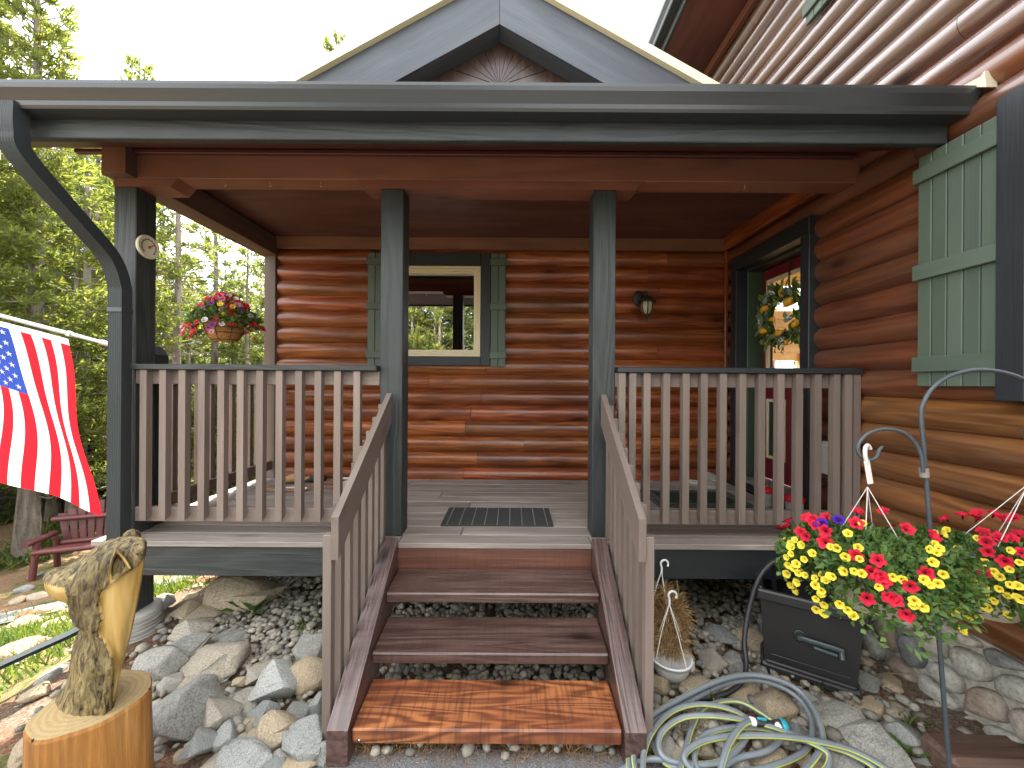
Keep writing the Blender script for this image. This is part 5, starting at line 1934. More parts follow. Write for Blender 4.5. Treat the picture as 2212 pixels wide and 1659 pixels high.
m_csm = t.m
link('head', mb.mesh('head', [m_fur, m_csm]), (0, SY + 0.0, 0), carv)
# ears: a leaf-shaped cup at the side, and the tip of the far one
def epx(x, y, h):
    p = W(x, y, SY)
    return p - dv_ * h


EO = [(236, 1236), (233, 1218), (236, 1198), (241, 1180), (248, 1166), (256, 1172), (265, 1182), (273, 1194), (279, 1206), (268, 1214), (257, 1224), (246, 1232)]
ebase = [epx(x, y, 0.085) for x, y in EO]
erim = [epx(x, y, 0.120 + 0.012 * math.sin(i * 0.52)) for i, (x, y) in enumerate(EO)]
ecx, ecy = sum(x for x, y in EO) / 12, sum(y for x, y in EO) / 12
ein = [epx(ecx + (x - ecx) * 0.78, ecy + (y - ecy) * 0.78, 0.118) for x, y in EO]
edp = [epx(ecx + (x - ecx) * 0.4, ecy + (y - ecy) * 0.4, 0.086) for x, y in EO]
ear = MB()
ear.add(ebase + erim, [(i, 12 + i, 12 + (i + 1) % 12, (i + 1) % 12) for i in range(12)], 0, True)
ear.add(erim + ein, [(i, 12 + i, 12 + (i + 1) % 12, (i + 1) % 12) for i in range(12)], 1, False)
ear.add(ein + edp, [(i, 12 + i, 12 + (i + 1) % 12, (i + 1) % 12) for i in range(12)] + [tuple(range(12, 24))], 0, True)
link('ear', ear.mesh('ear', [m_fur, m_csm]), (0, 0, 0), carv)
et = W(284, 1163, SY + 0.06)
ear2 = MB().lathe([(0.030, -0.02), (0.028, 0.006), (0.022, 0.022), (0.012, 0.032), (0.0, 0.036)], 12, c=(et.x, et.y, et.z))
link('ear', ear2.mesh('ear', [m_fur]), (0, 0, 0), carv)
ns_ = W(98, 1246, SY - 0.03)
link('nose', MB().lathe([(0, -0.016), (0.012, -0.013), (0.019, 0), (0.014, 0.012), (0, 0.016)], 12, c=(ns_.x + 0.004, ns_.y + 0.03, ns_.z)).mesh('nose', [m_fur]), (0, 0, 0), carv)
# ================================================================== ROCKS AND GRAVEL
STOPS_GREY = [(0.0, (0.17, 0.168, 0.155)), (0.25, (0.265, 0.258, 0.232)), (0.5, (0.33, 0.312, 0.262)), (0.7, (0.33, 0.275, 0.20)), (0.85, (0.235, 0.228, 0.205)), (1.0, (0.40, 0.385, 0.335))]
m_rock = rockmat('field_rock', STOPS_GREY)
m_rock_tan = rockmat('tan_rock', [(0.0, (0.32, 0.25, 0.165)), (0.5, (0.40, 0.32, 0.21)), (1.0, (0.36, 0.30, 0.22))])
m_rock_red = rockmat('red_rock', [(0.0, (0.32, 0.15, 0.075)), (0.5, (0.38, 0.22, 0.13)), (1.0, (0.34, 0.25, 0.18))])
m_rock_blue = rockmat('blue_grey_rock', [(0.0, (0.22, 0.228, 0.215)), (0.5, (0.30, 0.305, 0.28)), (1.0, (0.385, 0.385, 0.35))])
rrnd = random.Random(21)
ROCKS = []
import bmesh


def rock_mesh(seed, mat, round_=0.0):
    rs = random.Random(seed)
    bm = bmesh.new()
    n = 15 if round_ < 0.5 else 26
    for _ in range(n):
        v = Vector((rs.gauss(0, 1), rs.gauss(0, 1), rs.gauss(0, 1))).normalized()
        v *= rs.uniform(0.86, 1.08)
        bm.verts.new((v.x * 0.5, v.y * 0.5, v.z * 0.5))
    res_ = bmesh.ops.convex_hull(bm, input=bm.verts[:])
    bmesh.ops.delete(bm, geom=[g for g in res_['geom_interior'] if isinstance(g, bmesh.types.BMVert)], context='VERTS')
    bmesh.ops.dissolve_limit(bm, angle_limit=R(14), verts=bm.verts[:], edges=bm.edges[:])
    bmesh.ops.bevel(bm, geom=bm.edges[:], offset=0.05 + 0.05 * round_, segments=2 if round_ < 0.5 else 3, affect='EDGES', profile=0.6)
    bmesh.ops.triangulate(bm, faces=bm.faces[:])
    bmesh.ops.subdivide_edges(bm, edges=[e for e in bm.edges if e.calc_length() > 0.22], cuts=1, use_grid_fill=True)
    bmesh.ops.triangulate(bm, faces=bm.faces[:])
    off = Vector((seed * 3.1, 0, 0))
    for v in bm.verts:
        d = noise.noise(v.co * 3.2 + off) * 0.05 + noise.noise(v.co * 8 + off) * 0.018
        v.co += v.co.normalized() * d
    for f in bm.faces:
        f.smooth = True
    me = bpy.data.meshes.new('rock')
    bm.to_mesh(me)
    bm.free()
    me.materials.append(mat)
    if hasattr(me, 'set_sharp_from_angle'):
        me.set_sharp_from_angle(angle=R(32))
    return me


RM = {}
for nm, m in (('grey', m_rock), ('tan', m_rock_tan), ('red', m_rock_red), ('blue', m_rock_blue)):
    RM[nm] = [rock_mesh(i + 1, m, 0.0 if i < 5 else 0.6) for i in range(8)]
PLACED = []


def rock(x, y, sx, sy, sz, kind, label, group, seed=None, sink=0.3, z0=None, rz=None, tilt=0.25):
    me = RM[kind][(seed if seed is not None else rrnd.randrange(8)) % 8]
    z = (ground_z(x, y) if z0 is None else z0)
    M = Matrix.Translation((x, y, z + sz * (0.5 - sink))) @ Matrix.Rotation(rz if rz is not None else rrnd.uniform(0, 6.28), 4, 'Z') @ Matrix.Rotation(rrnd.uniform(-tilt, tilt), 4, 'X') @ Matrix.Diagonal((sx, sy, sz, 1))
    o = link('rock', me, M)
    PLACED.append((x, y, max(sx, sy) * 0.5))
    return tag(o, label, 'rock', group)


GL = 'rocks heaped beside the carving and the steps'
LROCK = 'grey field rock in the heap between carved stump and steps'
TROCK = 'tan field rock in the heap between carved stump and steps'
BROCK = 'blue-grey field rock in the heap between carved stump and steps'
# (centre px, py, width, height in picture units, colour, label or None, seed)
left_rocks = [
    (393, 1326, 50, 46, 'tan', None, 0), (437, 1328, 62, 40, 'tan', None, 1), (407, 1366, 72, 46, 'grey', None, 2),
    (393, 1411, 88, 66, 'grey', 'flat slate-grey slab rock leaning below the boulder', 3), (457, 1431, 104, 66, 'grey', 'long oval grey rock lying beside the pebble slope', 5),
    (335, 1440, 84, 76, 'grey', None, 6), (388, 1541, 112, 118, 'grey', 'biggest angular rock right beside the carved stump', 4), (470, 1543, 76, 90, 'grey', None, 1),
    (587, 1486, 88, 92, 'blue', 'rounded blue-grey rock standing proud of the heap', 0), (653, 1463, 76, 74, 'tan', None, 7), (650, 1600, 90, 80, 'blue', 'pale speckled rock against the foot of the stair rail', 2),
    (590, 1578, 66, 84, 'tan', 'tilted brown-streaked oblong rock near the stair foot', 5), (477, 1597, 62, 56, 'blue', None, 3), (520, 1640, 100, 54, 'blue', None, 6), (420, 1615, 58, 66, 'blue', None, 4),
    (560, 1549, 58, 48, 'blue', None, 0), (487, 1383, 62, 34, 'grey', None, 2), (663, 1402, 66, 70, 'grey', None, 1), (545, 1594, 40, 42, 'tan', 'small golden rock in the middle of the heap', 7), (520, 1518, 70, 44, 'grey', None, 3),
    (640, 1545, 60, 46, 'grey', None, 2), (420, 1478, 66, 34, 'grey', None, 5), (560, 1450, 70, 30, 'grey', None, 1), (343, 1302, 40, 40, 'blue', 'dark banded rock leaning on the corner post', 4),
    (640, 1650, 70, 30, 'tan', None, 6), (590, 1650, 50, 30, 'blue', None, 7), (455, 1650, 50, 34, 'grey', None, 0), (680, 1525, 44, 60, 'blue', None, 3), (535, 1560, 34, 34, 'tan', None, 5),
    (515, 1470, 26, 22, 'tan', None, 6), (500, 1500, 30, 24, 'grey', None, 1), (533, 1404, 26, 22, 'tan', None, 5), (470, 1640, 40, 30, 'grey', None, 2), (688, 1450, 26, 40, 'tan', None, 1),
    (560, 1625, 44, 34, 'grey', None, 4), (610, 1625, 40, 34, 'grey', None, 0), (690, 1620, 40, 50, 'blue', None, 3), (500, 1560, 40, 40, 'grey', None, 6), (365, 1475, 50, 40, 'grey', None, 2),
]
for (cx, cy, w, h, kind, lab, sd) in left_rocks:
    base = G(cx, cy + h * 0.34, 0.03)
    s = w / FPX * base.y
    hh = h / FPX * base.y * 0.88
    near = 'beside the carved stump' if cx < 425 else 'at the foot of the stair rail' if cx > 625 else 'below the pebble slope' if cy < 1470 else 'low in the middle of the heap'
    sz_ = 'large' if w > 75 else 'middling' if w > 48 else 'small'
    col_ = {'tan': 'tan', 'blue': 'blue-grey', 'grey': 'grey'}[kind]
    auto = '%s %s field rock %s' % (sz_, col_, near)
    rock(base.x, base.y + s * 0.18, s * 1.38, s * 1.18, hh * 1.25, kind, lab or auto, None if lab else GL, sd, sink=0.2, z0=0.012)
# the boulder at the head of the pebble slope
bp = G(497, 1334, 0.0)
rock(bp.x, bp.y + 0.12, 0.58, 0.36, 0.34, 'tan', 'large smooth tan boulder at the head of the pebble slope', None, 5, sink=0.25, z0=0.0, rz=0.1, tilt=0.05)

GR = 'rocks round the hose reel box and hose'
right_rocks = [
    (1555, 1370, 70, 46, 'blue', None, 0), (1625, 1372, 60, 52, 'tan', None, 7), (1588, 1424, 54, 70, 'grey', None, 3), (1545, 1420, 60, 60, 'grey', None, 4), (1512, 1475, 74, 44, 'tan', 'round tan rock beside the white pot', 6),
    (1608, 1492, 74, 44, 'tan', None, 5), (1682, 1520, 82, 66, 'tan', 'large rounded tan rock behind the hose nozzle', 6), (1535, 1550, 82, 42, 'tan', None, 7), (1748, 1500, 44, 50, 'grey', None, 2),
    (1806, 1546, 130, 66, 'grey', None, 3), (1895, 1600, 112, 80, 'grey', 'broad dark flat rock by the foot of the shepherd hook', 2), (1965, 1574, 76, 60, 'blue', 'pale veined rock near the end of the timber', 0), (1886, 1518, 58, 50, 'tan', None, 1),
    (1871, 1460, 50, 60, 'grey', None, 4), (1930, 1470, 56, 40, 'tan', None, 5), (1740, 1580, 52, 50, 'grey', None, 0), (1668, 1630, 70, 50, 'tan', None, 1), (1600, 1640, 60, 40, 'grey', None, 2),
    (1450, 1520, 44, 40, 'tan', None, 3), (1440, 1600, 60, 50, 'grey', None, 4), (1520, 1600, 56, 46, 'tan', None, 5), (1830, 1490, 46, 40, 'tan', None, 6), (1945, 1530, 50, 36, 'grey', None, 7),
    (1975, 1500, 44, 34, 'tan', None, 1), (1820, 1630, 80, 40, 'grey', None, 4), (1590, 1340, 44, 34, 'grey', None, 1), (1520, 1400, 34, 30, 'grey', None, 2), (1495, 1440, 30, 30, 'tan', None, 5),
    (1560, 1480, 36, 36, 'grey', None, 3), (1700, 1585, 46, 40, 'grey', None, 7), (1760, 1640, 56, 36, 'tan', None, 0), (1915, 1640, 60, 34, 'grey', None, 5), (1480, 1560, 40, 40, 'grey', None, 0), (1840, 1580, 40, 40, 'grey', None, 6),
    (1430, 1470, 40, 56, 'tan', None, 2), (1475, 1640, 60, 40, 'tan', None, 3), (1380, 1645, 40, 30, 'tan', None, 1), (1650, 1450, 40, 40, 'grey', None, 3), (1900, 1420, 40, 36, 'tan', None, 4),
]
for (cx, cy, w, h, kind, lab, sd) in right_rocks:
    base = G(cx, cy + h * 0.34, 0.03)
    s = w / FPX * base.y
    hh = h / FPX * base.y * 0.8
    near = 'under the loops of hose' if cx < 1660 and cy > 1440 else 'between white pot and reel box' if cx < 1660 else 'in front of the reel box' if cx < 1790 else 'between reel box and stone foundation' if cy < 1550 else 'near the shepherd hook'
    L_ = '%s %s bed rock %s' % ('large' if w > 70 else 'middling' if w > 48 else 'small', {'tan': 'tan', 'blue': 'blue-grey', 'grey': 'grey'}[kind], near)
    rock(min(base.x, XR - 0.12 - s * 0.4), base.y + s * 0.15, s * 1.35, s * 1.2, hh * 1.1, kind, lab or L_, None if lab else GR, sd, sink=0.28, z0=0.01)
# small stones that fill the heap
for i in range(150):
    side = i % 5 < 3
    if side:
        x, y = rrnd.uniform(-2.3, -0.84), rrnd.uniform(1.58, 2.35)
    else:
        x, y = rrnd.uniform(0.64, 2.05), rrnd.uniform(1.62, 2.45)
    s = rrnd.uniform(0.05, 0.10)
    if any(math.hypot(x - a, y - b) < r_ * 0.55 for a, b, r_ in PLACED):
        continue
    kd = rrnd.choice(['grey', 'tan', 'grey', 'blue'])
    rock(x, y, s, s * rrnd.uniform(0.7, 1), s * 0.7, kd, 'small %s stone between the larger rocks %s' % ({'grey': 'grey', 'tan': 'tan', 'blue': 'blue-grey'}[kd], 'left of the steps' if side else 'right of the steps'), 'small stones of the rock bed', None, z0=0.0)
# red and tan rocks that edge the planting towards the woods
GE = 'sunlit rocks edging the grass towards the woods'
for (cx, cy, w, h, kind) in ((75, 1322, 62, 34, 'red'), (108, 1330, 50, 30, 'red'), (40, 1330, 46, 28, 'red'), (118, 1305, 54, 26, 'tan'), (12, 1416, 110, 60, 'red'), (55, 1352, 90, 30, 'tan'), (8, 1440, 60, 34, 'tan'),
                             (90, 1352, 60, 26, 'tan'), (20, 1300, 40, 24, 'tan'), (425, 1258, 52, 30, 'red'), (462, 1255, 60, 24, 'red'), (405, 1275, 40, 18, 'tan'), (500, 1250, 50, 22, 'tan'), (390, 1300, 46, 22, 'tan'), (60, 1392, 34, 20, 'tan'),
                             (150, 1300, 40, 26, 'grey'), (135, 1352, 44, 28, 'tan'), (20, 1352, 60, 34, 'tan'), (60, 1290, 50, 22, 'tan'), (35, 1275, 40, 20, 'grey'), (20, 1640, 110, 70, 'tan'), (45, 1575, 60, 40, 'grey'), (20, 1520, 60, 50, 'tan'),
                             (60, 1480, 60, 40, 'grey'), (118, 1500, 80, 60, 'grey'), (140, 1420, 60, 60, 'grey'), (30, 1600, 60, 40, 'grey'), (105, 1245, 46, 16, 'grey'), (135, 1240, 40, 14, 'grey'), (70, 1243, 40, 14, 'grey')):
    # find where the sight line meets the sloping ground
    Y = 1.5
    while Y < 9:
        p = W(cx, cy + h * 0.3, Y)
        if p.z <= ground_z(p.x, p.y) + 0.02:
            break
        Y += 0.02
    s = w / FPX * Y
    kl = {'red': 'rust-red', 'tan': 'tan', 'grey': 'grey'}[kind]
    rock(p.x, p.y + 0.1, s, s * 0.8, h / FPX * Y * 0.9, kind, kl + ' edging rock ' + ('seen under the porch skirt' if cx > 360 else 'on the gravel path below the bench' if cy < 1260 else 'on the sunny slope behind the carving' if cy < 1450 else 'in front of the carving by the picture edge'), GE, None, sink=0.3)


def gravel():
    """river pebbles under and beside the deck"""
    rs = np.random.RandomState(4)
    ico = bmesh.new()
    bmesh.ops.create_icosphere(ico, subdivisions=1, radius=1.0)
    iv = np.array([v.co[:] for v in ico.verts])
    ifc = np.array([[v.index for v in f.verts] for f in ico.faces])
    ico.free()
    P = []
    tries = 0
    for _ in range(11000):
        x, y = rs.uniform(-2.3, 2.15), rs.uniform(1.66, 4.3)
        zone = (y > 2.22 + 0.25 * noise.noise(Vector((x * 2, 1, 0)))) or (-0.70 < x < 0.5 and y > 1.75) or rs.rand() < (0.35 if x < 0 else 0.5)
        if not zone or (x < -1.9 and y < 2.9 and rs.rand() < .7):
            continue
        if x > 1.6 and y < 2.3 and rs.rand() < .55:
            continue
        sz = rs.uniform(0.014, 0.034) * (1.25 if rs.rand() < 0.12 else 1)
        P.append((x, y, sz))
    n = len(P)
    P = np.array(P)
    V = np.zeros((n, len(iv), 3))
    T = np.zeros((n, len(iv)))
    for i in range(n):
        x, y, sz = P[i]
        a = rs.uniform(0, 6.28)
        q = iv * (np.array([1.0, rs.uniform(0.65, 0.95), rs.uniform(0.5, 0.8)]) * sz) * (1 + rs.uniform(-0.12, 0.12, (len(iv), 1)))
        b = rs.uniform(-0.6, 0.6)
        q = q @ np.array([[1, 0, 0], [0, math.cos(b), -math.sin(b)], [0, math.sin(b), math.cos(b)]]).T
        ca, sa = math.cos(a), math.sin(a)
        q = q @ np.array([[ca, -sa, 0], [sa, ca, 0], [0, 0, 1]]).T
        rise = 0.10 * sstep(2.5, 3.4, y) * sstep(-1.2, -2.0, -abs(x) * 0 + -1.6)
        V[i] = q + np.array([x, y, 0.02 + rs.uniform(0.0, 0.035)])
        T[i] = rs.rand()
    F = (ifc[None] + (np.arange(n) * len(iv))[:, None, None]).reshape(-1, 3)
    m = rockmat('river_pebble', [(0.0, (0.14, 0.13, 0.108)), (0.3, (0.24, 0.222, 0.182)), (0.55, (0.31, 0.275, 0.212)), (0.8, (0.19, 0.164, 0.13)), (1.0, (0.40, 0.36, 0.285))], True, 0.2, 0.25, 2.0)
    me = fast_mesh('gravel', V.reshape(-1, 3), F, m, T.ravel(), True)
    tag(link('gravel', me, (0, 0, 0)), 'grey river pebbles spread under the deck and behind the open steps', 'gravel', kind='stuff')


gravel()

# ---- landscape timber at the corner
tq = G(1985, 1640, 0.09)
tm = MB().box((0, 0, 0), (1.6, 0.15, 0.13), b=0.02)
tmo = link('timber', tm.mesh('timber', [wd('timber', 'X')]), Matrix.Translation((tq.x + 0.91, 1.60, 0.05)) @ Matrix.Rotation(R(-2), 4, 'Z'))
tag(tmo, 'weathered brown landscape timber edging the bed at the corner', 'timber')

# ================================================================== THE HOSE REEL BOX
m_box = plain('reel_box_plastic', (0.022, 0.021, 0.021), 0.42, nscale=14, namp=0.25, bump=0.06)
m_box2 = plain('reel_box_dark', (0.008, 0.008, 0.009), 0.6)
m_crank = plain('crank_metal', (0.045, 0.06, 0.06), 0.3, nscale=30, namp=0.3)
A_, B_ = Vector((1.432, 2.175, 0)), Vector((1.765, 1.965, 0))
ux = (B_ - A_).normalized()
uy = Vector((-ux.y, ux.x, 0))
W_, D_, H_ = (B_ - A_).length, 0.40, 0.44
rbx = thing('hose_reel_box', (A_ + B_) / 2 + uy * D_ / 2 + Vector((0, 0, 0.04)), 'black plastic hose reel box with crank handle and open top', 'hose reel box')
MBX = Matrix(((ux.x, uy.x, 0, A_.x), (ux.y, uy.y, 0, A_.y), (0, 0, 1, 0.04), (0, 0, 0, 1)))
mb = MB()


def wallquad(b0, b1, t0, t1):
    return [b0, b1, t1, t0]


tp = 0.022     # taper: wider at the top
O = [(0, 0), (W_, 0), (W_, D_), (0, D_)]
ob = [Vector((x, y, 0.03)) for x, y in O]
ot = [Vector((x + (tp if x > 0 else -tp), y + (tp if y > 0 else -tp), H_ - 0.05)) for x, y in O]
ib = [Vector((x + (-0.02 if x > 0 else 0.02), y + (-0.02 if y > 0 else 0.02), 0.06)) for x, y in O]
it = [Vector((x + (tp - 0.02 if x > 0 else -tp + 0.02), y + (tp - 0.02 if y > 0 else -tp + 0.02), H_)) for x, y in O]
for i in range(4):
    j = (i + 1) % 4
    mb.add([ob[i], ob[j], ot[j], ot[i]], [(0, 1, 2, 3)])
    mb.add([ib[i], ib[j], it[j], it[i]], [(3, 2, 1, 0)], 1)
mb.add(ib, [(0, 1, 2, 3)], 1)
mb.add(ob, [(3, 2, 1, 0)])
link('body', mb.mesh('body', [m_box, m_box2]), MBX, rbx)
rm_ = MB()
e_ = 0.026
for (c, s) in (((W_ / 2, -tp - 0.004, H_ - 0.022), (W_ + 2 * tp + 0.036, e_ + 0.01, 0.056)), ((W_ / 2, D_ + tp + 0.004, H_ - 0.022), (W_ + 2 * tp + 0.036, e_ + 0.01, 0.056)),
               ((-tp - 0.004, D_ / 2, H_ - 0.0225), (e_ + 0.01, D_ + 2 * tp - 0.03, 0.054)), ((W_ + tp + 0.004, D_ / 2, H_ - 0.0225), (e_ + 0.01, D_ + 2 * tp - 0.03, 0.054))):
    rm_.box(c, s, b=0.008)
link('rim', rm_.mesh('rim', [m_box]), MBX, rbx)
bs = MB().box((W_ / 2, D_ / 2, 0.012), (W_ + 0.04, D_ + 0.04, 0.05), b=0.012)
bs.box((W_ / 2, -0.003, 0.085), (W_ * 0.86, 0.007, 0.005), b=0.002)
bs.box((W_ / 2, -0.011, 0.045), (W_ * 0.98, 0.02, 0.018), b=0.005)
link('base', bs.mesh('base', [m_box]), MBX, rbx)
cr_ = MB()
RXm = Matrix.Rotation(R(90), 4, 'X')
cr_.lathe([(0.032, 0.0), (0.032, 0.008), (0.026, 0.012), (0.018, 0.010), (0.0, 0.011)], 18, M=Matrix.Translation((W_ * 0.40, -0.008, 0.235)) @ RXm)
link('hub', cr_.mesh('hub', [m_box]), MBX, rbx)
cr_ = MB()
cr_.box((0, 0, 0), (0.19, 0.018, 0.024), Matrix.Translation((W_ * 0.40 + 0.088, -0.034, 0.232)) @ Matrix.Rotation(R(2), 4, 'Y'), b=0.006)
cr_.tube([(W_ * 0.40, -0.012, 0.235), (W_ * 0.40, -0.04, 0.235)], 0.014, 10)
cr_.tube([(W_ * 0.40 + 0.17, -0.030, 0.228), (W_ * 0.40 + 0.172, -0.044, 0.19)], 0.012, 10)
link('crank_arm', cr_.mesh('crank_arm', [m_crank]), MBX, rbx)
cr_ = MB().tube([(W_ * 0.40 + 0.055, -0.048, 0.212), (W_ * 0.40 + 0.15, -0.048, 0.206)], 0.009, 10)
link('crank_grip', cr_.mesh('crank_grip', [m_crank]), MBX, rbx)
inn = MB().lathe([(0.09, -0.15), (0.09, 0.15)], 18, M=Matrix.Translation((W_ / 2, D_ / 2, 0.22)) @ Matrix.Rotation(R(90), 4, 'Y'))
inn.lathe([(0.15, -0.16), (0.15, -0.15), (0.02, -0.149)], 20, M=Matrix.Translation((W_ / 2, D_ / 2, 0.22)) @ Matrix.Rotation(R(90), 4, 'Y'))
inn.lathe([(0.02, 0.149), (0.15, 0.15), (0.15, 0.16)], 20, M=Matrix.Translation((W_ / 2, D_ / 2, 0.22)) @ Matrix.Rotation(R(90), 4, 'Y'))
link('reel', inn.mesh('reel', [m_box2]), MBX, rbx)

# ---- black leader hose out of the box
m_bhose = plain('black_rubber_hose', (0.020, 0.020, 0.021), 0.45, nscale=30, namp=0.2)
lpts = smooth_path([(1.60, 2.33, 0.36), (1.56, 2.30, 0.50), W(1672, 1213, 2.22), W(1640, 1248, 2.20), W(1617, 1320, 2.17), W(1608, 1385, 2.12), W(1612, 1432, 2.06), W(1605, 1468, 2.0), W(1575, 1495, 1.96), W(1530, 1508, 1.96), W(1470, 1511, 1.99), W(1425, 1512, 2.0)], 8)
o = link('leader_hose', MB().tube(lpts, 0.0125, 12).mesh('leader_hose', [m_bhose]), (0, 0, 0))
tag(o, 'black rubber hose arching out of the reel box to the coil', 'hose')

# ---- the grey garden hose in loose coils
m_hose = plain('garden_hose_grey', (0.165, 0.185, 0.20), 0.36, nscale=16, namp=0.16)
m_hoseY = plain('hose_stripe_lime', (0.50, 0.56, 0.10), 0.45, nscale=16, namp=0.1)
path2d = [(1425, 1512, .05), (1392, 1500, .07), (1370, 1520, .06), (1376, 1560, .04), (1405, 1600, .05), (1440, 1650, .05), (1520, 1668, .05), (1640, 1662, .06), (1735, 1625, .06), (1755, 1570, .08), (1735, 1520, .11), (1690, 1485, .13), (1625, 1468, .14), (1560, 1480, .13), (1490, 1515, .11), (1420, 1556, .09), (1368, 1605, .06), (1362, 1668, .05),
          (1420, 1720, .05), (1560, 1725, .05), (1700, 1690, .06), (1772, 1620, .08), (1770, 1560, .12), (1735, 1500, .15), (1680, 1468, .17), (1610, 1458, .17), (1540, 1475, .16), (1465, 1512, .13), (1405, 1550, .10), (1372, 1610, .07), (1380, 1680, .06), (1450, 1715, .06),
          (1475, 1640, .07), (1500, 1560, .08), (1530, 1525, .10), (1590, 1515, .10), (1640, 1538, .09), (1690, 1580, .08), (1660, 1620, .07), (1590, 1640, .06), (1530, 1680, .05), (1500, 1640, .07), (1520, 1590, .09), (1580, 1572, .11), (1660, 1575, .11), (1740, 1600, .10), (1830, 1625, .08), (1900, 1675, .05), (1870, 1760, .03),
          (1700, 1790, .03), (1500, 1750, .05), (1400, 1690, .07), (1395, 1610, .09), (1440, 1545, .12), (1500, 1522, .14), (1570, 1530, .14), (1620, 1560, .11), (1600, 1610, .08), (1540, 1650, .06), (1440, 1640, .07), (1425, 1590, .10), (1470, 1552, .13), (1540, 1546, .15), (1640, 1562, .14), (1720, 1590, .12), (1790, 1630, .09), (1760, 1680, .05), (1640, 1690, .04), (1540, 1690, .05), (1478, 1640, .09), (1510, 1605, .11), (1580, 1590, .12), (1680, 1590, .13), (1760, 1600, .12), (1840, 1620, .10), (1920, 1665, .07), (1960, 1720, .03), (1800, 1830, .03), (1640, 1840, .03), (1548, 1760, .06), (1553, 1680, .10), (1572, 1612, .14), (1600, 1570, .15), (1622, 1558, .145)]
hp = []
for x, y, z in path2d:
    p = G(x, y, z)
    hp.append(p)
hs = smooth_path(hp, 7)
hose = link('garden_hose', MB().tube(hs, 0.0118, 12, stripe=((2,), 1)).mesh('garden_hose', [m_hose, m_hoseY]), (0, 0, 0))
tag(hose, 'grey garden hose with lime stripe lying in loose coils', 'hose')
# tails out of the picture and behind
t2 = [G(1300, 1700, .03), G(1345, 1662, .04), G(1400, 1640, .05), G(1470, 1650, .06), G(1540, 1690, .04), G(1560, 1760, .03)]
o = link('garden_hose', MB().tube(smooth_path(t2, 8), 0.0118, 12, stripe=((7,), 1)).mesh('garden_hose', [m_hose, m_hoseY]), (0, 0, 0))
tag(o, 'loose end of grey hose arching over the pavement edge', 'hose')
# nozzle
n0_, n1_ = hs[-1], G(1700, 1570, .13)
nd = (n1_ - n0_).normalized()
noz = thing('spray_nozzle', n0_ + nd * 0.08, 'black and teal hose spray nozzle lying on the coil', 'nozzle')
m_teal = plain('nozzle_teal', (0.02, 0.30, 0.36), 0.35)
m_chrome = plain('nozzle_chrome', (0.7, 0.72, 0.72), 0.25, metal=1.0)
qn = nd.to_track_quat('Z', 'Y').to_matrix().to_4x4()
MN = Matrix.Translation(n0_) @ qn
link('collar', MB().lathe([(0.014, -0.004), (0.017, 0.0), (0.017, 0.016), (0.014, 0.02)], 16).mesh('collar', [m_white_pl]), MN, noz)
link('barrel', MB().lathe([(0.015, 0.016), (0.017, 0.03), (0.014, 0.06), (0.014, 0.085), (0.016, 0.095)], 16).mesh('barrel', [m_box]), MN, noz)
link('head', MB().lathe([(0.016, 0.095), (0.022, 0.11), (0.025, 0.125)], 16).mesh('head', [m_chrome]), MN, noz)
link('face_ring', MB().lathe([(0.0255, 0.1245), (0.027, 0.13), (0.027, 0.146), (0.022, 0.15), (0.0, 0.148)], 16).mesh('face_ring', [m_teal]), MN, noz)
link('trigger', MB().box((0, 0.017, 0.045), (0.010, 0.012, 0.04), b=0.003).mesh('trigger', [m_teal]), MN, noz)

# ================================================================== WHITE HANGING POTS WITH DRIED PLANTS
m_pot = plain('white_pot', (0.68, 0.69, 0.66), 0.45, nscale=8, namp=0.08)
strawrnd = np.random.RandomState(8)


def straw(name, cx, cy, cz, rx, ry, rz_, n, parent):
    V, F, T = [], [], []
    for i in range(n):
        u = strawrnd.normal(size=3)
        u /= np.linalg.norm(u)
        p = np.array([cx, cy, cz]) + u * np.array([rx, ry, rz_]) * strawrnd.uniform(0.2, 1) ** 0.5
        d = u * 0.6 + strawrnd.normal(size=3) * 0.6 + np.array([0, 0, -0.35])
        d /= np.linalg.norm(d)
        ln = strawrnd.uniform(0.04, 0.10)
        s = np.cross(d, strawrnd.normal(size=3))
        s = s / np.linalg.norm(s) * 0.0016
        b = len(V)
        mid = p + d * ln * 0.5 + np.array([0, 0, 0.012])
        V += [p - s, p + s, mid - s, mid + s, p + d * ln]
        F += [(b, b + 1, b + 3), (b, b + 3, b + 2), (b + 2, b + 3, b + 4)]
        T += [strawrnd.rand()] * 5
    me = fast_mesh(name, np.array(V), np.array(F), m_straw, np.array(T))
    return tag(link(name, me, (0, 0, 0), parent), kind='stuff')


m_straw = leafmat('straw', [(0.0, (0.16, 0.085, 0.03)), (0.5, (0.33, 0.20, 0.08)), (1.0, (0.48, 0.33, 0.16))], 0.15, 0.8)


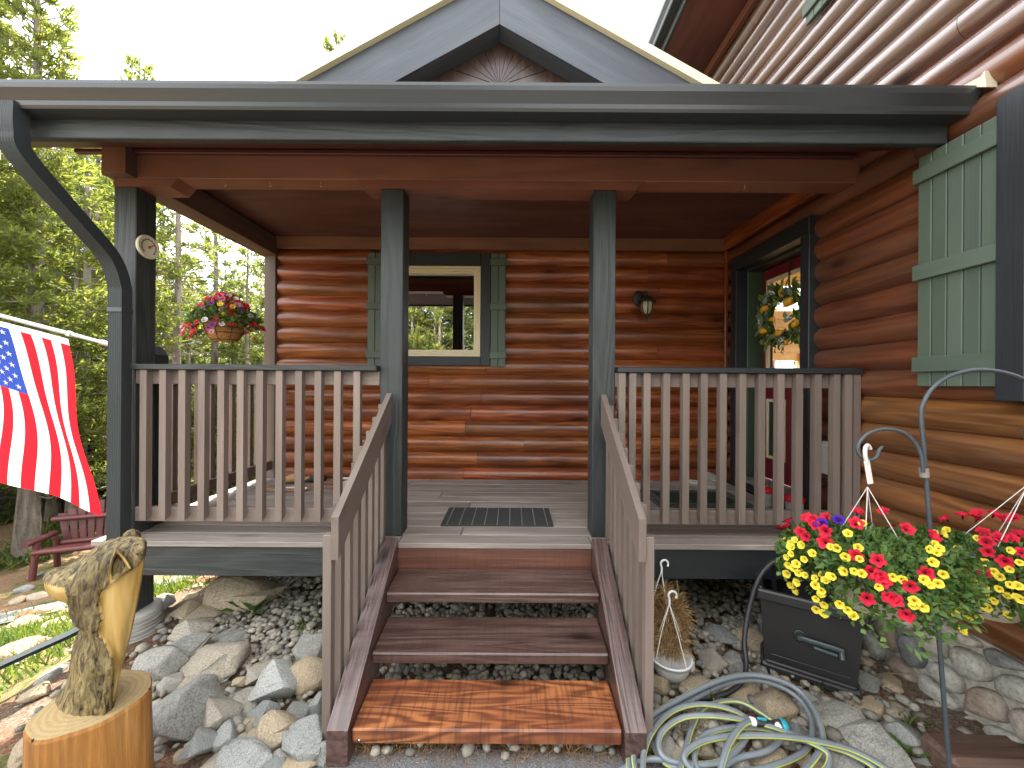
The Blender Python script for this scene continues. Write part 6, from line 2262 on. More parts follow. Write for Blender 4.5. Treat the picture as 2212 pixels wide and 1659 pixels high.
def hang_pot(loc, r, hook_top, lean, label, with_straw=True):
    t_ = thing('hanging_pot', loc, label, 'flower pot', 'white hanging pots set down under the deck edge')
    M0 = Matrix.Translation(loc)
    link('pot', MB().lathe([(r * 0.45, 0.0), (r * 0.62, 0.008), (r * 0.82, 0.04), (r * 0.95, 0.075), (r, 0.10), (r * 1.05, 0.102), (r * 1.05, 0.112), (r * 0.96, 0.112), (r * 0.92, 0.085), (0.0, 0.08)], 24).mesh('pot', [m_pot]), M0, t_)
    top = Vector(loc) + Vector((lean[0], lean[1], hook_top))
    for k in range(4):
        a = R(90 * k + 25)
        b = Vector(loc) + Vector((r * math.cos(a), r * math.sin(a), 0.105))
        link('strand', MB().tube([b, b + (top - b) * 0.5 + Vector((0.008 * math.cos(a), 0, -0.004)), top], 0.0022, 6).mesh('strand', [m_white_pl]), (0, 0, 0), t_)
    hk_ = [top + Vector((0, 0, -0.01)), top + Vector((0.002, 0, 0.02))] + [top + Vector((0.018 - 0.022 * math.cos(a), 0, 0.045 + 0.024 * math.sin(a))) for a in (R(-5), R(30), R(70), R(110), R(150), R(190), R(215))]
    link('hook', MB().tube(smooth_path(hk_, 3), [0.006] * (len(smooth_path(hk_, 3))), 8).mesh('hook', [m_white_pl]), (0, 0, 0), t_)
    lb = MB().box((0, 0, 0), (0.03, 0.003, 0.045), Matrix.Translation(Vector(loc) + Vector((r * 1.0, -0.03, 0.07))) @ Matrix.Rotation(R(35), 4, 'Z'))
    link('plant_tag', lb.mesh('plant_tag', [m_white_pl]), (0, 0, 0), t_)
    return t_


pp = G(1457, 1492, 0.03)
p1 = hang_pot((pp.x + 0.015, pp.y + 0.09, 0.04), 0.108, 0.38, (0.0, 0.02), 'white plastic pot with wire hanger standing nearest the stair rail')
straw('dried_plant', pp.x + 0.02, pp.y + 0.14, 0.19, 0.10, 0.08, 0.05, 700, p1)
pp2 = (pp.x + 0.03, pp.y + 0.33, 0.03)
p2 = hang_pot(pp2, 0.11, 0.475, (0.015, -0.03), 'second white pot behind, buried in dried straw-coloured plants')
straw('dried_plant', pp2[0] + 0.02, pp2[1] - 0.02, 0.24, 0.15, 0.14, 0.17, 2600, p2)

# ================================================================== SHEPHERD HOOK AND FLOWER BASKETS
HY = 1.40
m_hook = plain('hook_iron', (0.050, 0.060, 0.068), 0.45, nscale=50, namp=0.3, bump=0.15)
sh = thing('shepherd_hook', G(2054, 1760, 0.0), 'tall black iron shepherd hook with two arms holding flower baskets', 'shepherd hook')
mp_ = [W(2062, 1795, HY), W(2046, 1600, HY), W(2030, 1400, HY), W(2012, 1180, HY), W(1998, 1000, HY), W(1990, 900, HY), W(1996, 868, HY), W(2015, 838, HY), W(2048, 814, HY), W(2090, 801, HY), W(2130, 799, HY), W(2170, 805, HY), W(2212, 820, HY), W(2255, 850, HY), W(2280, 900, HY), W(2272, 945, HY), W(2245, 962, HY), W(2222, 950, HY), W(2214, 930, HY)]
link('pole', MB().tube(smooth_path(mp_, 6), 0.0072, 12).mesh('pole', [m_hook]), (0, 0, 0), sh)
ap = [W(1994, 1020, HY - 0.014), W(1990, 985, HY - 0.014), W(1980, 962, HY - 0.012), W(1962, 942, HY - 0.01), W(1938, 930, HY - 0.01), W(1905, 927, HY - 0.01), W(1875, 937, HY - 0.01), W(1857, 955, HY - 0.01), W(1853, 973, HY - 0.01), W(1861, 987, HY - 0.01), W(1878, 994, HY - 0.01), W(1893, 987, HY - 0.01), W(1899, 972, HY - 0.01), W(1907, 964, HY - 0.01)]
app = smooth_path(ap, 6)
link('arm', MB().tube(app, [0.0062] * (len(app) - 4) + [0.0055, 0.0045, 0.0035, 0.0025], 12).mesh('arm', [m_hook]), (0, 0, 0), sh)
link('clamp', MB().tube([W(1995, 1012, HY - 0.006), W(1997, 1030, HY - 0.006)], 0.014, 12).mesh('clamp', [plain('clamp_grey', (0.22, 0.20, 0.17), 0.6)]), (0, 0, 0), sh)
link('step_bar', MB().tube([W(2080, 1790, HY) + Vector((-0.14, 0, 0.03)), W(2080, 1790, HY) + Vector((0.14, 0, 0.03))], 0.007, 8).mesh('step_bar', [m_hook]), (0, 0, 0), sh)


def petunia(r, depth, name, m_pet, m_throat, ruffle=0.12, lobes=5):
    mb = MB()
    n = lobes * 4
    rim, mid, inn_ = [], [], []
    for i in range(n):
        a = 2 * math.pi * i / n
        lob = 1 - ruffle * (0.5 + 0.5 * math.cos(lobes * a)) ** 2
        rim.append((r * lob * math.cos(a), r * lob * math.sin(a), depth * (0.12 * math.cos(2 * lobes * a) - 0.05)))
        mid.append((r * 0.55 * math.cos(a), r * 0.55 * math.sin(a), -depth * 0.12))
        inn_.append((r * 0.2 * math.cos(a), r * 0.2 * math.sin(a), -depth * 0.55))
    mb.add(rim + mid, [(i, (i + 1) % n, n + (i + 1) % n, n + i) for i in range(n)], 0, True)
    mb.add(mid + inn_, [(i, (i + 1) % n, n + (i + 1) % n, n + i) for i in range(n)], 0, True)
    mb.add(inn_ + [(0, 0, -depth * 1.25)], [(i, (i + 1) % n, n) for i in range(n)], 1, True)
    return mb.mesh(name, [m_pet, m_throat])


def petal_mat(name, col, trans=0.25, var=0.25):
    t = NT(name)
    v = t.coords()
    f = t.math('ADD', t.math('MULTIPLY', t.rand(), var), 1 - var / 2)
    c = t.mix(1.0, col, f, 'MULTIPLY')
    p = t.bsdf(c, 0.6, out=False, spec=0.2)
    tr = t.n('ShaderNodeBsdfTranslucent')
    t.l(c, tr.inputs[0])
    ms = t.n('ShaderNodeMixShader')
    ms.inputs[0].default_value = trans
    t.l(p, ms.inputs[1]); t.l(tr.outputs[0], ms.inputs[2]); t.l(ms.outputs[0], t.out.inputs[0])
    return t.m


m_pred, m_pyel, m_ppur = petal_mat('petal_red', (0.56, 0.014, 0.040)), petal_mat('petal_yellow', (0.74, 0.60, 0.055)), petal_mat('petal_purple', (0.055, 0.010, 0.24))
m_ppink, m_pwhite, m_pviolet = petal_mat('petal_pink', (0.62, 0.27, 0.32)), petal_mat('petal_white', (0.74, 0.74, 0.72)), petal_mat('petal_violet', (0.20, 0.035, 0.20))
m_thr_d, m_thr_y = plain('throat_dark', (0.08, 0.004, 0.02), 0.6), plain('throat_gold', (0.45, 0.25, 0.02), 0.6)
FL_RED, FL_YEL, FL_PUR = petunia(0.0235, 0.026, 'red_flower', m_pred, m_thr_d, 0.30), petunia(0.0138, 0.018, 'yellow_flower', m_pyel, m_thr_y), petunia(0.023, 0.028, 'purple_flower', m_ppur, m_thr_d)
m_leafy = leafmat('basket_leaf', [(0.0, (0.045, 0.095, 0.025)), (0.5, (0.080, 0.150, 0.036)), (1.0, (0.155, 0.225, 0.06))], 0.35, 0.5)


def leaf_cloud(name, spots, ln, w, seed, parent, mat=None, up=0.3):
    """spots: list of (point, outward normal)"""
    rs = np.random.RandomState(seed)
    n = len(spots)
    P = np.array([p for p, _ in spots])
    N = np.array([q for _, q in spots])
    D = N * rs.uniform(0.2, 1.0, (n, 1)) + rs.normal(size=(n, 3)) * 0.65 + np.array([0, 0, up])
    D /= np.linalg.norm(D, axis=1)[:, None]
    U = N + rs.normal(size=(n, 3)) * 0.5 + np.array([0, 0, 0.5])
    Sd = np.cross(D, U)
    Sd /= np.linalg.norm(Sd, axis=1)[:, None] + 1e-9
    Nn = np.cross(Sd, D)
    Ln = (ln * rs.uniform(0.6, 1.25, n))[:, None]
    Wd = (w * rs.uniform(0.7, 1.2, n))[:, None]
    v0 = P
    v1 = P + D * Ln * 0.5 + Sd * Wd + Nn * Wd * 0.35
    v2 = P + D * Ln - Nn * Ln * 0.12
    v3 = P + D * Ln * 0.5 - Sd * Wd + Nn * Wd * 0.35
    vm = P + D * Ln * 0.5
    V = np.stack([v0, v1, v2, v3, vm], 1).reshape(-1, 3)
    b = np.arange(n)[:, None] * 5
    F = np.concatenate([b + np.array([[0, 4, 1]]), b + np.array([[4, 2, 1]]), b + np.array([[0, 3, 4]]), b + np.array([[3, 2, 4]])], 0)
    T = np.repeat(rs.rand(n), 5)
    me = fast_mesh(name, V, F, mat or m_leafy, T, True)
    return tag(link(name, me, (0, 0, 0), parent), kind='stuff')


def petunia_basket(cpos, top, label, seed, nred, nyel, fixed_red, fixed_yel, fixed_pur):
    rs = random.Random(seed)
    t_ = thing('flower_basket', cpos, label, 'flower basket', None)
    c = Vector(cpos)
    pr_ = 0.125
    link('pot', MB().lathe([(0.075, -0.17), (0.095, -0.165), (0.115, -0.08), (pr_, -0.03), (pr_ * 1.04, -0.028), (pr_ * 1.04, -0.012), (pr_ * 0.95, -0.012), (pr_ * 0.9, -0.03), (0.0, -0.04)], 24).mesh('pot', [plain('basket_pot_plastic', (0.42, 0.37, 0.29), 0.5, namp=0.08)]), c, t_)
    m_tie = plain('hanger_white', (0.62, 0.58, 0.54), 0.5, namp=0.1)
    for k in range(4):
        a = R(90 * k + 40)
        b = c + Vector((pr_ * math.cos(a), pr_ * math.sin(a), -0.02))
        link('strand', MB().tube([b, top], 0.0015, 6).mesh('strand', [m_tie]), (0, 0, 0), t_)
    stp = MB()
    stp.box((0, 0, 0), (0.020, 0.006, 0.085), Matrix.Translation(top + Vector((-0.006, -0.01, 0.055))) @ Matrix.Rotation(R(-10), 4, 'Y'), b=0.002)
    hk_ = [top + Vector((-0.012, -0.010, 0.09)), top + Vector((-0.020, -0.012, 0.115)), top + Vector((-0.016, -0.008, 0.142)), top + Vector((0.004, 0.004, 0.150)), top + Vector((0.016, 0.008, 0.135))]
    stp.tube(smooth_path(hk_, 4), 0.0065, 8)
    link('hanger', stp.mesh('hanger', [m_tie]), (0, 0, 0), t_)
    # foliage over a dome that spills past the rim
    spots = []
    for i in range(7000):
        a = rs.uniform(0, 2 * math.pi)
        f = rs.random() ** 0.6
        rr = 0.262 * f
        ztop = 0.085 * (1 - f ** 2.5) + 0.028 * math.sin(3 * a + seed) * f
        zlow = -0.04 - 0.125 * f ** 1.5 * (0.75 + 0.35 * math.sin(2 * a + seed * 2))
        w_ = rs.random()
        z = ztop if w_ < 0.45 else zlow + (ztop - zlow) * rs.random()
        wob = 1 + 0.06 * math.sin(4 * a + seed) + 0.05 * math.sin(9 * a)
        p = c + Vector((rr * wob * math.cos(a), rr * wob * math.sin(a), z))
        nrm = Vector((math.cos(a) * f, math.sin(a) * f, 0.6 - 0.5 * f)).normalized()
        spots.append((tuple(p), tuple(nrm)))
    leaf_cloud('foliage', spots, 0.030, 0.0078, seed, t_)
    st_m = MB()
    for i in range(60):
        a = rs.uniform(0, 2 * math.pi)
        f = rs.uniform(0.6, 1.0)
        q0 = c + Vector((0.09 * math.cos(a), 0.09 * math.sin(a), -0.02))
        q2 = c + Vector((0.28 * f * math.cos(a), 0.28 * f * math.sin(a), rs.uniform(-0.15, 0.02)))
        q1 = (q0 + q2) / 2 + Vector((0, 0, 0.05))
        st_m.tube([q0, q1, q2], 0.0018, 5, cap=False, tint=0.3)
    link('stems', st_m.mesh('stems', [m_leafy]), (0, 0, 0), t_)

    def bloom(me, p, nm, face):
        q = face.normalized().to_track_quat('Z', 'Y').to_matrix().to_4x4()
        link(nm, me, Matrix.Translation(p) @ q @ Matrix.Rotation(rs.uniform(0, 6.28), 4, 'Z') @ Matrix.Scale(rs.uniform(0.82, 1.1), 4), t_)

    def surf(px, py):
        """front of the dome on the sight line"""
        d0 = W(px, py, 1.0) - Vector((0, 0, CAM_H))
        o_ = Vector((0, 0, CAM_H))
        Rx, Rz_ = 0.285, 0.165
        m_ = Vector((1 / Rx, 1 / Rx, 1 / Rz_))
        cc = c + Vector((0, 0, -0.035))
        oo = Vector(((o_ - cc)[k] * m_[k] for k in range(3)))
        dd = Vector((d0[k] * m_[k] for k in range(3)))
        A, B, Cq = dd.dot(dd), 2 * oo.dot(dd), oo.dot(oo) - 1
        disc = B * B - 4 * A * Cq
        s = (-B - math.sqrt(disc)) / (2 * A) if disc > 0 else -B / (2 * A)
        return o_ + d0 * s
    camp = Vector((0, 0, CAM_H))
    for lst, me, nm in ((fixed_red, FL_RED, 'red_flower'), (fixed_yel, FL_YEL, 'yellow_flower'), (fixed_pur, FL_PUR, 'purple_flower')):
        for px, py in lst:
            p = surf(px, py)
            face = (p - c).normalized() * 0.7 + (camp - p).normalized() * 0.8 + Vector((rs.uniform(-.4, .4), rs.uniform(-.3, .3), rs.uniform(-.2, .4)))
            bloom(me, p + face.normalized() * 0.02, nm, face)
    for cnt, me, nm in ((nred, FL_RED, 'red_flower'), (nyel, FL_YEL, 'yellow_flower')):
        for i in range(cnt):
            a = rs.uniform(0, 2 * math.pi)
            if nm == 'red_flower':
                f, z = rs.uniform(0.2, 0.95), rs.uniform(0.02, 0.08)
            else:
                f = rs.uniform(0.7, 0.94)
                z = rs.uniform(-0.115, 0.03)
            p = c + Vector((0.30 * f * math.cos(a), 0.30 * f * math.sin(a), z))
            face = Vector((math.cos(a), math.sin(a), 0.7 + rs.uniform(-.3, .5)))
            bloom(me, p, nm, face)
    return t_


def zoomP(lst, ox=1474.7, oy=1106.0):
    return [(ox + x / 3.0, oy + y / 3.0) for x, y in lst]


R1 = zoomP([(820, 55), (870, 90), (930, 200), (810, 160), (940, 50), (1130, 15), (1310, 15), (1120, 85), (1440, 120), (1265, 315), (1130, 285), (1230, 385), (1300, 440), (1270, 420), (1340, 545), (1190, 555), (1565, 390), (1470, 475), (1450, 655), (770, 140), (930, 125), (1370, 560), (850, 60)])
Y1_ = zoomP([(745, 195), (715, 240), (720, 275), (690, 290), (800, 305), (855, 275), (1075, 150), (1135, 235), (1010, 235), (1060, 290), (1140, 310), (745, 340), (690, 400), (810, 415), (875, 435), (985, 420), (760, 455), (715, 470), (755, 505), (860, 475), (895, 500), (870, 555), (920, 590), (870, 625), (920, 650), (1060, 385), (1115, 380), (1155, 405), (1260, 475), (1360, 420), (1070, 630), (1020, 590), (1550, 440), (1500, 575), (1540, 610), (975, 235), (735, 365), (760, 395), (700, 340), (790, 220), (1165, 85), (720, 215), (1410, 430), (1485, 600), (905, 520)])
P1_ = zoomP([(910, 90), (1010, 65)])
R2 = zoomP([(1815, 40), (1945, 145), (1965, 200), (2010, 30), (2150, 50), (1720, 60), (2190, 270), (1600, 165), (1740, 670), (1920, 25), (2080, 60), (2120, 180)])
Y2_ = zoomP([(1655, 145), (1725, 130), (1610, 215), (1650, 245), (1580, 240), (1790, 245), (1605, 325), (1680, 405), (1730, 445), (1770, 445), (1700, 510), (1770, 520), (1725, 580), (1790, 625), (1840, 650), (1860, 670), (1895, 460), (1950, 485), (2010, 390), (2055, 425), (2010, 565), (1940, 605), (2120, 370), (1640, 270), (1580, 460), (1650, 465), (1895, 520), (2165, 485), (1760, 625), (1965, 615)])
P2_ = zoomP([(1855, 310)])
near_ = lambda L_: [q for q in L_ if q[0] < 2040]
far_ = lambda L_: [q for q in L_ if q[0] >= 2025]
b1 = W(1880, 1205, HY - 0.01)
tp1 = W(1874, 1052, HY - 0.012)
petunia_basket(b1, tp1, 'hanging basket of red petunias and yellow blooms on the short arm, above the reel box', 3, 14, 26, R1 + near_(R2), Y1_ + near_(Y2_), P1_)
b2 = W(2118, 1222, HY + 0.10)
tp2 = W(2222, 1045, HY + 0.03)
petunia_basket(b2, tp2, 'hanging basket of red petunias and yellow blooms nearest the timber', 8, 26, 60, far_(R2) + zoomP([(1900, 60), (1980, 260), (2090, 320), (2180, 160), (2050, 180)]), far_(Y2_) + zoomP([(1900, 180), (2100, 250), (2180, 330), (2050, 500), (2120, 470), (2190, 560), (1960, 330)]), P2_)

# ---- coco-lined basket by the woods
bc_ = W(486, 698, 3.40)
cb = thing('flower_basket', bc_, 'coco-lined wire basket of mixed petunias hanging from the porch eave', 'flower basket')
t = NT('coco_fibre')
v = t.coords(rand=False)
n_ = t.noise(v, 90, 4, 0.7)
t.bsdf(t.ramp(n_, [(0.3, (0.22, 0.10, 0.028)), (0.7, (0.46, 0.25, 0.085))]), 0.95, t.bump(n_, 0.8, 0.01), spec=0.1)
link('liner', MB().lathe([(0.0, -0.165), (0.085, -0.16), (0.115, -0.135), (0.142, -0.07), (0.160, 0.0), (0.150, 0.0), (0.0, -0.02)], 24).mesh('liner', [t.m]), bc_, cb)
wf = MB()
for r_, z in ((0.163, 0.0), (0.154, -0.045), (0.136, -0.092), (0.100, -0.150)):
    wf.tube([(r_ * math.cos(a), r_ * math.sin(a), z) for a in [2 * math.pi * i / 24 for i in range(25)]], 0.003, 6)
for k in range(8):
    a = R(45 * k + 10)
    wf.tube([(r_ * math.cos(a), r_ * math.sin(a), z) for r_, z in ((0.163, 0.0), (0.156, -0.045), (0.138, -0.092), (0.102, -0.152), (0.05, -0.167))], 0.003, 6)
link('wire_frame', wf.mesh('wire_frame', [m_blk]), bc_, cb)
chn = MB()
hkp = Vector((bc_.x, bc_.y, 2.905))
for k in range(3):
    a = R(120 * k + 30)
    chn.tube([bc_ + Vector((0.16 * math.cos(a), 0.16 * math.sin(a), 0)), bc_ + Vector((0, 0, 0.36))], 0.0016, 5)
chn.tube([bc_ + Vector((0, 0, 0.36)), hkp], 0.002, 5)
link('chain', chn.mesh('chain', [m_blk]), (0, 0, 0), cb)
rs = random.Random(6)
spots = []
for i in range(1500):
    a = rs.uniform(0, 6.28)
    f = rs.random() ** 0.55
    z = 0.20 * (1 - f ** 2) * rs.uniform(0.3, 1) + (-0.05 * f if rs.random() < .4 else 0.01)
    spots.append((tuple(bc_ + Vector((0.27 * f * math.cos(a), 0.23 * f * math.sin(a), z))), (math.cos(a) * f, math.sin(a) * f, 0.7)))
leaf_cloud('foliage', spots, 0.05, 0.013, 5, cb)
small = {'red': petunia(0.026, 0.02, 'red_flower', m_pred, m_thr_d), 'pink': petunia(0.026, 0.02, 'pink_flower', m_ppink, m_thr_d), 'white': petunia(0.026, 0.02, 'white_flower', m_pwhite, m_thr_y), 'violet': petunia(0.026, 0.02, 'violet_flower', m_pviolet, m_thr_d), 'yellow': petunia(0.024, 0.02, 'yellow_flower', m_pyel, m_thr_y)}
for i in range(280):
    a = rs.uniform(0, 6.28)
    f = rs.uniform(0.15, 1.12)
    x = 0.285 * f * math.cos(a)
    z = 0.235 * (1 - f ** 2 * 0.9) + rs.uniform(-0.05, 0.035) - (0.05 if f > 0.9 else 0)
    u = x / 0.285
    kind = rs.choices(['red', 'pink', 'white', 'violet', 'yellow'], [3.2 - u, 1.6 - u * 0.4, 0.5 + max(0, u) * 2.5, 0.9, 0.8 - u * 0.5])[0]
    p = bc_ + Vector((x, 0.23 * f * math.sin(a), z))
    face = Vector((math.cos(a), math.sin(a) - 0.5, 0.7))
    q = face.normalized().to_track_quat('Z', 'Y').to_matrix().to_4x4()
    link(kind + '_flower', small[kind], Matrix.Translation(p) @ q @ Matrix.Scale(rs.uniform(0.75, 1.15), 4), cb)
# ================================================================== PLANTS, GRASS, TREES
def blades(name, pts, hmin, hmax, w, mat, seed, label, cat, lean=0.35):
    rs = np.random.RandomState(seed)
    n = len(pts)
    P = np.array(pts)
    a = rs.uniform(0, 6.283, n)
    sd = np.stack([np.cos(a), np.sin(a), np.zeros(n)], 1)
    h = rs.uniform(hmin, hmax, n)[:, None]
    b = rs.normal(size=(n, 3)) * lean
    b[:, 2] = 1
    b /= np.linalg.norm(b, axis=1)[:, None]
    mid = P + b * h * 0.55
    b2 = b + rs.normal(size=(n, 3)) * lean
    tip = mid + b2 * h * 0.5
    ww = (w * rs.uniform(0.6, 1.2, n))[:, None]
    V = np.stack([P - sd * ww, P + sd * ww, mid - sd * ww * 0.8, mid + sd * ww * 0.8, tip], 1).reshape(-1, 3)
    k = np.arange(n)[:, None] * 5
    F = np.concatenate([k + np.array([[0, 1, 3]]), k + np.array([[0, 3, 2]]), k + np.array([[2, 3, 4]])], 0)
    me = fast_mesh(name, V, F, mat, np.repeat(rs.rand(n), 5))
    return tag(link(name, me, (0, 0, 0)), label, cat, kind='stuff')


m_grass = leafmat('grass_blade', [(0.0, (0.045, 0.09, 0.018)), (0.5, (0.085, 0.145, 0.028)), (1.0, (0.17, 0.20, 0.05))], 0.45, 0.55)
m_junip = leafmat('creeper_leaf', [(0.0, (0.022, 0.062, 0.026)), (1.0, (0.055, 0.12, 0.045))], 0.35, 0.55)
m_needle_litter = leafmat('needle_litter', [(0.0, (0.12, 0.055, 0.024)), (0.5, (0.26, 0.145, 0.07)), (1.0, (0.40, 0.28, 0.16))], 0.0, 0.9)
m_brush = leafmat('brush_leaf', [(0.0, (0.040, 0.075, 0.016)), (0.5, (0.085, 0.125, 0.028)), (1.0, (0.19, 0.20, 0.055))], 0.5, 0.5)
rs = random.Random(31)
pts = []
while len(pts) < 15000:
    x, y = rs.uniform(-7.0, -2.35), rs.uniform(1.0, 6.2)
    if x > -2.75 and y < 3.0:
        continue
    d = noise.noise(Vector((x * 0.8, y * 0.8, 9))) + 0.5 * noise.noise(Vector((x * 2.3, y * 2.3, 5)))
    if rs.random() < 0.62 + d * 0.9 - max(0, (y + (-x - 2.4) * 0.5) - 4.4) * 0.5:
        pts.append((x, y, ground_z(x, y) - 0.005))
blades('grass', pts, 0.05, 0.14, 0.0055, m_grass, 1, 'bright grass and groundcover on the slope towards the woods', 'grass', 0.5)
pts = []
while len(pts) < 4200:
    x, y = rs.uniform(-4.6, -2.5), rs.uniform(1.2, 3.0)
    if noise.noise(Vector((x * 1.3, y * 1.3, 2))) > -0.05 and y < 1.2 + (-x - 2.2) * 1.1:
        pts.append((x, y, ground_z(x, y)))
blades('creeping_juniper', pts, 0.06, 0.16, 0.006, m_junip, 2, 'dark green creeping groundcover beside the ribbed run-out pipe', 'groundcover', 0.9)
pts = []
for i in range(2600):
    x, y = rs.uniform(-0.95, 0.85), 1.70 + rs.gauss(0, 0.035)
    if y < 1.9:
        pts.append((x, y - 0.02 * rs.random(), 0.012))
for i in range(900):
    x, y = rs.choice([-1, 1]) * rs.uniform(0.75, 2.0), rs.uniform(1.6, 2.2)
    pts.append((x, y, 0.03))
m_ = blades('needle_litter', pts, 0.012, 0.035, 0.0011, m_needle_litter, 3, 'dry pine needles and grass wisps along the pavement edge', 'pine needles', 2.2)
pts = []
for cx in (-0.48, -0.40, 0.02, 0.16, 0.36, -0.62, 0.28):
    for i in range(45):
        pts.append((cx + rs.gauss(0, 0.035), 1.70 + rs.gauss(0, 0.012), 0.01))
blades('dry_grass', pts, 0.03, 0.085, 0.0014, m_straw, 4, 'dry straw-coloured grass tufts under the bottom step', 'grass', 0.8)
# weeds between the rocks
for (px, py, n, col, lab) in ((1560, 1550, 26, m_grass, 'small green weed among the coils of hose'), (1995, 1600, 22, m_grass, 'small leafy weed at the timber end'), (1785, 1510, 20, m_grass, 'tuft of green weed in front of the reel box'), (640, 1380, 24, m_grass, 'feathery green weed on the pebble slope'), (620, 1620, 18, m_grass, 'low weed between rocks at the stair rail')):
    p = G(px, py, 0.0)
    q = [(p.x + rs.gauss(0, 0.03), p.y + 0.04 + rs.gauss(0, 0.02), 0.03) for _ in range(n)]
    o = blades('weed', q, 0.03, 0.075, 0.006, col, n, lab, 'weed', 0.8)
    del o['kind']


def dandelion(px, py, s, label, n=7, seed=1):
    p = G(px, py, 0.02)
    p.y += 0.05
    t_ = thing('broadleaf_weed', p, label, 'weed')
    r_ = random.Random(seed)
    m = leafmat('dandelion_leaf', [(0.0, (0.055, 0.13, 0.02)), (1.0, (0.12, 0.22, 0.04))], 0.4, 0.45)
    for k in range(n):
        a = R(360 * k / n + r_.uniform(-20, 20))
        up_ = r_.uniform(0.5, 1.6)
        d = Vector((math.cos(a), math.sin(a) * 0.6, up_)).normalized()
        sd = d.cross(Vector((0, 0, 1))).normalized()
        ln = s * r_.uniform(0.7, 1.15)
        mb = MB()
        m_n = 11
        vs = []
        for j in range(m_n):
            f = j / (m_n - 1)
            c_ = p + d * ln * f + Vector((math.cos(a), math.sin(a) * .6, -0.7)) * ln * 0.28 * f * f
            wd_ = ln * 0.17 * math.sin(min(1, f * 1.05 + 0.04) * math.pi) ** 0.8 * (0.6 if j % 2 else 1.25) + 0.002
            vs += [c_ - sd * wd_ + Vector((0, 0, wd_ * .3)), c_, c_ + sd * wd_ + Vector((0, 0, wd_ * .3))]
        mb.add(vs, [(j * 3 + q, j * 3 + q + 1, j * 3 + q + 4, j * 3 + q + 3) for j in range(m_n - 1) for q in (0, 1)], 0, True, r_.random())
        link('leaf', mb.mesh('leaf', [m]), (0, 0, 0), t_)


dandelion(536, 1336, 0.21, 'tall toothed dandelion leaves growing out of the pebbles', 8, 2)
dandelion(1985, 1652, 0.075, 'broad-leaved weed in front of the timber', 6, 3)

# ---- conifers
m_bark = None
t = NT('pine_bark')
v = t.coords((7, 7, 1.6))
n_ = t.noise(v, 1.0, 5, 0.65, 0.5)
n2_ = t.noise(t.coords(), 22, 4, 0.7)
c = t.ramp(n_, [(0.35, (0.11, 0.092, 0.074)), (0.55, (0.23, 0.20, 0.165)), (0.72, (0.34, 0.305, 0.26))])
t.bsdf(t.mix(t.ramp(n2_, [(0.56, 0.0), (0.66, 0.6)]), c, (0.055, 0.045, 0.036)), 0.9, t.bump(n_, 0.8, 0.03), spec=0.1)
m_bark = t.m
m_twig = plain('dead_twig', (0.17, 0.145, 0.12), 0.9)
m_pine = leafmat('pine_needles', [(0.0, (0.085, 0.115, 0.038)), (0.45, (0.138, 0.168, 0.056)), (0.8, (0.180, 0.203, 0.072)), (1.0, (0.25, 0.235, 0.10))], 0.68, 0.5, 0.3)
m_spruce = leafmat('dark_needles', [(0.0, (0.060, 0.088, 0.032)), (0.5, (0.100, 0.132, 0.046)), (1.0, (0.15, 0.175, 0.062))], 0.52, 0.5, 0.3)
m_bushy = leafmat('bushy_leaf', [(0.0, (0.055, 0.095, 0.018)), (0.5, (0.105, 0.15, 0.028)), (1.0, (0.19, 0.21, 0.05))], 0.5, 0.5, 0.2)


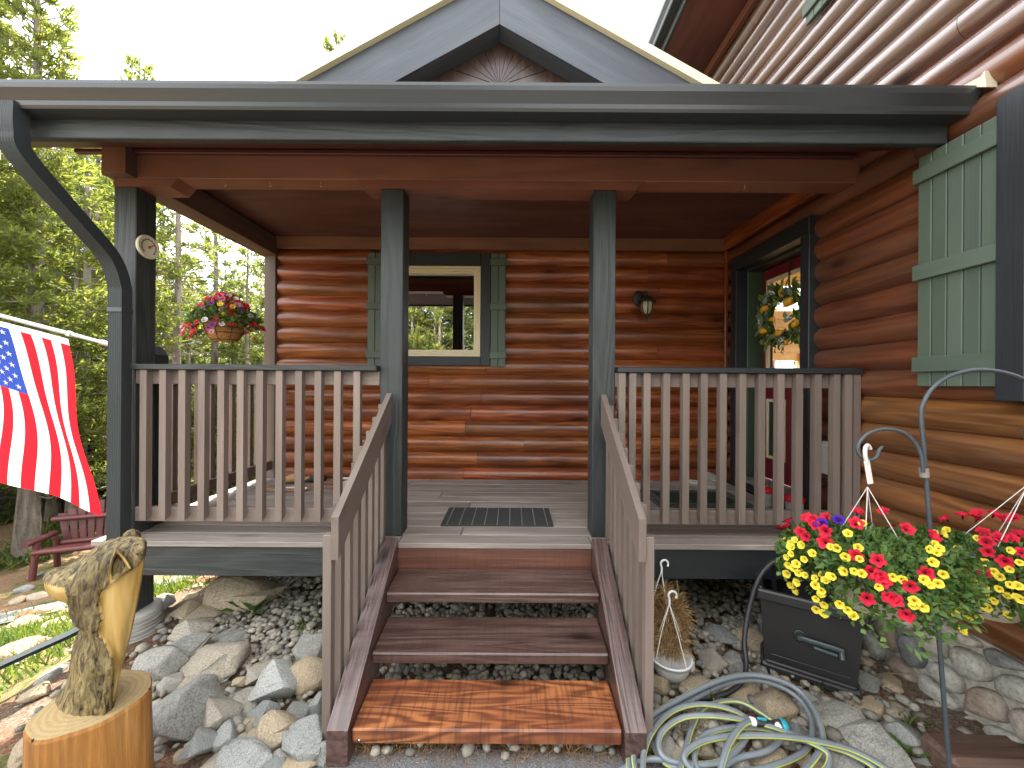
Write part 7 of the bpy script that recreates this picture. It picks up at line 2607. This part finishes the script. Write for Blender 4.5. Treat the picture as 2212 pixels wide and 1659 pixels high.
def conifer(h, crown0, rmax, seed, dens=1.0, tuft=0.19, droop=0.15, power=0.8, dead=8, mat=None):
    """(trunk mesh, crown mesh)"""
    rs = np.random.RandomState(seed)
    mb = MB()
    bend = rs.uniform(-0.02, 0.02, 2) * h
    tr = []
    rr = []
    for i in range(9):
        f = i / 8
        tr.append((bend[0] * math.sin(f * 2.2) , bend[1] * math.sin(f * 2.7), h * f - 0.15))
        rr.append((0.026 + 0.0090 * h) * (1 - f) ** 0.8 + 0.012 + (0.05 if i == 0 else 0))
    mb.tube(tr, rr, 10)

    def axis(z):
        f = z / h
        return np.array([bend[0] * math.sin(f * 2.2), bend[1] * math.sin(f * 2.7), z - 0.15])
    PT, DR = [], []
    z = crown0 * h
    while z < h * 0.985:
        f = (z - crown0 * h) / (h * (1 - crown0))
        nb = rs.randint(3, 6)
        for k in range(nb):
            az = rs.uniform(0, 6.283)
            ln = rmax * (1 - f) ** power * rs.uniform(0.55, 1.15) + 0.12
            up = 0.75 * f - droop + rs.uniform(-0.15, 0.15)
            d = np.array([math.cos(az), math.sin(az), up])
            p0 = axis(z + rs.uniform(-0.1, 0.1))
            q = [p0 + d * ln * s + np.array([0, 0, (0.16 * s * s - 0.05 * s) * ln]) for s in (0, 0.35, 0.7, 1.0)]
            mb.tube(q, [0.010 + 0.008 * ln, 0.008 + 0.005 * ln, 0.006, 0.003], 5, 0, False)
            nt = max(4, int(ln * 19 * dens))
            for j in range(nt):
                s = rs.uniform(0.22, 1.02)
                side = np.array([-math.sin(az), math.cos(az), 0]) * rs.uniform(-1, 1) * 0.34 * ln * (1.1 - s) ** 0.6
                base = p0 + d * ln * s + np.array([0, 0, (0.16 * s * s - 0.05 * s) * ln + rs.uniform(-0.06, 0.08)])
                PT.append(base + side)
                dd = d * 0.8 + side * 1.2 + np.array([0, 0, 0.35])
                DR.append(dd / np.linalg.norm(dd))
        z += rs.uniform(0.20, 0.34)
    for k in range(dead):
        az = rs.uniform(0, 6.283)
        z = rs.uniform(0.08, crown0 + 0.12) * h
        ln = rs.uniform(0.4, 1.1) * rmax * 0.8
        p0 = axis(z)
        d = np.array([math.cos(az), math.sin(az), rs.uniform(-0.35, 0.15)])
        q = [p0, p0 + d * ln * 0.5 + rs.normal(size=3) * 0.04, p0 + d * ln + rs.normal(size=3) * 0.1 + np.array([0, 0, 0.08])]
        mb.tube(q, [0.016, 0.010, 0.004], 5, 1, False)
        for j in range(3):
            b0 = np.array(q[1]) + (np.array(q[2]) - np.array(q[1])) * rs.rand()
            mb.tube([b0, b0 + rs.normal(size=3) * 0.16], [0.006, 0.002], 4, 1, False)
    trunk = mb.mesh('trunk', [m_bark, m_twig])
    PT, DR = np.array(PT), np.array(DR)
    n, k = len(PT), 7
    D = DR[:, None, :] * 0.75 + rs.normal(size=(n, k, 3)) * 0.55
    D /= np.linalg.norm(D, axis=2)[..., None]
    Ln = tuft * rs.uniform(0.55, 1.15, (n, k, 1))
    Sd = np.cross(D, rs.normal(size=(n, k, 3)))
    Sd /= np.linalg.norm(Sd, axis=2)[..., None]
    wdt = tuft * 0.085 * rs.uniform(0.6, 1.3, (n, k, 1))
    P = PT[:, None, :] + rs.normal(size=(n, k, 3)) * 0.02
    V = np.stack([P - Sd * wdt * 0.4, P + Sd * wdt * 0.4, P + D * Ln * 0.6 + Sd * wdt, P + D * Ln, P + D * Ln * 0.6 - Sd * wdt], 2).reshape(-1, 3)
    b = np.arange(n * k)[:, None] * 5
    F = np.concatenate([b + np.array([[0, 1, 2]]), b + np.array([[0, 2, 4]]), b + np.array([[4, 2, 3]])], 0)
    base = rs.rand(n)[:, None] * 0.6
    T = np.repeat((base + rs.rand(n, k) * 0.4).ravel(), 5)
    crown = fast_mesh('crown', V, F, mat or m_pine, T)
    return trunk, crown, h


KINDS = {
    'tall': [conifer(12.5, 0.20, 1.3, 1, 1.15, power=0.62), conifer(13.0, 0.26, 1.25, 2, 1.15, power=0.55)],
    'mid': [conifer(8.5, 0.12, 1.35, 3, 0.7), conifer(8.0, 0.14, 1.2, 4, 0.7), conifer(9.0, 0.10, 1.45, 5, 0.7, mat=m_spruce, droop=0.28)],
    'bare': [conifer(9.5, 0.52, 0.95, 6, 0.7, dead=34), conifer(9.0, 0.46, 0.9, 7, 0.65, dead=30)],
    'small': [conifer(4.6, 0.05, 1.05, 8, 0.9), conifer(4.2, 0.04, 1.0, 9, 0.9, mat=m_spruce), conifer(3.4, 0.03, 0.9, 10, 0.95)],
}
GT = 'pines of the woods beyond the porch'
trnd = random.Random(77)


def tree(px, Y, kind, scale=1.0, label=None, v=None, top=None, x=None, z=None):
    tk, cr, h = KINDS[kind][v if v is not None else trnd.randrange(len(KINDS[kind]))]
    X = x if x is not None else (px - 1106) / FPX * Y
    gz = ground_z(X, Y)
    if top is not None:
        zt = CAM_H + (829.5 - top + ROLL * (px - 1106)) / FPX * Y
        scale = (zt - gz) / h
    base = {'tall': 'tall sunlit pine among the woods beyond the porch', 'mid': 'mid-height bushy pine among the woods beyond the porch', 'bare': 'thin pine with bare lower trunk among the woods', 'small': 'young bushy pine filling the edge of the woods'}[kind]
    if not label:
        where = 'outside the porch at the picture edge' if px < 130 else 'between flag and downspout' if px < 262 else 'behind the corner post' if px < 345 else 'seen beside the coco basket' if px < 500 else 'next to the cabin corner'
        base = '%s %s, %s' % ({'tall': 'tall sunlit pine', 'mid': 'bushy mid-height pine', 'bare': 'bare-trunked pine', 'small': 'young bushy pine'}[kind], where, 'in the front row' if Y < 11 else 'in the middle of the woods' if Y < 16 else 'far back in the woods')
    t_ = thing('pine_tree', (X, Y, gz), label or base, 'tree', None if label else GT)
    M0 = Matrix.Translation((X, Y, gz)) @ Matrix.Rotation(trnd.uniform(0, 6.28), 4, 'Z') @ Matrix.Diagonal((scale ** 0.8, scale ** 0.8, scale, 1))
    link('trunk', tk, M0, t_)
    link('crown', cr, M0, t_)
    return t_


tree(58, 7.2, 'tall', v=0, top=-230, label='big pine with thick pale trunk just behind the flag')
tree(118, 9.6, 'mid', v=1, top=330, label='pine with slim straight trunk standing behind the red bench')
tree(365, 8.6, 'bare', v=0, top=250, label='bare-trunked pine with dead grey branches beside the corner post')
tree(452, 11.5, 'bare', v=1, top=330, label='slender bare-trunked pine behind the coco basket')
tree(300, 13.0, 'tall', v=1, top=118, label='pine whose tip rises over the gutter next to the tallest pine')
tree(722, 15.0, 'tall', v=0, top=55, label='pine whose tip shows beside the entrance gable')
for px, Y, kind, top in ((-60, 6.4, 'tall', -200), (-10, 10.0, 'tall', 60), (95, 12.5, 'tall', 205), (165, 9.0, 'mid', 250), (215, 10.5, 'mid', 225), (255, 8.2, 'mid', 330), (190, 13.5, 'tall', 235), (340, 12.0, 'mid', 420),
                         (405, 10.2, 'small', 690), (425, 14.0, 'mid', 590), (395, 16.0, 'mid', 540), (500, 12.8, 'mid', 565), (545, 11.5, 'mid', 520), (585, 13.5, 'tall', 470), (470, 17.0, 'mid', 570), (615, 15.5, 'mid', 480),
                         (70, 16.0, 'mid', 300), (140, 17.0, 'mid', 330), (240, 16.5, 'mid', 340), (310, 18.0, 'mid', 440), (440, 20.0, 'mid', 600), (520, 20.0, 'mid', 590), (560, 18.0, 'mid', 560), (370, 21.0, 'mid', 600),
                         (-120, 9.0, 'tall', 0), (-180, 12.0, 'mid', 200), (20, 20.0, 'mid', 420), (110, 22.0, 'mid', 480), (200, 22.0, 'mid', 500), (280, 23.0, 'mid', 540), (340, 26.0, 'mid', 590), (410, 26.0, 'mid', 640), (480, 25.0, 'mid', 640), (545, 26.0, 'mid', 630)):
    tree(px, Y, kind, top=top)
for px, Y, top in ((10, 10.5, 800), (75, 11.0, 880), (150, 11.5, 820), (205, 11.8, 800), (265, 10.5, 780), (330, 10.8, 830), (385, 12.0, 760), (420, 9.6, 850), (470, 11.0, 800), (530, 10.2, 780), (575, 10.8, 760), (350, 14.0, 720), (450, 14.5, 720), (505, 15.0, 700), (170, 14.0, 740), (50, 14.0, 760), (230, 14.5, 740), (300, 15.5, 720), (600, 12.0, 740)):
    tree(px, Y, 'small', top=top)
for x, y, k, s in ((-11.5, 3.2, 'mid', 1.1), (-13.5, 5.0, 'tall', 0.9), (-12.2, 6.8, 'mid', 1.0), (-15.5, 2.0, 'mid', 1.15), (-14.8, 8.0, 'tall', 0.85), (-17.0, 5.5, 'mid', 1.2), (-10.8, 9.5, 'mid', 0.95), (-18.5, 9.0, 'tall', 0.9), (-16.0, 12.0, 'mid', 1.1),
                   (-13.0, 12.5, 'tall', 0.85), (-19.5, 0.0, 'mid', 1.2), (-16.5, -2.0, 'mid', 1.1), (-21.0, 4.0, 'tall', 1.0), (-20.5, 13.0, 'mid', 1.1), (-11.0, 5.2, 'small', 1.1), (-14.0, 3.4, 'small', 1.1), (-12.8, 9.0, 'small', 1.1), (-17.5, 7.5, 'small', 1.2)):
    o = tree(0, y, k, s, x=x)
    o['label'] = 'pine of the woods beyond the picture edge on the flag side'
    o['group'] = 'pines beyond the picture edge'
# across the drive, behind the camera: mirrored in the window panes
GB = 'pines across the drive seen mirrored in the window'
for x, y, k, s in ((-5.6, -8.0, 'mid', 0.78), (-4.2, -8.6, 'tall', 0.46), (-4.7, -7.6, 'mid', 0.95), (-3.75, -7.9, 'mid', 1.1), (-3.05, -7.2, 'mid', 0.9), (-2.2, -8.0, 'mid', 1.0), (-1.3, -8.4, 'mid', 0.8), (-4.3, -9.2, 'mid', 1.2), (-3.4, -8.8, 'mid', 1.25), (-2.6, -9.0, 'mid', 1.2), (-5.2, -9.0, 'mid', 1.2), (-1.9, -9.4, 'mid', 1.2), (-3.7, -6.9, 'small', 1.35), (-2.7, -6.8, 'small', 1.3), (-1.8, -7.0, 'small', 1.3), (-4.6, -7.0, 'small', 1.3), (-0.2, -9.5, 'tall', 0.50), (1.3, -8.6, 'mid', 0.7), (2.9, -9.5, 'mid', 0.8), (-7.0, -9.0, 'tall', 0.62), (4.8, -9.0, 'tall', 0.6), (-4.1, -6.6, 'small', 1.0), (-3.1, -6.4, 'small', 0.95), (-2.2, -6.5, 'small', 0.95), (-1.2, -6.8, 'small', 0.9), (0.6, -7.5, 'small', 0.9)):
    o = tree(0, y, k, s, x=x)
    o['label'] = 'pine across the drive behind the camera, mirrored in the porch window'
    o['group'] = GB
# woods seen through the house
for x, y, k, s in ((4.6, 12.0, 'mid', 0.8), (6.4, 13.0, 'mid', 0.8), (8.4, 12.5, 'mid', 0.9), (7.5, 16.0, 'mid', 1.0)):
    o = tree(0, y, k, s, x=x)
    o['label'] = 'pine behind the cabin, glimpsed through the door glass'
    o['group'] = 'pines behind the cabin'
# low brush on the forest floor
pts = []
while len(pts) < 14000:
    x, y = rs.uniform(-17, -2.8), rs.uniform(5.6, 15)
    d = noise.noise(Vector((x * 0.5, y * 0.5, 1))) + 0.4 * noise.noise(Vector((x * 1.7, y * 1.7, 3)))
    if d > 0.02 and not (-8.6 < x < -5.6 and 5.4 < y < 8.0):
        pts.append((x, y, ground_z(x, y) + rs.uniform(0, 0.12)))
blades('brush', pts, 0.10, 0.30, 0.022, m_brush, 7, 'low green brush covering the floor of the woods', 'undergrowth', 0.9)
# a branch lying on the forest floor
fbp = [W(95, 1170, 8.2), W(150, 1150, 8.4), W(205, 1128, 8.6)]
fbp = [Vector((p.x, p.y, ground_z(p.x, p.y) + 0.12 + 0.05 * i)) for i, p in enumerate(fbp)]
o = link('fallen_branch', MB().tube(fbp, [0.04, 0.03, 0.02], 8).mesh('fallen_branch', [m_bark]), (0, 0, 0))
tag(o, 'thin fallen branch lying on the needles behind the bench', 'branch')
# gravel path below the bench
pm = MB()
vs = []
for i in range(14):
    x = -7.2 + 4.0 * i / 13
    for k, y in enumerate((4.15, 4.7)):
        yy = y + 0.12 * math.sin(x)
        vs.append((x, yy, ground_z(x, yy) + 0.03))
pm.add(vs, [(2 * i, 2 * i + 2, 2 * i + 3, 2 * i + 1) for i in range(13)], 0, True)
tag(link('path', pm.mesh('path', [plain('path_gravel', (0.17, 0.165, 0.155), 0.9, nscale=90, namp=0.4, bump=0.4)]), (0, 0, 0)), kind='structure')
